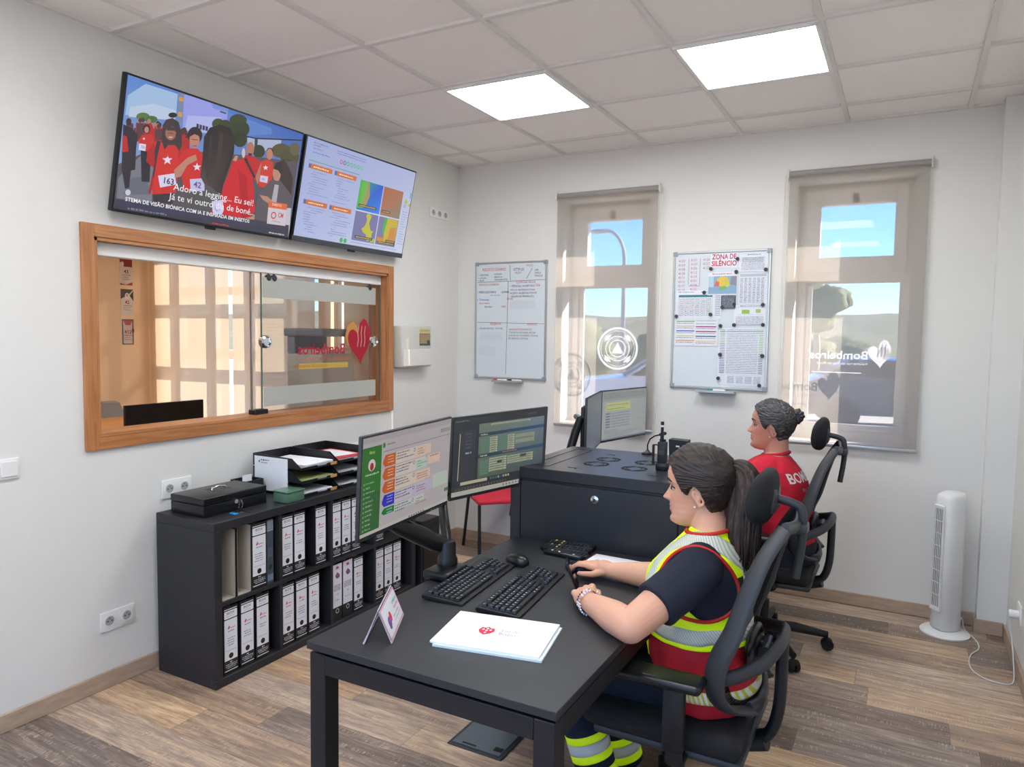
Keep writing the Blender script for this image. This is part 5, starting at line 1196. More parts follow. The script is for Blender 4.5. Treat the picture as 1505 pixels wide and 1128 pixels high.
# ================================================================ computer screens
def frame_axes(yaw, tilt, roll):
    y, t, ro = (math.radians(v) for v in (yaw, tilt, roll))
    n0 = V(math.cos(y), math.sin(y), 0); a = V(-math.sin(y), math.cos(y), 0); b = V(0, 0, 1)
    n = n0*math.cos(t)+b*math.sin(t); b2 = -n0*math.sin(t)+b*math.cos(t)
    return a*math.cos(ro)+b2*math.sin(ro), -a*math.sin(ro)+b2*math.cos(ro), n
def monitor(c, yaw, tilt, roll, label, painter, w_=.54, h_=.325, chin=.014):
    a, b2, n = frame_axes(yaw, tilt, roll); c = V(*c)
    MM = Matrix(((a.x, b2.x, n.x, c.x), (a.y, b2.y, n.y, c.y), (a.z, b2.z, n.z, c.z), (0, 0, 0, 1)))
    r = empty('computer_monitor', label, 'monitor', c)
    b = MB(); b.rbox(-w_/2, w_/2, -h_/2, h_/2, -.012, 0, .003, 2, M=MM); b.build('bezel', m_dark, r, 40)
    b = MB(); b.rbox(-w_/2+.03, w_/2-.03, -h_/2+.02, h_/2-.05, -.040, -.012, .012, 2, M=MM); b.rbox(-.05, .05, -.05, .05, -.052, -.04, .004, 1, M=MM); b.build('rear_housing', m_black, r, 40)
    b = MB(); b.box(-w_/2+.006, w_/2-.006, -h_/2+chin, h_/2-.006, -.002, .0006, M=MM); b.build('screen_glass', m_blackg, r)
    b = MB()
    for k in range(5): b.box(w_/2-.12+.018*k, w_/2-.112+.018*k, -h_/2+.004, -h_/2+.007, 0, .0006, M=MM)
    b.build('buttons', m_alu, r)
    p = Paint(c-a*(w_/2-.007)+b2*(-h_/2+chin)+n*.0007, a, b2, w_-.014, h_-chin-.007); p.clip = True; painter(p); p.build('screen_picture', m_mon, r)
    return r, MM
m_mon = attr_mat('monitor_picture', 0.3, emit=0.62)
def scr_green(p):
    rr = random.Random(21); p.rect(0, 0, 1, 1, (188, 180, 182)); p.up(); p.rect(0, .94, 1, 1, (176, 168, 170)); p.rect(0, .0, 1, .035, (196, 192, 184)); p.up()
    p.rect(0, .035, .185, .90, (52, 118, 48)); p.up(); p.poly([(0, .035), (.185, .035), (.185, .42), (0, .5)], (48, 104, 52)); p.up()
    p.text('fénix', .09, .83, .010, (170, 200, 90), 'c', True); p.ell(.09, .715, .035, .06, (222, 208, 206)); p.up(); p.ell(.09, .70, .018, .04, (176, 40, 50)); p.scribble(.03, .16, .615, .006, (180, 210, 170), rnd=rr)
    for q in range(11): p.rect(.015, .525-.047*q, .03, .545-.047*q, (120, 170, 110)); p.scribble(.04, .08+.06*rr.random(), .53-.047*q, .006, (140, 180, 130), rnd=rr)
    p.ell(.205, .885, .014, .028, (70, 130, 60)); p.scribble(.24, .32, .88, .006, (120, 110, 116), rnd=rr); p.line((.20, .82), (1, .82), .0014, (90, 84, 90))
    for k in range(5): p.ring(.87+.026*k, .885, .010, .022, .4, (80, 90, 84) if k < 3 else (50, 130, 50), 14)
    ys = [.655, .515, .375, .235, .15]
    cl = [(206, 100, 46)]*3+[(52, 52, 186), (20, 128, 40)]; bg = [(218, 204, 190), (216, 206, 196), (220, 204, 188), (200, 192, 210), (196, 206, 196)]
    for k in range(5):
        v = ys[k]; h_ = .125 if k < 4 else .07
        p.poly([(.20, v+h_*.5), (.222, v+h_), (.33, v+h_), (.33, v), (.222, v), (.20, v+h_*.3)], cl[k]); p.rect(.335, v, .335+(.34 if k != 3 else .40), v+h_, bg[k]); p.up()
        if k in (0, 2): p.rect(.56, v+.01, .74, v+h_-.005, (224, 196, 176))
        if k == 1: p.rect(.56, v, .70, v+h_-.02, (188, 206, 196)); p.rect(.71, v+.02, .86, v+h_+.0, (226, 196, 176))
        if k == 3: p.rect(.53, v, .76, v+h_-.01, (196, 184, 206)); p.rect(.78, v+.0, .97, v+h_+.03, (192, 204, 190))
        p.up()
        for q in range(3): p.scribble(.34, .44+.1*rr.random(), v+h_-.025-.03*q, .005, (110, 104, 120), rnd=rr)
        for q in range(3): p.scribble(.58, .62+.1*rr.random(), v+h_-.04-.027*q, .004, (150, 110, 110) if k != 1 else (90, 140, 110), rnd=rr)
        for q in range(3): p.scribble(.25, .31, v+h_-.03-.03*q, .004, (236, 200, 170) if k < 3 else (170, 180, 230), rnd=rr)
        p.ring(.54, v+h_-.03, .012, .022, .3, (70, 80, 120) if k != 1 else (110, 60, 60), 14)
        if k == 1: p.scribble(.73, .84, v+h_-.02, .005, (160, 110, 90), rnd=rr)
    p.ell(.95, .16, .012, .024, (60, 130, 60)); p.ell(.975, .16, .012, .024, (60, 130, 60))
    for k in range(7): p.rect(.50+.028*k, .01, .512+.028*k, .028, (70, 80, 96))
def scr_dark(p):
    rr = random.Random(22); p.rect(0, 0, 1, 1, (56, 60, 66)); p.up(); p.rect(0, 0, 1, .06, (190, 186, 176)); p.up()
    p.scribble(.02, .15, .955, .006, (120, 124, 130), rnd=rr); p.text('DISPATCH', .78, .945, .007, (120, 124, 130))
    p.rect(.05, .16, .22, .84, (66, 68, 76)); p.line((.065, .80), (.055, .20), .003, (214, 206, 180)); p.up(); p.scribble(.12, .18, .53, .010, (150, 180, 180), rnd=rr)
    for q in range(5): p.scribble(.12, .18, .78-.045*q, .008, (84, 90, 110), rnd=rr)
    p.poly([(.25, .18), (.97, .18), (.97, .90), (.25, .90)], [(96, 110, 90), (80, 92, 100), (120, 136, 150), (120, 132, 116)]); p.up()
    for v in (.73, .45): p.poly([(.25, v), (.97, v+.01), (.97, v+.055), (.25, v+.045)], [(58, 74, 80), (60, 92, 130), (62, 90, 126), (56, 74, 78)]); p.up(); p.scribble(.27, .34, v+.015, .006, (190, 200, 190), rnd=rr)
    for (u0, u1, v0, v1, n_) in ((.27, .36, .51, .70, 4), (.46, .55, .51, .70, 4), (.27, .36, .22, .42, 5)):
        for q in range(n_): p.rect(u0, v1-(q+1)*(v1-v0)/n_, u1, v1-(q+.15)*(v1-v0)/n_, (104, 136, 122))
    for (u0, u1, v0, v1, n_) in ((.365, .445, .50, .71, 7), (.555, .63, .50, .71, 7), (.365, .55, .24, .43, 6), (.37, .80, .86, .89, 1), (.64, .86, .56, .70, 2), (.56, .85, .30, .42, 4)):
        for q in range(n_): a_ = v1-(q+1)*(v1-v0)/n_; p.rect(u0, a_+.004, u1, v1-q*(v1-v0)/n_-.004, (186, 190, 160) if u0 < .6 else (150, 160, 140)); p.scribble(u0+.01, u1-.02, a_+.006, .004, (110, 118, 100), rnd=rr)
    p.up(); p.rect(.45, .345, .50, .38, (70, 74, 80)); p.rect(.70, .375, .77, .41, (84, 80, 82)); p.rect(.50, .475, .66, .49, (170, 110, 96)); p.rect(.08, .135, .35, .175, (196, 188, 160)); p.up()
    for k in range(8): p.rect(.38+.027*k, .14, .398+.027*k, .17, rr.choice([(80, 120, 110), (190, 180, 130), (150, 170, 170), (70, 80, 110)]))
    for k in range(18): p.rect(.03+.03*k, .075, .048+.03*k, .105, rr.choice([(96, 90, 76), (120, 84, 70), (90, 96, 80)]))
    for k in range(6): p.rect(.52+.035*k, .022, .532+.035*k, .044, (70, 90, 120))
def scr_sheet(p):
    rr = random.Random(23); p.rect(0, 0, 1, 1, (170, 174, 174)); p.up(); p.rect(0, .80, 1, 1, (156, 162, 160)); p.rect(0, 0, 1, .03, (120, 130, 150)); p.up()
    for q in range(3): p.scribble(.03, .95, .93-.04*q, .008, (130, 136, 136), rnd=rr)
    p.rect(.08, .68, .62, .76, (196, 200, 140)); p.rect(.08, .60, .62, .67, (200, 206, 120)); p.up(); p.scribble(.1, .6, .70, .008, (150, 154, 110), rnd=rr); p.scribble(.1, .5, .62, .008, (140, 150, 80), rnd=rr)
    for q in range(6):
        p.rect(.08, .52-.055*q, .17, .55-.055*q, (110, 124, 144)); p.scribble(.19, .6, .525-.055*q, .007, (124, 134, 150), rnd=rr)
    for q in range(6): p.scribble(.06, .3+.6*rr.random(), .19-.028*q, .006, (140, 146, 150), rnd=rr)
    for q in range(1, 6): p.line((.66, .12*q), (.98, .12*q), .001, (146, 150, 152))
def scr_grey(p):
    p.poly([(0, 0), (1, 0), (1, 1), (0, 1)], [(74, 82, 96), (78, 86, 100), (96, 104, 116), (82, 90, 104)])
monitor((1.616, -2.779, 1.117), 4.12, -3.385, 1.0, 'left desk monitor with a green sidebar and orange arrow boxes on screen', scr_green)
monitor((1.618, -2.163, 1.110), -15.66, -3.81, .98, 'desk monitor with a dark form page, right beside the green sidebar monitor', scr_dark)
monitor((1.469, -.294, 1.086), -12.14, -.6, .19, 'rear desk monitor showing a grey spreadsheet with yellow rows', scr_sheet)
monitor((1.483, -.842, 1.087), 13.3, -.4, .26, 'rear desk monitor seen almost edge-on, left of the spreadsheet monitor', scr_grey)
# twin gas-spring arm on the front desk
r = empty('monitor_mount', 'black twin monitor arm clamped to the left edge of the front desk', 'monitor mount', (1.66, -2.62, .74))
b = MB(); b.rbox(1.612, 1.715, -2.70, -2.56, .7405, .772, .010, 3); b.rbox(1.612, 1.632, -2.68, -2.58, .67, .745, .004, 1); b.build('desk_clamp', m_blackg, r, 40)
b = MB(); b.lathe([(.036, .0), (.036, .02), (.030, .035), (.030, .075), (.026, .085)], (1.65, -2.60, .770), 28); b.build('post', m_blackg, r, 40)
def gasarm(pts, r0):
    b = MB(); b.tube(pts, [r0*.8, r0, r0*1.05, r0*.95, r0*.7], 14, flat=.62, up=(0, 0, 1)); return b
gasarm([(1.645, -2.60, .835), (1.625, -2.64, .855), (1.60, -2.70, .892), (1.565, -2.76, .93), (1.545, -2.80, .955)], .031).build('lower_arm', m_blackg, r, 60)
gasarm([(1.645, -2.59, .835), (1.625, -2.57, .865), (1.595, -2.54, .905), (1.565, -2.505, .95), (1.545, -2.47, .985)], .027).build('lower_arm', m_blackg, r, 60)
b = MB(); b.tube([(1.545, -2.80, .955), (1.52, -2.80, 1.0), (1.53, -2.79, 1.10), (1.562, -2.782, 1.11)], [.02, .02, .02, .03], 12); b.build('head_joint', m_blackg, r, 60)
b = MB(); b.tube([(1.545, -2.47, .985), (1.50, -2.40, 1.02), (1.50, -2.25, 1.07), (1.558, -2.17, 1.105)], [.02, .02, .02, .03], 12); b.build('head_joint', m_blackg, r, 60)
r = empty('monitor_mount', 'black gas-spring monitor arm rising behind the equipment cabinet, left of the rear monitors', 'monitor mount', (1.48, -1.15, .74))
b = MB(); b.rbox(1.47, 1.56, -1.26, -1.14, .7405, .77, .006, 2); b.build('desk_clamp', m_blackg, r)
b = MB(); b.tube([(1.50, -1.20, .77), (1.475, -1.16, .85), (1.455, -1.12, .95), (1.475, -1.09, 1.06), (1.50, -1.08, 1.14)], [.025, .03, .033, .034, .028], 12, flat=.7); b.build('lower_arm', m_blackg, r, 60)
b = MB(); b.tube([(1.50, -1.08, 1.13), (1.43, -.98, 1.13), (1.42, -.86, 1.1), (1.432, -.842, 1.087)], [.016]*3+[.025], 10); b.tube([(1.42, -.86, 1.1), (1.36, -.6, 1.09), (1.39, -.34, 1.086), (1.417, -.30, 1.086)], [.016]*3+[.025], 10); b.build('head_joint', m_blackg, r, 60)

# ================================================================ keyboards and mice
KEYROWS = [
 (0, [(1, 'E')]+[None]+[(1, c) for c in 'FGHJ']+[.5]+[(1, c) for c in 'KLMN']+[.5]+[(1, c) for c in 'PQRS']+[.25]+[(1, c) for c in ':']),
 (1.25, [(1, c) for c in '\\1234567890?+']+[(2, '<')]+[.25]+[(1, c) for c in 'IHU']+[.25]+[(1, c) for c in 'N/*-']),
 (2.25, [(1.5, 'T')]+[(1, c) for c in 'QWERTYUIOP*`']+[(1.5, ']')]+[.25]+[(1, c) for c in 'DEP']+[.25]+[(1, c) for c in '789+']),
 (3.25, [(1.75, 'C')]+[(1, c) for c in 'ASDFGHJKLÇº']+[(2.25, 'E')]+[3.5]+[(1, c) for c in '456']),
 (4.25, [(1.25, 'S'), (1, '<')]+[(1, c) for c in 'ZXCVBNM,.-']+[(2.75, 'S')]+[1.25]+[(1, '^')]+[1.25]+[(1, c) for c in '123'])+() if False else (4.25, [(1.25, 'S'), (1, '<')]+[(1, c) for c in 'ZXCVBNM,.-']+[(2.75, 'S')]+[1.25]+[(1, '^')]+[1.25]+[(1, c) for c in '123']),
 (5.25, [(1.5, 'C'), (1.25, 'A'), (6.75, ' '), (1.25, 'A'), (1.25, 'M'), (1.75, 'C')]+[1.5]+[(1, '<')]+[(1, 'v')]+[(1, '>')]+[.25]+[(2, '0'), (1, '.')]),
]
_km = {}
def key_mesh(wd, u=.0185):
    if wd in _km: return _km[wd]
    b = MB(); W_ = wd*u; g = .0011
    lo = [(-W_/2+g, -u/2+g), (W_/2-g, -u/2+g), (W_/2-g, u/2-g), (-W_/2+g, u/2-g)]; t = .0024
    hi = [(-W_/2+g+t, -u/2+g+t), (W_/2-g-t, -u/2+g+t), (W_/2-g-t, u/2-g-t*.6), (-W_/2+g+t, u/2-g-t*.6)]
    b.add([(*p, 0) for p in lo]+[(*p, .0068) for p in hi], [(3, 2, 1, 0), (4, 5, 6, 7), (0, 1, 5, 4), (1, 2, 6, 5), (2, 3, 7, 6), (3, 0, 4, 7)])
    me = b.mesh('key'); me.materials.append(m_key); _km[wd] = me; return me
m_key = mat('black_key', (30, 31, 35), 0.36); m_kb = mat('keyboard_case', (24, 25, 28), 0.38)
def keyboard(loc, rz, label, lip=.010):
    r = empty('keyboard', label, 'keyboard', loc, rz); u = .0185; L = 22.5*u; D = 6.6*u
    b = MB(); b.prism([(-lip, .0), (-lip, .007), (D+.004, .017), (D+.012, .014), (D+.012, .004), (D*.5, 0)], -.010, L+.010, 'x')
    local(b.build('keyboard_case', m_kb, None, bev=.002), r)
    sl = .010/(D+.03)
    pl = Paint((0, 0, 0), (1, 0, 0), (0, 1, 0)); n = 0
    for vrow, row in KEYROWS:
        x = 0; y = D-(vrow+.62)*u
        for k in row:
            if k is None: x += u; continue
            if isinstance(k, (int, float)): x += k*u; continue
            wd, ch = k; zc = .0085+(y+.028)*sl
            o = bpy.data.objects.new('key', key_mesh(wd)); C.objects.link(o); o.parent = r; o.location = (x+wd*u/2, y, zc-.001); o.rotation_euler = (math.atan(sl), 0, 0)
            if ch != ' ':
                pl.z = zc+.0064; pl.text(ch, x+.0040, y-.0015, .0058, (220, 222, 228), 'l', True)
            x += wd*u; n += 1
    local(pl.build('key_legends', m_print, None), r)
    return r, n
_, nk = keyboard((1.856, -2.835, .7402), math.radians(95.5), 'long black wired keyboard nearer the monitors on the front desk')
keyboard((2.057, -2.835, .7402), math.radians(96.5), 'long black keyboard nearer the person in the yellow vest', .010)
def mouse(x, y, rz, label):
    r = empty('computer_mouse', label, 'mouse', (x, y, .7402), rz)
    b = MB(); b.loft([(0, 0, 0, .052, .030), (0, 0, .008, .056, .033), (.002, 0, .018, .053, .031), (.006, 0, .027, .043, .026), (.010, 0, .033, .028, .018), (.012, 0, .035, .010, .007)], 28); local(b.build('mouse_body', m_blackg, None, 60), r)
    b = MB(); b.lathe([(.006, -.003), (.007, 0), (.006, .003)], (-.028, 0, .026), 14, 0, Matrix.Rotation(PI/2, 4, 'X')); local(b.build('scroll_wheel', m_dark, None, 40), r)
mouse(1.815, -2.385, math.radians(-22), 'black mouse lying at the far end of the left keyboard')
mouse(2.045, -2.335, math.radians(8), 'black mouse under the right hand of the person in the yellow vest')
# small things on the desk
def remote(x, y, z, rz, label, L=.20):
    r = empty('remote_control', label, 'remote control', (x, y, z), rz)
    b = MB(); b.rbox(-L/2, L/2, -.024, .024, 0, .018, .006, 2); local(b.build('remote_body', m_blackg, None, 40), r)
    b = MB(); rr = random.Random(int(x*100))
    for i in range(11):
        for j in range(3): b.rbox(-L/2+.018+i*.0155, -L/2+.027+i*.0155, -.017+j*.0135, -.010+j*.0135, .018, .0205, .001, 1, 1 if rr.random() > .93 else 0)
    local(b.build('buttons', [m_dark, mat('pale_button_'+str(len(bpy.data.materials)), (214, 206, 120) if L > .19 else (210, 212, 216), .5)], None), r)
remote(1.90, -2.098, .7402, math.radians(6), 'black remote control lying against the equipment cabinet, furthest back')
remote(1.905, -2.155, .7402, math.radians(3), 'black remote control in the middle of three beside the cabinet')
remote(1.925, -2.212, .7402, math.radians(-6), 'shorter black remote control, front one of three by the cabinet', .165)
# stack of printed sheets with a red shield
r = empty('document_stack', 'stack of white sheets with a red shield emblem on the front desk corner', 'papers', (2.082, -2.985, .7402), math.radians(11))
b = MB(); b.box(-.155, .150, -.112, .112, 0, .006); local(b.build('lower_sheets', mat('pale_blue_paper', (214, 226, 232), .7), None), r)
b = MB(); b.rbox(-.165, .142, -.106, .118, .006, .0125, .001, 1); local(b.build('top_sheets', m_paper, None), r)
p = Paint((-.165, -.106, .0126), (1, 0, 0), (0, 1, 0), .307, .224)
cx, cy = .40, .50
p.poly([(cx+a, cy+c) for a, c in ((-.075, 0), (-.06, .09), (-.03, .08), (0, .12), (.03, .08), (.06, .09), (.078, .0), (.05, -.075), (0, -.13), (-.05, -.075))], (206, 40, 70)); p.up()
for a, c in ((0, 0), (-.035, .025), (.035, .025), (0, .06), (0, -.06)): p.poly([(cx+a-.014, cy+c), (cx+a, cy+c-.024), (cx+a+.014, cy+c), (cx+a, cy+c+.024)], (244, 240, 242))
p.text('Vila do', .525, .53, .014, (150, 154, 172)); p.text('Bispo', .525, .43, .016, (150, 154, 172)); p.scribble(.53, .68, .37, .004, (170, 174, 190)); q = p.build('emblem_print', m_print, None); q.parent = r
# note pad beside the right hand
r = empty('note_pad', 'white spiral note pad beyond the right hand on the front desk', 'note pad', (2.14, -2.205, .7402), math.radians(-2))
b = MB(); b.rbox(-.115, .115, -.062, .062, 0, .007, .001, 1); local(b.build('pages', m_paper, None), r)
b = MB()
for k in range(12): b.cyl((-.117, -.055+.01*k, .001), (-.117, -.055+.01*k, .010), .0016, 6)
local(b.build('spiral', mat('dark_red_wire', (120, 30, 40), .4), None), r)
# acrylic tent sign
m_acr = glass_mat('clear_acrylic', (1, 1, 1), .93)
A = [V(1.786, -3.208, .7405), V(1.8165, -3.187, .832), V(1.847, -3.166, .7405)]; dv = V(-.093, .174, 0)
r = empty('tent_sign', 'small clear tent-shaped desk sign with a pink bordered card', 'desk sign', (1.77, -3.10, .74))
b = MB()
for i in range(2):
    a0, a1 = A[i], A[i+1]; nrm = (a1-a0).cross(dv).normalized()*.0022
    b.add([a0, a1, a1+dv, a0+dv, a0+nrm, a1+nrm, a1+dv+nrm, a0+dv+nrm], [(0, 1, 2, 3), (7, 6, 5, 4), (0, 4, 5, 1), (1, 5, 6, 2), (2, 6, 7, 3), (3, 7, 4, 0)])
b.build('acrylic_tent', m_acr, r)
b = MB()
for a0 in (A[0], A[2]): b.tube([a0+V(0, 0, .003), a0+dv+V(0, 0, .003)], .003, 8)
b.tube([A[1], A[1]+dv], .0018, 6); b.tube([A[0], A[1], A[2]], .0016, 6); b.tube([A[0]+dv, A[1]+dv, A[2]+dv], .0016, 6)
b.build('acrylic_edge', mat('frosty_acrylic_edge', (196, 190, 206), .2), r)
U_ = dv.normalized(); Vv_ = (A[1]-A[2]).normalized(); N_ = U_.cross(Vv_); O_ = A[2]+N_*.003+Vv_*.006
b = MB(); w_s, h_s = dv.length, (A[1]-A[2]).length-.01
b.add([O_, O_+U_*w_s, O_+U_*w_s+Vv_*h_s, O_+Vv_*h_s]+[x-N_*.0006 for x in (O_, O_+U_*w_s, O_+U_*w_s+Vv_*h_s, O_+Vv_*h_s)], [(0, 1, 2, 3), (7, 6, 5, 4), (0, 4, 5, 1), (1, 5, 6, 2), (2, 6, 7, 3), (3, 7, 4, 0)]); cdd = b.build('card', m_paper, r)
p = Paint(O_+N_*.0002, U_, Vv_, w_s, h_s); p.rect(0, 0, 1, 1, (226, 150, 176)); p.up(); p.rect(.025, .05, .975, .95, (228, 232, 240)); p.up(); p.ell(.25, .42, .09, .16, (130, 90, 170)); p.ell(.22, .3, .06, .1, (110, 80, 150)); p.ell(.36, .5, .06, .16, (216, 60, 90)); p.up()
p.text('BOMBEIROS', .95, .66, .008, (90, 180, 180), 'r', True); p.text('Vila do Bispo', .95, .50, .008, (220, 120, 140), 'r', True); p.scribble(.5, .9, .34, .005, (150, 170, 190)); p.scribble(.5, .9, .22, .004, (220, 140, 160)); p.build('card_print', m_print, cdd)
# smartphone held upright in the left hand
pm = Matrix.Translation((2.098, -2.525, .787)) @ Matrix.Rotation(math.radians(23), 4, 'Z') @ Matrix.Rotation(math.radians(-24), 4, 'Y')
r = empty('smartphone', 'dark smartphone held upright on the desk by the left hand', 'phone', (2.08, -2.475, .74))
b = MB(); b.rbox(-.0045, .0045, -.034, .034, -.046, .054, .003, 2, M=pm); b.build('phone_body', m_blackg, r, 40)
b = MB(); b.box(.0046, .0051, -.031, .031, -.042, .050, M=pm); b.build('phone_screen', mat('phone_glass', (30, 26, 26), .1), r)

# ================================================================ on the cabinet
r = empty('two_way_radio', 'black handheld radio with a short antenna standing in its charger', 'radio', (2.176, -1.80, RZ))
b = MB(); b.rbox(2.152, 2.200, -1.825, -1.785, RZ, RZ+.03, .005, 2); b.build('charger_base', m_blackg, r, 40)
b = MB(); b.rbox(2.157, 2.193, -1.822, -1.790, RZ+.02, RZ+.118, .005, 2); b.build('radio_body', m_black, r, 40)
b = MB(); b.rbox(2.162, 2.188, -1.8235, -1.8215, RZ+.065, RZ+.085, .001, 1); b.build('display', m_dark, r)
b = MB(); b.cyl((2.172, -1.806, RZ+.115), (2.172, -1.806, RZ+.15), .0075, 14); b.cyl((2.172, -1.806, RZ+.15), (2.172, -1.806, RZ+.178), .0065, 12); b.cyl((2.172, -1.806, RZ+.186), (2.172, -1.806, RZ+.20), .007, 12); b.build('antenna', m_black, r, 40)
b = MB(); b.cyl((2.172, -1.806, RZ+.178), (2.172, -1.806, RZ+.186), .0068, 12); b.build('antenna_band', m_white, r, 40)
b = MB(); b.rbox(2.135, 2.141, -1.82, -1.80, RZ+.02, RZ+.105, .002, 1); b.tube([(2.138, -1.81, RZ+.10), (2.15, -1.81, RZ+.104), (2.158, -1.81, RZ+.1)], .003, 8); b.build('belt_clip', m_blackg, r)
for dx in (.166, .184): b = MB(); b.cyl((2+dx, -1.806, RZ+.115), (2+dx, -1.806, RZ+.128), .0045, 10); b.build('knob', m_blackg, r, 40)
r = empty('gooseneck_microphone', 'black gooseneck microphone curving towards the handheld radio', 'microphone', (2.0, -1.45, RZ))
b = MB(); b.lathe([(.028, 0), (.028, .006), (.012, .012), (.006, .02)], (1.998, -1.45, RZ), 20); b.build('microphone_base', m_blackg, r, 40)
b = MB(); b.tube([(1.998, -1.45, RZ+.01), (1.997, -1.45, RZ+.045), (2.008, -1.45, RZ+.072), (2.03, -1.45, RZ+.088), (2.058, -1.45, RZ+.097)], .0035, 10); b.build('gooseneck', m_blackg, r, 60)
b = MB(); b.capsule((2.058, -1.45, RZ+.097), (2.078, -1.45, RZ+.104), .008, .008); b.build('microphone_head', m_black, r, 60)
r = empty('radio_charger', 'black open box-like charger standing at the back of the cabinet top', 'charger', (2.15, -1.46, RZ))
b = MB(); b.prism([(2.112, RZ), (2.186, RZ), (2.192, RZ+.082), (2.108, RZ+.084)], -1.49, -1.43, 'y'); b.build('charger_body', m_black, r)
b = MB(); b.box(2.142, 2.158, -1.4915, -1.4895, RZ+.052, RZ+.058); b.build('indicator', m_white, r)

# ================================================================ tower fan
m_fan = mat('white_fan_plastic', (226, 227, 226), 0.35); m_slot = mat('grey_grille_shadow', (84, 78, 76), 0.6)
r = empty('tower_fan', 'white tower fan standing on the floor in the right corner by the column', 'fan', (3.285, -.20, 0), math.radians(-52))
b = MB(); b.lathe([(.118, 0), (.12, .008), (.112, .016), (.08, .024), (.05, .028)], (0, 0, 0), 48); local(b.build('fan_base', m_fan, None, 40), r)
b = MB(); hx, hy = .062, .066
b.loft([(0, 0, .028, hx*.9, hy*.9), (0, 0, .035, hx, hy), (0, 0, .74, hx, hy), (0, .004, .756, hx*.97, hy*.93), (0, .016, .772, hx*.8, hy*.66), (0, .022, .776, hx*.5, hy*.4)], 48, power=.72); local(b.build('fan_body', m_fan, None, 50), r)
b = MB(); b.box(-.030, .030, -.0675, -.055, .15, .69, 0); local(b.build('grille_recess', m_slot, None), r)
b = MB()
for k in range(5): x = -.024+.012*k; b.box(x-.0022, x+.0022, -.0705, -.066, .15, .69)
for k in range(9): z = .152+.0668*k; b.box(-.031, .031, -.072, -.066, z-.002, z+.002)
local(b.build('grille', m_fan, None), r)
b = MB(); b.rbox(-.035, .035, -.073, -.062, .128, .15, .003, 1); b.rbox(-.035, .035, -.073, -.062, .69, .705, .003, 1)
for s in (-1, 1): b.rbox(s*.033-.003, s*.033+.003, -.073, -.062, .13, .70, .002, 1)
local(b.build('grille_surround', m_fan, None), r)
b = MB()
for k in range(3): b.lathe([(.006, 0), (.006, .004), (.004, .005)], (-.016+.016*k, -.03, .760+.004), 12)
local(b.build('buttons', mat('pale_pink_button', (214, 180, 184), .4), None), r)
cd_pts = [(3.345, -.20, .05), (3.365, -.13, .075), (3.375, -.115, .03), (3.387, -.118, .004), (3.42, -.22, .004), (3.433, -.289, .004), (3.427, -.372, .004), (3.39, -.46, .004), (3.374, -.58, .004), (3.385, -.671, .004), (3.427, -.734, .004), (3.48, -.752, .004), (3.524, -.742, .004), (3.545, -.68, .01), (3.545, -.60, .10), (3.535, -.575, .20), (3.53, -.578, .27), (3.54, -.58, .285)]
def catmull(P_, n=6):
    P_ = [Vector(p) for p in P_]; out = []
    for i in range(len(P_)-1):
        p0, p1, p2, p3 = P_[max(i-1, 0)], P_[i], P_[i+1], P_[min(i+2, len(P_)-1)]
        for k in range(n):
            t = k/n; out.append(.5*((2*p1)+(p2-p0)*t+(2*p0-5*p1+4*p2-p3)*t*t+(3*p1-p0-3*p2+p3)*t**3))
    out.append(P_[-1]); return out
b = MB(); b.tube(catmull(cd_pts), .0032, 8); tag(b.build('fan_cord', m_white, None, 60), 'white power cord looping over the floor from the tower fan to the right wall', 'cord')

# ================================================================ office chairs (forward = -X)
m_cf = mat('charcoal_chair_frame', (52, 54, 58), 0.42, bump=.1, bscale=500); m_cb = mat('black_chair_cushion', (28, 29, 32), 0.85, bump=.4, bscale=700)
def mesh_cloth():
    m = bpy.data.materials.new('black_mesh_cloth'); m.use_nodes = True; n, l = nodes_of(m); n.clear()
    o = n.new('ShaderNodeOutputMaterial'); d = n.new('ShaderNodeBsdfDiffuse'); d.inputs[0].default_value = (*lin((40, 42, 46)), 1); t = n.new('ShaderNodeBsdfTransparent'); mx = n.new('ShaderNodeMixShader')
    tc = n.new('ShaderNodeTexCoord'); w1_ = n.new('ShaderNodeTexWave'); w1_.bands_direction = 'Z'; w1_.inputs['Scale'].default_value = 60; l.new(tc.outputs['Object'], w1_.inputs[0])
    mr = n.new('ShaderNodeMapRange'); mr.inputs[3].default_value = .08; mr.inputs[4].default_value = .38; l.new(w1_.outputs['Fac'], mr.inputs[0]); l.new(mr.outputs[0], mx.inputs[0]); l.new(d.outputs[0], mx.inputs[1]); l.new(t.outputs[0], mx.inputs[2]); l.new(mx.outputs[0], o.inputs[0]); return m
m_mesh = mesh_cloth()
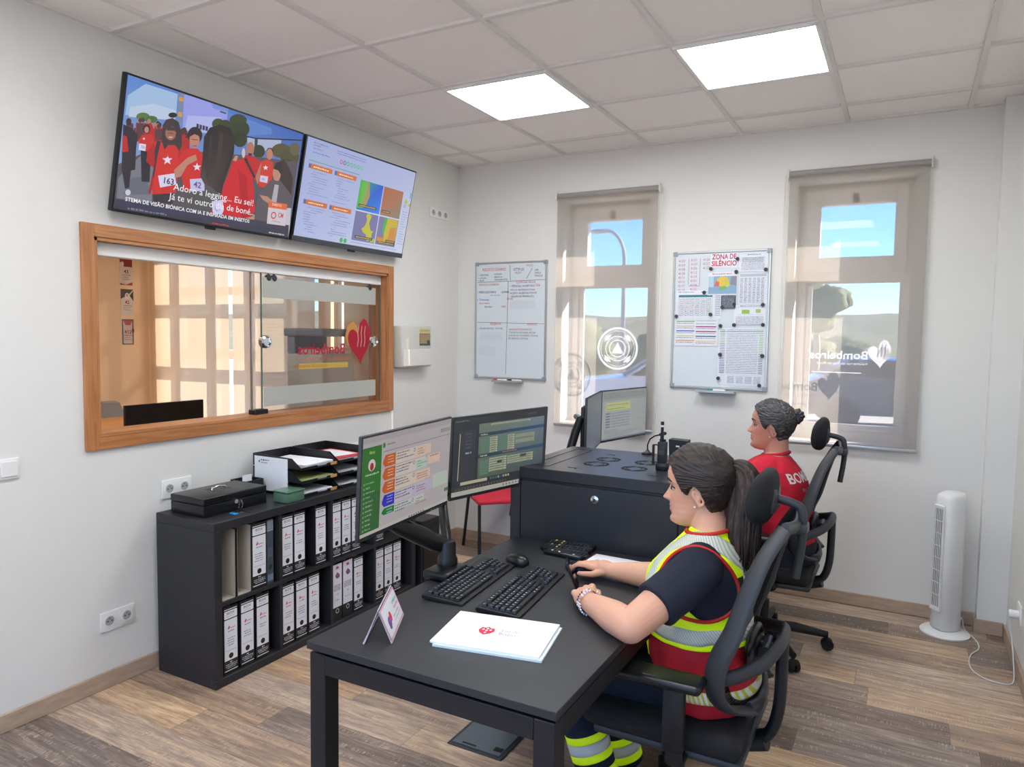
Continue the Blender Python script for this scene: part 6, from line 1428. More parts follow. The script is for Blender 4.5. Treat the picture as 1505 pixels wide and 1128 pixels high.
def office_chair(loc, rz, label, base_ang, arm_near=True):
    r = empty('office_chair', label, 'office chair', loc, rz)
    def B(b, nm, m, sm=60, par=None):
        o = b.build(nm, m, None, sm); o.parent = par or r; return o
    # seat
    b = MB(); secs = []
    b.rbox(-.235, .235, -.245, .245, .405, .478, .034, 4); me = None
    bm_ = MB(); N = 20
    B(b, 'seat', m_cb)
    b = MB(); b.rbox(-.20, .24, -.225, .225, .380, .408, .012, 2); B(b, 'seat_pan', m_cf, 40)
    b = MB(); b.rbox(-.10, .12, -.08, .08, .33, .385, .012, 2); b.tube([(.10, 0, .36), (.20, 0, .355), (.27, 0, .38)], [.03, .028, .03], 12, flat=1.4); B(b, 'tilt_mechanism', m_black, 60)
    b = MB(); b.cyl((0, 0, .10), (0, 0, .24), .027, 20); b.cyl((0, 0, .24), (0, 0, .34), .016, 16); B(b, 'gas_lift', m_blackg, 40)
    b = MB(); b.lathe([(.035, .06), (.042, .08), (.042, .125), (.032, .135)], (0, 0, 0), 24); B(b, 'base_hub', m_black, 40)
    for k in range(5):
        a = base_ang+2*PI*k/5; ca, sa = math.cos(a), math.sin(a)
        b = MB(); b.tube([(ca*.03, sa*.03, .105), (ca*.15, sa*.15, .105), (ca*.27, sa*.27, .085), (ca*.315, sa*.315, .078)], [.028, .026, .020, .017], 10, flat=.85, up=(0, 0, 1)); lg = B(b, 'base_leg', m_black)
        b = MB(); b.cyl((ca*.31, sa*.31, .045), (ca*.31, sa*.31, .08), .008, 8)
        for s in (-1, 1):
            cx, cy = ca*.315-sa*.014*s, sa*.315+ca*.014*s
            R2 = Matrix.Rotation(a, 4, 'Z') @ Matrix.Rotation(PI/2, 4, 'X'); b.lathe([(.012, -.009), (.027, -.009), (.029, 0), (.027, .009), (.012, .009)], (cx, cy, .029), 20, 0, R2)
        b.ell((ca*.315, sa*.315, .046), (.024, .024, .016)); B(b, 'caster', m_blackrub, 50, lg)
    # back frame: side profile, narrowing to the top
    prof = [(.236, .515, .12), (.186, .548, .205), (.163, .609, .238), (.172, .691, .245), (.208, .778, .240), (.240, .887, .222), (.274, .985, .190), (.318, 1.062, .150)]
    cp = catmull([(x, y, z) for x, z, y in prof], 5)
    for s in (-1, 1):
        b = MB(); n = len(cp); b.tube([(p.x, s*p.y, p.z) for p in cp], [(.034 if i < n*.35 else .034-.013*(i-n*.35)/(n*.65)) for i in range(n)], 14, flat=.36, up=(1, 0, 0)); B(b, 'back_frame_side', m_cf)
    b = MB(); b.tube([(.236, -.12, .515), (.25, -.05, .505), (.25, .05, .505), (.236, .12, .515)], .024, 12, flat=.6); B(b, 'lower_crossbar', m_cf); b = MB(); b.tube(catmull([(.318, -.15, 1.062), (.330, -.08, 1.052), (.333, 0, 1.045), (.330, .08, 1.052), (.318, .15, 1.062)], 3), .018, 12, flat=.7); B(b, 'upper_crossbar', m_cf)
    # mesh cloth
    vs = []; fs = []; NY = 12
    for p in cp:
        for j in range(NY+1): s = -1+2*j/NY; vs.append((p.x+.028*(1-s*s)-.004, s*p.y, p.z))
    for i in range(len(cp)-1):
        for j in range(NY): a = i*(NY+1)+j; fs.append((a, a+1, a+NY+2, a+NY+1))
    b = MB(); b.add(vs, fs); B(b, 'backrest_mesh', m_mesh, 180)
    b = MB(); b.tube(catmull([(.170, -.235, .640), (.215, -.215, .650), (.275, -.15, .675), (.305, -.06, .700), (.305, .06, .700), (.275, .15, .675), (.215, .215, .650), (.170, .235, .640)], 4), .021, 12, flat=.7, up=(0, 0, 1)); B(b, 'support_hoop', m_cf)
    b = MB(); b.tube(catmull([(.305, 0, .705), (.305, 0, .60), (.300, 0, .48), (.275, 0, .40), (.22, 0, .362)], 4), .018, 12, flat=1.7, up=(1, 0, 0)); B(b, 'spine_bar', m_black)
    b = MB(); b.ell((.225, 0, .66), (.022, .115, .062)); b.cyl((.235, 0, .66), (.30, 0, .66), .02, 12); b.cyl((.262, -.05, .66), (.262, .05, .66), .022, 14); B(b, 'lumbar_pad', m_blackg)
    # headrest
    T = Matrix.Translation((.236, 0, 1.118)) @ Matrix.Rotation(math.radians(7), 4, 'Y')
    b = MB(); NZ = 14
    b.ell((0, 0, 0), (1, 1, 1), 32, 18)
    vs = []
    for v in b.v:
        x, y, z = v; sx = math.copysign(abs(x)**.8, x); sy = math.copysign(abs(y)**.7, y); sz = math.copysign(abs(z)**.8, z)
        vs.append(tuple(T @ Vector((sx*.033-.022*sy*sy+.006, sy*.125, sz*.080))))
    b.v = vs; hr = B(b, 'headrest', m_cb, 60)
    b = MB(); b.rbox(.258, .276, -.055, .055, 1.075, 1.150, .008, 2); B(b, 'headrest_plate', m_cf, 40, hr)
    b = MB(); b.tube(catmull([(.270, 0, 1.113), (.317, 0, 1.104), (.343, 0, 1.083), (.346, 0, 1.0), (.332, 0, .885)], 4), .0085, 10, flat=1.5, up=(0, 1, 0)); B(b, 'headrest_rod', m_cf)
    b = MB(); b.rbox(.318, .362, -.028, .028, 1.020, 1.050, .006, 2); B(b, 'rod_clamp', m_cf, 40)
    # armrests
    for s in (-1, 1):
        b = MB(); b.rbox(-.10, .145, s*.285-.045, s*.285+.045, .618, .648, .014, 4); ar = B(b, 'armrest_pad', m_blackg, 60)
        b = MB(); b.rbox(.035, .095, s*.285-.018, s*.285+.018, .43, .625, .008, 2); b.rbox(.042, .088, s*.275-.012, s*.275+.012, .385, .44, .006, 2); b.tube([(.065, s*.27, .392), (.065, s*.15, .385), (.04, s*.05, .378)], .018, 10, flat=1.6); B(b, 'armrest_post', m_black, 60)
    return r
office_chair((2.45, -2.48, 0), 0, 'black mesh office chair with headrest, occupied by the person in the yellow vest', math.radians(40))
office_chair((2.447, -.853, 0), 0, 'black mesh office chair with headrest, occupied by the person in the red shirt', math.radians(17.6))

# ================================================================ people
m_skin = attr_mat('skin', 0.5, spec=.35, bump=.12, bscale=500, sss=.25)
def interp(tab, z):
    if z <= tab[0][0]: return tab[0][1]
    for (a, p), (b2, q) in zip(tab, tab[1:]):
        if z <= b2: t = (z-a)/(b2-a); return p+(q-p)*(t*t*(3-2*t)*.5+t*.5)
    return tab[-1][1]
HF = [(-.112, .046), (-.106, .068), (-.096, .080), (-.082, .083), (-.066, .081), (-.045, .081), (-.02, .080), (0, .080), (.018, .081), (.034, .086), (.055, .087), (.075, .080), (.095, .064), (.112, .042), (.122, .018), (.1255, .001)]
HB = [(-.112, .005), (-.10, .008), (-.085, .016), (-.07, .036), (-.05, .060), (-.03, .076), (0, .091), (.03, .099), (.06, .097), (.085, .082), (.105, .058), (.118, .030), (.1255, .001)]
HW = [(-.112, .014), (-.106, .026), (-.096, .037), (-.08, .046), (-.06, .053), (-.04, .058), (-.02, .063), (0, .068), (.03, .073), (.055, .073), (.08, .064), (.10, .048), (.116, .026), (.1255, .001)]
def G(d, s): return math.exp(-d*d/(2*s*s))
def head_point(z, th, off=0.0):
    f, bk, w_ = interp(HF, z), interp(HB, z), interp(HW, z); cx = (bk-f)/2; a = (bk+f)/2
    c, s = math.cos(th), math.sin(th)
    e = .86 if c > 0 else 1.0
    x = cx-(a+off)*math.copysign(abs(c)**e, c); y = (w_+off)*s
    return x, y
def face_disp(y, z):
    d = 0.0
    # nose
    if -.040 < z < .024:
        t = (.020-z)/.044; t = max(0, min(1, t)); h = .0255*t**1.15
        if z < -.024: h *= max(0, 1-((-.024-z)/.012)**1.4) if z > -.036 else 0
        d += h*G(y, .0058+.004*t)
    d += .008*(G(y-.0125, .006)+G(y+.0125, .006))*G(z+.025, .006)
    for s in (-1, 1):
        d -= .0085*G(y-s*.031, .013)*G(z-.010, .010)
        d += .0035*G(y-s*.026, .018)*G(z-.030, .007)
        d += .0035*G(y-s*.038, .016)*G(z+.018, .016)
    d += .0065*G(y, .016)*G(z+.0465, .0050)+.0070*G(y, .0145)*G(z+.0600, .0052)-.0030*G(y, .018)*G(z+.0533, .0020)
    d += .006*G(y, .016)*G(z+.092, .011)-.0035*G(y, .018)*G(z+.0745, .0055)
    return d
def head_grid(fn, nz=96, nt=120, z0=-.112, z1=.1255):
    vs = []; fs = []
    for i in range(nz+1):
        t = i/nz; z = z0+(z1-z0)*(.5-.5*math.cos(PI*t)) if False else z0+(z1-z0)*t
        for k in range(nt): vs.append(fn(z, 2*PI*k/nt))
    for i in range(nz):
        for k in range(nt): fs.append((i*nt+k, i*nt+(k+1) % nt, (i+1)*nt+(k+1) % nt, (i+1)*nt+k))
    fs.append(tuple(range(nt-1, -1, -1))); fs.append(tuple(nz*nt+k for k in range(nt)))
    return vs, fs
def head_shape():
    def fn(z, th):
        x, y = head_point(z, th)
        if math.cos(th) > 0: x -= face_disp(y, z)*min(1, math.cos(th)*3)
        return (x, y, z)
    return head_grid(fn)
HL = [(-.095, .100), (-.083, .092), (-.070, .082), (-.058, .068), (-.048, .048), (-.038, .022), (-.028, .000), (-.018, -.010), (-.008, .010), (.006, .018), (.018, .004), (.028, -.040), (.040, -.085), (.06, -.105), (.12, -.115)]
def hair_cap(vol, seed, lines=.0018):
    def fn(z, th):
        x, y = head_point(z, th)
        hl = interp(HL, x); m = (z-hl)/.010; m = max(0, min(1, m)); m = m*m*(3-2*m)
        back = max(0, min(1, (x+.03)/.10))
        o = -.009+(.009+vol*(.75+.5*back))*m
        r_ = math.hypot(x-.0, z-.03)
        ang = math.atan2(z-.02-.05*(x+.08), .10-x)     # strands fan in towards the tie at the back
        o += m*lines*(math.sin(ang*95+6*noise.noise(Vector((x*16, y*16, z*16+seed))))*.6+noise.noise(Vector((ang*40, x*10, seed)))*1.1)
        x2, y2 = head_point(z, th, o)
        zz = z+(o*max(0, (z-.06)/.065) if z > .06 else 0)+(-.004*m if z < -.04 else 0)
        return (x2, y2, zz)
    return head_grid(fn, 110, 200)
def hair_mat(name, c1, c2, c3, sc=(4, 60, 60)):
    m = bpy.data.materials.new(name); m.use_nodes = True; n, l = nodes_of(m); b = n['Principled BSDF']
    tc = n.new('ShaderNodeTexCoord'); mp = n.new('ShaderNodeMapping'); mp.inputs['Scale'].default_value = sc; l.new(tc.outputs['Object'], mp.inputs[0])
    nz = n.new('ShaderNodeTexNoise'); nz.inputs['Scale'].default_value = 2.5; nz.inputs['Detail'].default_value = 6; nz.inputs['Distortion'].default_value = .8; l.new(mp.outputs[0], nz.inputs[0])
    cr = n.new('ShaderNodeValToRGB'); l.new(nz.outputs[0], cr.inputs[0]); e = cr.color_ramp.elements; e[0].position = .34; e[0].color = (*lin(c1), 1); e[1].position = .70; e[1].color = (*lin(c3), 1); k = e.new(.52); k.color = (*lin(c2), 1)
    l.new(cr.outputs[0], b.inputs['Base Color']); b.inputs['Roughness'].default_value = .55; b.inputs['Anisotropic'].default_value = .5
    bp = n.new('ShaderNodeBump'); bp.inputs['Strength'].default_value = 1.0; bp.inputs['Distance'].default_value = .003; l.new(nz.outputs[0], bp.inputs['Height']); l.new(bp.outputs[0], b.inputs['Normal'])
    return m
def ear(b, s, M):
    c = V(.012, s*.069, -.004)
    T = Matrix.Translation(c) @ Matrix.Rotation(s*math.radians(-20), 4, 'Z') @ Matrix.Rotation(math.radians(-12), 4, 'Y')
    rim = [(.017*math.cos(a)*(1 if math.sin(a) > 0 else .75)+.002, s*(.008+.004*math.cos(a)), .031*math.sin(a)) for a in [2*PI*k/18 for k in range(18)]]
    b.tube([M @ (T @ V(*p)) for p in rim], .0042, 8, closed=True, cap=False)
    b.ell(M @ (T @ V(.0, s*.003, 0)), (.014, .006, .026), 14, 8); b.ell(M @ (T @ V(-.003, s*.005, -.030)), (.008, .005, .009), 10, 6)
    b.tube([M @ (T @ V(-.006, s*.007, .012)), M @ (T @ V(.004, s*.010, .004)), M @ (T @ V(.002, s*.009, -.014))], .003, 6)
def hand(b, W, D, N, s, curls, thumb, size=1.0, spread=.10, rw=.030):
    """W wrist, D pointing to the knuckles, N out of the back of the hand, s = side of the thumb along D x N"""
    D = Vector(D).normalized(); N = Vector(N); N = (N-D*N.dot(D)).normalized(); S = D.cross(N)*s; W = Vector(W)
    Lp = .082*size
    # palm: a few lobes
    for t, u, r1 in ((.15, 0, rw*.95), (.35, .006, .0290), (.35, -.014, .0235)):
        b.ell(W+D*(Lp*t)+S*u, r1*size)
    for i in range(4):
        off = (.030-.0195*i)*size; k = W+D*(Lp*(1.0-.035*abs(i-1)))+S*off
        b.capsule(W+D*Lp*.15+S*off*.45-N*.002, k-N*.003, .0165*size, .0118*size, 12)
    Ls = [(.040, .024, .019), (.044, .028, .020), (.041, .026, .020), (.032, .020, .018)]
    for i in range(4):
        off = (.030-.0195*i)*size; k = W+D*(Lp*(1.0-.035*abs(i-1)))+S*off-N*.003
        d = (D+S*spread*(1.3-i)*.7).normalized(); ang = 0; p = k; rr_ = (.0094, .0088, .0082, .0074)
        for j in range(3):
            ang += math.radians(curls[i][j]); dd = d*math.cos(ang)-N*math.sin(ang); q = p+dd*Ls[i][j]*size
            b.capsule(p, q, rr_[j]*size*(.9 if i == 3 else 1), rr_[j+1]*size*(.9 if i == 3 else 1), 10); p = q
    p = W+D*Lp*.22+S*.024*size-N*.006
    for (a, c2, nn, L, ra, rb) in thumb:
        q = p+(D*a+S*c2+N*nn).normalized()*L*size; b.capsule(p, q, ra*size, rb*size, 10); p = q
    return p
def band(bvh, path, w_, off=.002, n=7, sub=6, closed=False, guide=None):
    """strip of cloth laid on a surface along a path"""
    P_ = catmull(path, sub) if not closed else catmull(list(path)+[path[0]], sub)[:-1]
    rows = []; N_ = len(P_)
    for i, p in enumerate(P_):
        q, nn, _, _ = bvh.find_nearest(p); nx = P_[(i+1) % N_] if (closed or i < N_-1) else P_[i]; pv = P_[i-1] if (closed or i > 0) else P_[i]
        t = (nx-pv).normalized(); sd = nn.cross(t).normalized(); row = []
        for k in range(n):
            g = q+sd*w_*(k/(n-1)-.5); h_, hn, _, _ = bvh.find_nearest(g); row.append(h_+hn*off)
        rows.append(row)
    for _ in range(2):
        new = [[v.copy() for v in r] for r in rows]
        for i in range(N_):
            if not closed and i in (0, N_-1): continue
            for k in range(n): new[i][k] = rows[i][k]*.5+(rows[i-1][k]+rows[(i+1) % N_][k])*.25
        rows = new
    vs = [v for r in rows for v in r]; fs = []
    for i in range(N_ if closed else N_-1):
        for k in range(n-1): a = i*n+k; c = ((i+1) % N_)*n+k; fs.append((a, a+1, c+1, c))
    # give it thickness
    m0 = len(vs); ext = []
    for i, r in enumerate(rows):
        for k, v in enumerate(r):
            q, nn, _, _ = bvh.find_nearest(v); ext.append(v-nn*(off+.002))
    vs += ext; 
    def edge(k):
        for i in range(N_ if closed else N_-1):
            a = i*n+k; c = ((i+1) % N_)*n+k; fs.append((a, c, c+m0, a+m0))
    edge(0); edge(n-1)
    return vs, fs
def tree_of(me): return BVHTree.FromPolygons([v.co for v in me.vertices], [tuple(p.vertices) for p in me.polygons])
def cloth_from(me, name, m, parent, smooth=180):
    for x in (m if isinstance(m, (list, tuple)) else [m]): me.materials.append(x)
    return link(name, me, parent, smooth)
def skin_fn(Mi, tone, lipc):
    tone = lin(tone); lipc = lin(lipc)
    def f(co):
        p = Mi @ co; c = list(tone)
        if p.x < -.05 and abs(p.y) < .03:
            m = G(p.y, .016)*max(G(p.z+.0465, .0045), G(p.z+.060, .0045)); c = [a*(1-m)+b2*m for a, b2 in zip(c, lipc)]
        if -.11 < p.z < .08 and p.x < 0:
            k = .25*(G(p.y-.042, .018)+G(p.y+.042, .018))*G(p.z+.018, .02); c = [c[0]*(1+.05*k), c[1]*(1-.35*k), c[2]*(1-.3*k)]
        if abs(p.y) < .02 and p.x < -.09 and -.035 < p.z < 0: c = [c[0], c[1]*.9, c[2]*.9]
        return c
    return f
def head_extras(parent, M, brow, iris, ring=True):
    for s in (-1, 1):
        b = MB(); b.ell(M @ V(-.0605, s*.0315, .0105), .0122, 18, 12); b.build('eye', mat('eye_white_'+str(len(bpy.data.materials)), (186, 176, 168), .25), parent, 180)
        b = MB(); b.ell(M @ V(-.0698, s*.0335, .0100), (.0045, .0066, .0066), 14, 8); b.build('iris', iris, parent, 180)
        b = MB(); pts = [M @ V(-.0715+.0095*abs(t)**1.6+(.004 if t*s > 0 else 0)*abs(t), s*.0315+.0145*t, .0155-.0050*t*t) for t in (-1, -.6, -.2, .2, .6, 1)]; b.tube(pts, [.0016, .0028, .0032, .0032, .0028, .0016], 8); b.build('eyelashes', brow, parent, 180)
        b = MB(); pts = [M @ V(-.0865+.020*max(0, (t+1)/2)**2, s*(.0135+.018*(t+1)), .0335+.004*(1-t*t)-.002*t) for t in (-1, -.5, 0, .5, 1)]; b.tube(pts, [.0026, .0042, .0042, .0034, .0016], 8, flat=.6); b.build('eyebrow', brow, parent, 180)
        if ring: b = MB(); b.ell(M @ V(.004, s*.0795, -.037), .0034, 10, 8); b.build('earring', m_pearl, parent, 180)
m_pearl = mat('pearl', (232, 228, 222), .2)
m_iris = mat('dark_iris', (46, 34, 28), .15)

def person(name_label, headM, tone, lipc, torso, arms, hands, neck):
    """one continuous body surface: head, neck, trunk, arms, hands"""
    r = empty('person', name_label, 'person', (headM.translation.x, headM.translation.y, 0))
    b = MB(); vs, fs = head_shape(); b.add([headM @ Vector(v) for v in vs], fs)
    for s in (-1, 1): ear(b, s, headM)
    b.tube([Vector(p) for p, _ in neck], [q for _, q in neck], 24)
    b.loft(torso, 40)
    for pts in arms:
        for (p, ra), (q, rb) in zip(pts, pts[1:]): b.capsule(p, q, ra, rb, 20)
    for h_ in hands: hand(b, *h_)
    me = fuse(b, .0032, 3, .5); paint_verts(me, skin_fn(headM.inverted(), tone, lipc)); me.materials.append(m_skin)
    o = link('body', me, r, 180)
    return r, o

# ---------------------------------------------------------------- person in the yellow and red vest
HM1 = Matrix.Translation((2.484, -2.452, 1.106)) @ Matrix.Rotation(math.radians(4), 4, 'Z') @ Matrix.Rotation(math.radians(-4), 4, 'Y') @ Matrix.Scale(1.03, 4)
TX, TY = 2.505, -2.465
tor1 = [(2.55, TY, .47, .10, .155), (2.545, TY, .52, .125, .165), (2.535, TY, .60, .130, .160), (2.515, TY, .70, .125, .148), (2.505, TY, .79, .130, .150), (2.508, TY, .86, .130, .155), (2.520, TY, .92, .105, .150), (2.528, TY, .955, .080, .125), (2.53, TY, .985, .055, .075), (2.525, TY+.005, 1.005, .045, .05)]
SHL, ELL, WRL = V(2.535, -2.625, .905), V(2.405, -2.832, .786), V(2.217, -2.690, .777)
SHR, ELR, WRR = V(2.535, -2.305, .905), V(2.405, -2.400, .792), V(2.180, -2.388, .778)
arms1 = [[(V(2.53, -2.56, .915), .058), (SHL, .056), (SHL.lerp(ELL, .5), .053), (ELL, .046), (ELL.lerp(WRL, .35), .047), (ELL.lerp(WRL, .75), .036), (WRL, .0275)],
         [(V(2.53, -2.37, .915), .058), (SHR, .056), (SHR.lerp(ELR, .5), .053), (ELR, .046), (ELR.lerp(WRR, .35), .046), (ELR.lerp(WRR, .75), .035), (WRR, .0265)]]
fist = [(58, 75, 40), (55, 80, 45), (60, 80, 45), (62, 80, 45)]
mh = [(12, 30, 18), (14, 32, 18), (16, 34, 20), (18, 36, 20)]
hands1 = [(WRL, V(-.52, .85, .10), V(-.25, -.22, .94), 1, [(30, 58, 30), (36, 64, 34), (42, 68, 36), (48, 70, 38)], [(.80, .42, -.30, .034, .0135, .0115), (.93, .10, -.25, .028, .0112, .0098), (.95, -.10, -.25, .020, .0098, .0078)], 1.0),
          (WRR, V(-.97, .20, .12), V(-.10, .05, 1), -1, mh, [(.60, .75, -.28, .038, .0135, .0115), (.92, .28, -.22, .030, .0110, .0096), (.95, -.05, -.25, .023, .0096, .0076)], .98)]
neck1 = [((2.535, TY, .93), .070), ((2.530, TY, .985), .056), ((2.520, -2.462, 1.03), .050), ((2.515, -2.457, 1.07), .050), ((2.512, -2.455, 1.11), .046)]
P1, body1 = person('person in a yellow and red reflective vest sitting at the front desk, hand on mouse', HM1, (214, 164, 140), (190, 106, 100), tor1, arms1, hands1, neck1)
m_brow1 = mat('dark_brow', (52, 38, 32), .7)
head_extras(P1, HM1, m_brow1, m_iris)
m_hair1 = hair_mat('dark_brown_hair', (24, 18, 17), (40, 30, 27), (74, 58, 50), (5, 40, 46))
vs, fs = hair_cap(.019, 3); b = MB(); b.add([HM1 @ Vector(v) for v in vs], fs); hr1 = b.build('hair', m_hair1, P1, 180)
# ponytail, strand-ridged
def ponytail(path, rs, seed, nm, m, parent, n=64, flat=.8, rid=.09):
    pts = catmull(path, 8); N_ = len(pts); b = MB(); b.tube(pts, 1.0, n, flat=1, up=(0, 1, 0)); M_ = len(rs)-1; vs = []
    for i in range(N_):
        t = i/(N_-1)*M_; a = int(min(t, M_-1)); rad = rs[a]+(rs[a+1]-rs[a])*(t-a)
        for k in range(n):
            d = (Vector(b.v[i*n+k])-pts[i]); ph = 2*PI*k/n
            q = 1+rid*(math.sin(ph*9+seed+i*.05)*.5+noise.noise(Vector((ph*3.0, i*.06, seed)))*1.6+.5*math.sin(ph*23+i*.03))
            if d.y != 0: d = Vector((d.x, d.y*flat, d.z))
            vs.append(tuple(pts[i]+d*rad*q))
    b.v = vs; return b.build(nm, m, parent, 180)
m_pony = hair_mat('ponytail_hair', (26, 18, 16), (46, 33, 27), (88, 64, 48), (46, 46, 5))
tie = HM1 @ V(.098, 0, .060)
pt = ponytail([tie+V(-.012, 0, .006), tie+V(.010, 0, .010), tie+V(.040, -.004, -.004), tie+V(.056, -.012, -.055), tie+V(.052, -.024, -.13), tie+V(.050, -.034, -.20), tie+V(.052, -.040, -.255), tie+V(.046, -.044, -.30)], [.014, .022, .034, .045, .050, .050, .046, .030, .008], 2, 'ponytail', m_pony, P1)
b = MB(); rr = random.Random(4)
for k in range(46):
    a = rr.random()*2*PI; q = .036+.010*rr.random(); w0 = rr.uniform(-.01, .01); ln = rr.uniform(.75, 1.06)
    base = [tie+V(.004, 0, .012), tie+V(.040, -.004, -.004), tie+V(.056, -.012, -.055), tie+V(.052, -.024, -.13*ln), tie+V(.050, -.034, -.20*ln), tie+V(.052, -.040, -.27*ln), tie+V(.046+w0, -.044+w0, -.33*ln)]
    sc_ = [.35, .7, 1, 1.1, 1.12, 1.0, .75]
    b.tube(catmull([p+V(math.cos(a)*q*s_, math.sin(a)*q*.85*s_, .25*q*math.cos(a)*(1 if i_ < 2 else 0)) for i_, (p, s_) in enumerate(zip(base, sc_))], 4), [.0016]*24+[.0006], 5)
b.build('loose_strands', m_pony, pt, 180)
b = MB(); b.tube([tie+V(.004+.014*math.sin(.5)*0, .017*math.cos(a), .004+.019*math.sin(a)) for a in [2*PI*k/14 for k in range(14)]], .005, 8, closed=True, cap=False); b.build('hair_tie', m_blackrub, P1, 180)
# navy T-shirt
m_navy = mat('navy_cotton', (28, 33, 48), .85, bump=.25, bscale=700, var=.08)
b = MB(); b.loft([(x, y, z, hx+.006, hy+.006) for x, y, z, hx, hy in tor1[:-1]], 40)
for sh, el, c in ((SHL, ELL, -2.56), (SHR, ELR, -2.37)):
    b.capsule((2.53, c, .912), sh, .066, .069, 20); b.tube([sh, sh.lerp(el, .28), sh.lerp(el, .52), sh.lerp(el, .64)], [.070, .068, .067, .069], 24)
me = fuse(b, .0055, 6); 
for v in me.vertices:
    c = v.co; f_ = noise.noise(Vector((c.x*9, c.y*9, c.z*14)))*.003*min(1, max(0, (abs(c.y-TY)-.10)*12)); v.co += v.normal*f_
tee1 = cloth_from(me, 'tee_shirt', m_navy, P1)
# trousers
m_trou = mat('navy_work_trousers', (24, 29, 46), .85, bump=.25, bscale=500, var=.1)
KNL, ANL, KNR, ANR = V(2.115, -2.575, .475), V(2.245, -2.575, .10), V(2.125, -2.37, .475), V(2.235, -2.36, .10)
b = MB(); b.loft([(2.55, TY, .455, .115, .180), (2.548, TY, .52, .135, .178), (2.54, TY, .60, .128, .165), (2.53, TY, .66, .118, .155)], 36)
for s, kn, an in ((-1, KNL, ANL), (1, KNR, ANR)):
    hp = V(2.54, TY+s*.088, .525); b.capsule(hp, kn, .092, .070, 24); b.tube([kn, kn.lerp(an, .3), kn.lerp(an, .7), an], [.069, .070, .068, .070], 24)
me = fuse(b, .007, 5); trou = cloth_from(me, 'trousers', m_trou, P1)
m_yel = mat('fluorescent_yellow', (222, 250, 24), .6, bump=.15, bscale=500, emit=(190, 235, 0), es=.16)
m_sil = mat('silver_reflective', (206, 210, 206), .45, bump=.1, bscale=500)
tb = tree_of(trou.data)
for kn, an in ((KNL, ANL), (KNR, ANR)):
    ax = (an-kn).normalized(); u_ = ax.orthogonal().normalized(); v_ = ax.cross(u_)
    for t0 in (.56, .84):
        for dt, wd, m_, nm in ((-.030, .024, m_yel, 'yellow_band'), (0, .034, m_sil, 'silver_band'), (.030, .024, m_yel, 'yellow_band')):
            c = kn+ax*((an-kn).length*t0+dt); vs, fs = band(tb, [c+u_*.08*math.cos(a)+v_*.08*math.sin(a) for a in [2*PI*k/10 for k in range(10)]], wd, .002+(.0008 if 'silver' in nm else 0), 4, 4, True)
            b = MB(); b.add(vs, fs); b.build(nm, m_, trou, 180)
m_boot = mat('black_leather_boot', (20, 20, 22), .4)
for s, an in ((-1, ANL), (1, ANR)):
    b = MB(); b.ell((an.x-.05, an.y, .045), (.135, .046, .045), 24, 12); b.tube([(an.x, an.y, .05), (an.x, an.y, .13)], .048, 18); me = fuse(b, .006, 4)
    for v in me.vertices: v.co.z = max(.002, v.co.z)
    cloth_from(me, 'boot', m_boot, P1)
# vest
def stripe_mat(name, c1, c2, scale, rot, duty=.5, rough=.5):
    m = bpy.data.materials.new(name); m.use_nodes = True; n, l = nodes_of(m); b = n['Principled BSDF']; b.inputs['Roughness'].default_value = rough
    tc = n.new('ShaderNodeTexCoord'); mp = n.new('ShaderNodeMapping'); mp.inputs['Rotation'].default_value = rot; l.new(tc.outputs['Object'], mp.inputs[0])
    w_ = n.new('ShaderNodeTexWave'); w_.bands_direction = 'X'; w_.inputs['Scale'].default_value = scale; l.new(mp.outputs[0], w_.inputs[0])
    cr = n.new('ShaderNodeValToRGB'); cr.color_ramp.interpolation = 'CONSTANT'; l.new(w_.outputs['Fac'], cr.inputs[0]); e = cr.color_ramp.elements; e[0].position = 0; e[0].color = (*lin(c1), 1); e[1].position = duty; e[1].color = (*lin(c2), 1)
    l.new(cr.outputs[0], b.inputs['Base Color']); return m
m_ssil = stripe_mat('ribbed_silver_tape', (176, 184, 170), (216, 220, 210), 50, (0, math.radians(35), 0), .35)
m_shem = stripe_mat('yellow_silver_tape', (196, 200, 60), (226, 226, 220), 24, (0, math.radians(20), 0), .45)
m_vred = mat('red_vest_cloth', (178, 22, 42), .75, bump=.2, bscale=400, var=.06); m_pipe = mat('red_piping', (196, 40, 40), .6)
vt = [(2.535, TY, .485, .150, .205), (2.533, TY, .53, .160, .208), (2.525, TY, .60, .165, .202), (2.508, TY, .68, .160, .188), (2.500, TY, .76, .158, .180), (2.497, TY, .83, .160, .180), (2.508, TY, .885, .140, .172), (2.520, TY, .93, .112, .158), (2.528, TY, .960, .086, .130), (2.530, TY, .982, .066, .095), (2.531, TY, .996, .062, .076)]
b = MB(); b.loft(vt, 56); me = fuse(b, .006, 6)
for v in me.vertices:
    c = v.co
    if c.z < .72: v.co += v.normal*.005*(noise.noise(Vector((c.x*13, c.y*13, c.z*10)))+.5*noise.noise(Vector((c.x*30, c.y*30, c.z*22))))
vest = None
me.materials.append(m_yel); me.materials.append(m_vred)
for p_ in me.polygons: p_.material_index = 1 if p_.center.z < .690 else 0
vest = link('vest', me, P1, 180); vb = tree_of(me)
def loop_pts(tree, s, rx, rz, a0, a1, n, other=None, off=.003, cx=2.528, cz=.868):
    """points of an ellipse round the arm opening, dropped on the cloth from outside and above"""
    out = []
    for k in range(n):
        a = a0+(a1-a0)*k/(n-1 if a1-a0 < 6.28 else n); x = cx+rx*math.cos(a); z = cz+rz*math.sin(a)
        d = Vector((0, -s*.90, -.43)).normalized(); best = None
        for t in (tree, other):
            if t is None: continue
            hit = t.ray_cast(Vector((x, TY+s*.17, z))-d*.4, d)
            if hit[0] is not None and (best is None or hit[3] < best[3]): best = hit
        if best: out.append(best[0]+best[1]*off)
    return out
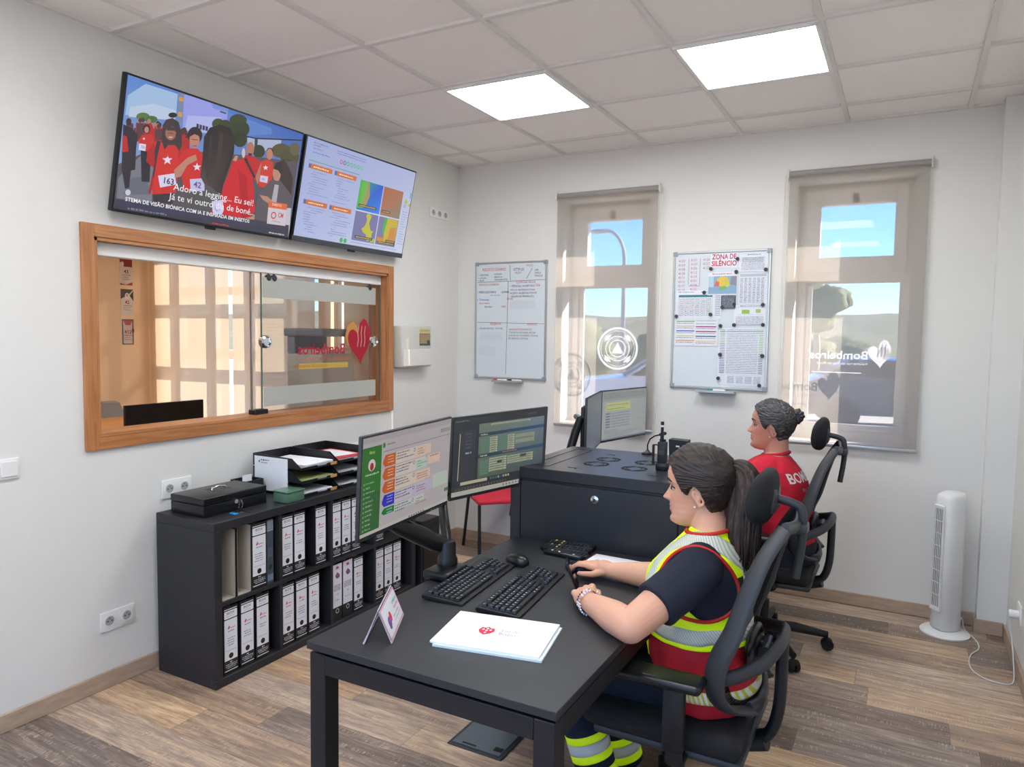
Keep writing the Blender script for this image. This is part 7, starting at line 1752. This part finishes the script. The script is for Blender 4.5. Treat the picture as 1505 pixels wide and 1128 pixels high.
for s in (-1, 1):
    pts = loop_pts(vb, s, .150, .150, math.radians(-42), math.radians(205), 22)
    vs, fs = band(vb, pts, .056, .003, 9, 4); b = MB(); b.add(vs, fs); b.build('silver_band', m_ssil, vest, 180)
# waist tape and yellow edge
circ = lambda z, rx=.17, ry=.21: [(2.503+rx*math.cos(a), TY+ry*math.sin(a), z) for a in [2*PI*k/16 for k in range(16)]]
def bnd0(path, wd, nm, m_, off, n=5):
    vs, fs = band(vb, path, wd, off, n, 5, True); b = MB(); b.add(vs, fs); return b.build(nm, m_, vest, 180)
bnd0(circ(.716), .044, 'silver_waist_band', m_ssil, .004); bnd0(circ(.688), .018, 'yellow_edge', m_yel, .003)
bnd0(circ(.548), .034, 'yellow_hem_band', m_shem, .004)
# armholes: red piping round the sleeve
def armhole(s, tee):
    tt = tree_of(tee.data); pts = loop_pts(vb, s, .110, .114, 0, 2*PI, 40, tt, .005)
    for _ in range(5): pts = [pts[i]*.5+(pts[i-1]+pts[(i+1) % len(pts)])*.25 for i in range(len(pts))]
    b = MB(); b.tube(pts, .0058, 8, closed=True, cap=False); b.build('armhole_piping', m_pipe, vest, 180)
    # navy shirt cloth showing inside the arm opening
    vs = []; fs = []; n = len(pts); cc = sum(pts, V(0, 0, 0))/n
    for r_ in range(6):
        q = 1-r_/6.0
        for i in range(n):
            g = cc+(pts[i]-cc)*q; h_, hn, _, _ = vb.find_nearest(g); vs.append(h_+hn*.0028)
    for r_ in range(5):
        for i in range(n): fs.append((r_*n+i, r_*n+(i+1) % n, (r_+1)*n+(i+1) % n, (r_+1)*n+i))
    fs.append(tuple(5*n+i for i in range(n))); b = MB(); b.add(vs, fs); b.build('sleeve_panel', m_navy, tee, 180)
armhole(-1, tee1); armhole(1, tee1)
b = MB(); b.tube([(2.527+.067*math.cos(a), TY+.080*math.sin(a), .992+.010*math.cos(a)) for a in [2*PI*k/24 for k in range(24)]], .0055, 8, closed=True, cap=False, flat=1.5); b.build('collar', m_pipe, vest, 180)
b = MB(); b.tube(catmull([(2.468, TY-.03, .985), (2.42, TY-.04, .93), (2.352, TY-.03, .85), (2.34, TY-.02, .76), (2.34, TY-.02, .66), (2.36, TY-.02, .55), (2.375, TY-.02, .49)], 4), .006, 8); b.build('front_zip_edge', m_yel, vest, 180)
vs, fs = band(vb, [(2.66, TY-.09, .885), (2.668, TY-.09, .80)], .035, .005, 5, 5); b = MB(); b.add(vs, fs); b.build('back_label', mat('green_black_label', (40, 60, 40), .5), vest, 180)
# bracelets
axw = (WRL-ELL).normalized(); u_ = axw.orthogonal().normalized(); v_ = axw.cross(u_)
for i, (t, cols) in enumerate([(-.004, [(60, 44, 60), (235, 230, 236), (60, 44, 60)]), (-.014, [(210, 170, 200), (235, 225, 236)]), (-.024, [(240, 240, 240), (236, 222, 226), (190, 160, 90)])]):
    ms = [mat('bead_%d_%d' % (i, j), c, .3) for j, c in enumerate(cols)]
    b = MB()
    for k in range(26):
        a = 2*PI*k/26; q = .0345+.0015*i; b.ell(WRL+axw*t+u_*q*math.cos(a)+v_*q*math.sin(a), .0034, 8, 6, (k//2) % len(cols))
    b.build('bead_bracelet', ms, P1, 180)

# ---------------------------------------------------------------- person in the red T-shirt
HM2 = Matrix.Translation((2.448, -.862, 1.131)) @ Matrix.Rotation(math.radians(6), 4, 'Z') @ Matrix.Rotation(math.radians(2), 4, 'Y') @ Matrix.Scale(1.05, 4)
UX, UY = 2.49, -.862
tor2 = [(2.545, UY, .47, .11, .175), (2.54, UY, .54, .135, .185), (2.525, UY, .62, .145, .180), (2.505, UY, .72, .145, .172), (2.478, UY, .80, .160, .176), (2.462, UY, .87, .160, .184), (2.460, UY, .93, .130, .176), (2.466, UY, .968, .095, .135), (2.480, UY, .995, .060, .085), (2.478, UY, 1.015, .050, .056)]
S2L, E2L, W2L = V(2.425, -1.05, .905), V(2.29, -1.10, .785), V(2.12, -.98, .775)
S2R, E2R, W2R = V(2.425, -.68, .905), V(2.29, -.62, .785), V(2.12, -.74, .775)
arms2 = [[(V(2.45, -.97, .925), .064), (S2L, .060), (S2L.lerp(E2L, .5), .054), (E2L, .047), (E2L.lerp(W2L, .4), .044), (W2L, .028)], [(V(2.45, -.75, .925), .064), (S2R, .060), (S2R.lerp(E2R, .5), .054), (E2R, .047), (E2R.lerp(W2R, .4), .044), (W2R, .028)]]
hands2 = [(W2L, V(-.95, .25, .05), V(0, 0, 1), 1, mh, [(.60, .75, -.28, .038, .0135, .0115), (.92, .28, -.22, .030, .0110, .0096), (.95, -.05, -.25, .023, .0096, .0076)], .98),
          (W2R, V(-.95, -.2, .05), V(0, 0, 1), -1, mh, [(.60, .75, -.28, .038, .0135, .0115), (.92, .28, -.22, .030, .0110, .0096), (.95, -.05, -.25, .023, .0096, .0076)], .98)]
neck2 = [((2.482, UY, .95), .078), ((2.482, UY, 1.0), .062), ((2.482, UY, 1.045), .057), ((2.480, UY, 1.09), .056), ((2.478, UY, 1.13), .050)]
P2, body2 = person('person in a red shirt with grey hair in a bun, sitting at the rear desk', HM2, (206, 150, 130), (176, 96, 92), tor2, arms2, hands2, neck2)
head_extras(P2, HM2, mat('grey_brown_brow', (70, 58, 52), .7), m_iris)
m_hair2 = hair_mat('greying_hair', (30, 29, 31), (58, 57, 59), (122, 120, 120), (5, 44, 50))
vs, fs = hair_cap(.017, 9); b = MB(); b.add([HM2 @ Vector(v) for v in vs], fs); b.build('hair', m_hair2, P2, 180)
bc = HM2 @ V(.118, 0, .066)
b = MB()
for dx, dz, rr_ in ((0, .012, .026), (.004, -.016, .025), (.012, .0, .027)): b.ell(bc+V(dx, 0, dz), (rr_*.8, rr_*1.05, rr_), 24, 14)
me = fuse(b, .003, 3)
for v in me.vertices: v.co += v.normal*.0022*math.sin(math.atan2(v.co.z-bc.z, v.co.x-bc.x)*9+20*v.co.y)
bun = cloth_from(me, 'hair_bun', m_hair2, P2)
b = MB()
sc_c = HM2 @ V(.100, 0, .050)
for k in range(3): b.tube([sc_c+V(.003*math.sin(5*a)-.004*k+.004, (.020+.005*math.sin(4*a+k))*math.cos(a), (.030+.005*math.sin(6*a+k))*math.sin(a)) for a in [2*PI*j/30 for j in range(30)]], .0085, 8, closed=True, cap=False)
b.build('scrunchie', m_blackrub, P2, 180)
m_redt = mat('red_cotton', (196, 28, 52), .85, bump=.25, bscale=600, var=.05)
b = MB(); b.loft([(x, y, z, hx+.010, hy+.010) for x, y, z, hx, hy in tor2[:-1]], 44)
for sh, el, c in ((S2L, E2L, -.97), (S2R, E2R, -.75)):
    b.capsule((2.455, c, .925), sh, .073, .076, 20); b.tube([sh, sh.lerp(el, .3), sh.lerp(el, .6), sh.lerp(el, .72)], [.074, .072, .070, .072], 24)
me = fuse(b, .0055, 6)
for v in me.vertices:
    c = v.co; v.co += v.normal*(.006*noise.noise(Vector((c.x*8+c.z*8, c.y*7, c.z*12-c.x*6)))+.0025*noise.noise(Vector((c.x*24, c.y*20, c.z*30))))
tee2 = cloth_from(me, 'tee_shirt', m_redt, P2)
b = MB(); b.tube([(2.480+.062*math.cos(a), UY+.068*math.sin(a), 1.002+.010*math.cos(a)) for a in [2*PI*k/24 for k in range(24)]], .008, 8, closed=True, cap=False, flat=1.3); b.build('collar', m_redt, tee2, 180)
t2 = tree_of(tee2.data)
def cloth_text(txt, y0, z0, h_, col, slope=0.0, wide=1.0, bold=True):
    vs, fs = glyphs(txt, bold); out = []
    # split long glyph faces by sampling is not needed at this size
    for x, y in vs:
        yy = y0+x*h_*wide; zz = z0+y*h_+slope*(yy-y0)
        hit = t2.ray_cast(Vector((3.0, yy, zz)), Vector((-1, 0, 0)))
        out.append(hit[0]+Vector((.0035, 0, 0)) if hit[0] else Vector((2.6, yy, zz)))
    b = MB(); b.add(out, fs); return b.build('back_lettering', mat('white_lettering_'+txt[:2], col, .7), tee2, None, fix=False)
cloth_text('BOMBEIROS', -1.015, .880, .046, (226, 214, 214), .0, .98); cloth_text('VILA DO BISPO', -.95, .835, .016, (206, 150, 160))
m_jean = mat('dark_trousers', (30, 34, 48), .85, bump=.2, bscale=500)
b = MB(); b.loft([(2.54, UY, .455, .13, .195), (2.54, UY, .54, .150, .200), (2.53, UY, .62, .150, .190), (2.51, UY, .68, .13, .17)], 36)
for s in (-1, 1):
    hp = V(2.53, UY+s*.095, .53); kn = V(2.10, UY+s*.11, .475); an = V(2.12, UY+s*.11, .10); b.capsule(hp, kn, .095, .070, 22); b.tube([kn, kn.lerp(an, .5), an], [.068, .062, .060], 22)
me = fuse(b, .008, 5); cloth_from(me, 'trousers', m_jean, P2)
for s in (-1, 1):
    b = MB(); b.ell((2.07, UY+s*.11, .045), (.13, .045, .045), 24, 12); b.tube([(2.12, UY+s*.11, .05), (2.12, UY+s*.11, .12)], .045, 18); me = fuse(b, .006, 4)
    for v in me.vertices: v.co.z = max(.002, v.co.z)
    cloth_from(me, 'shoe', m_boot, P2)
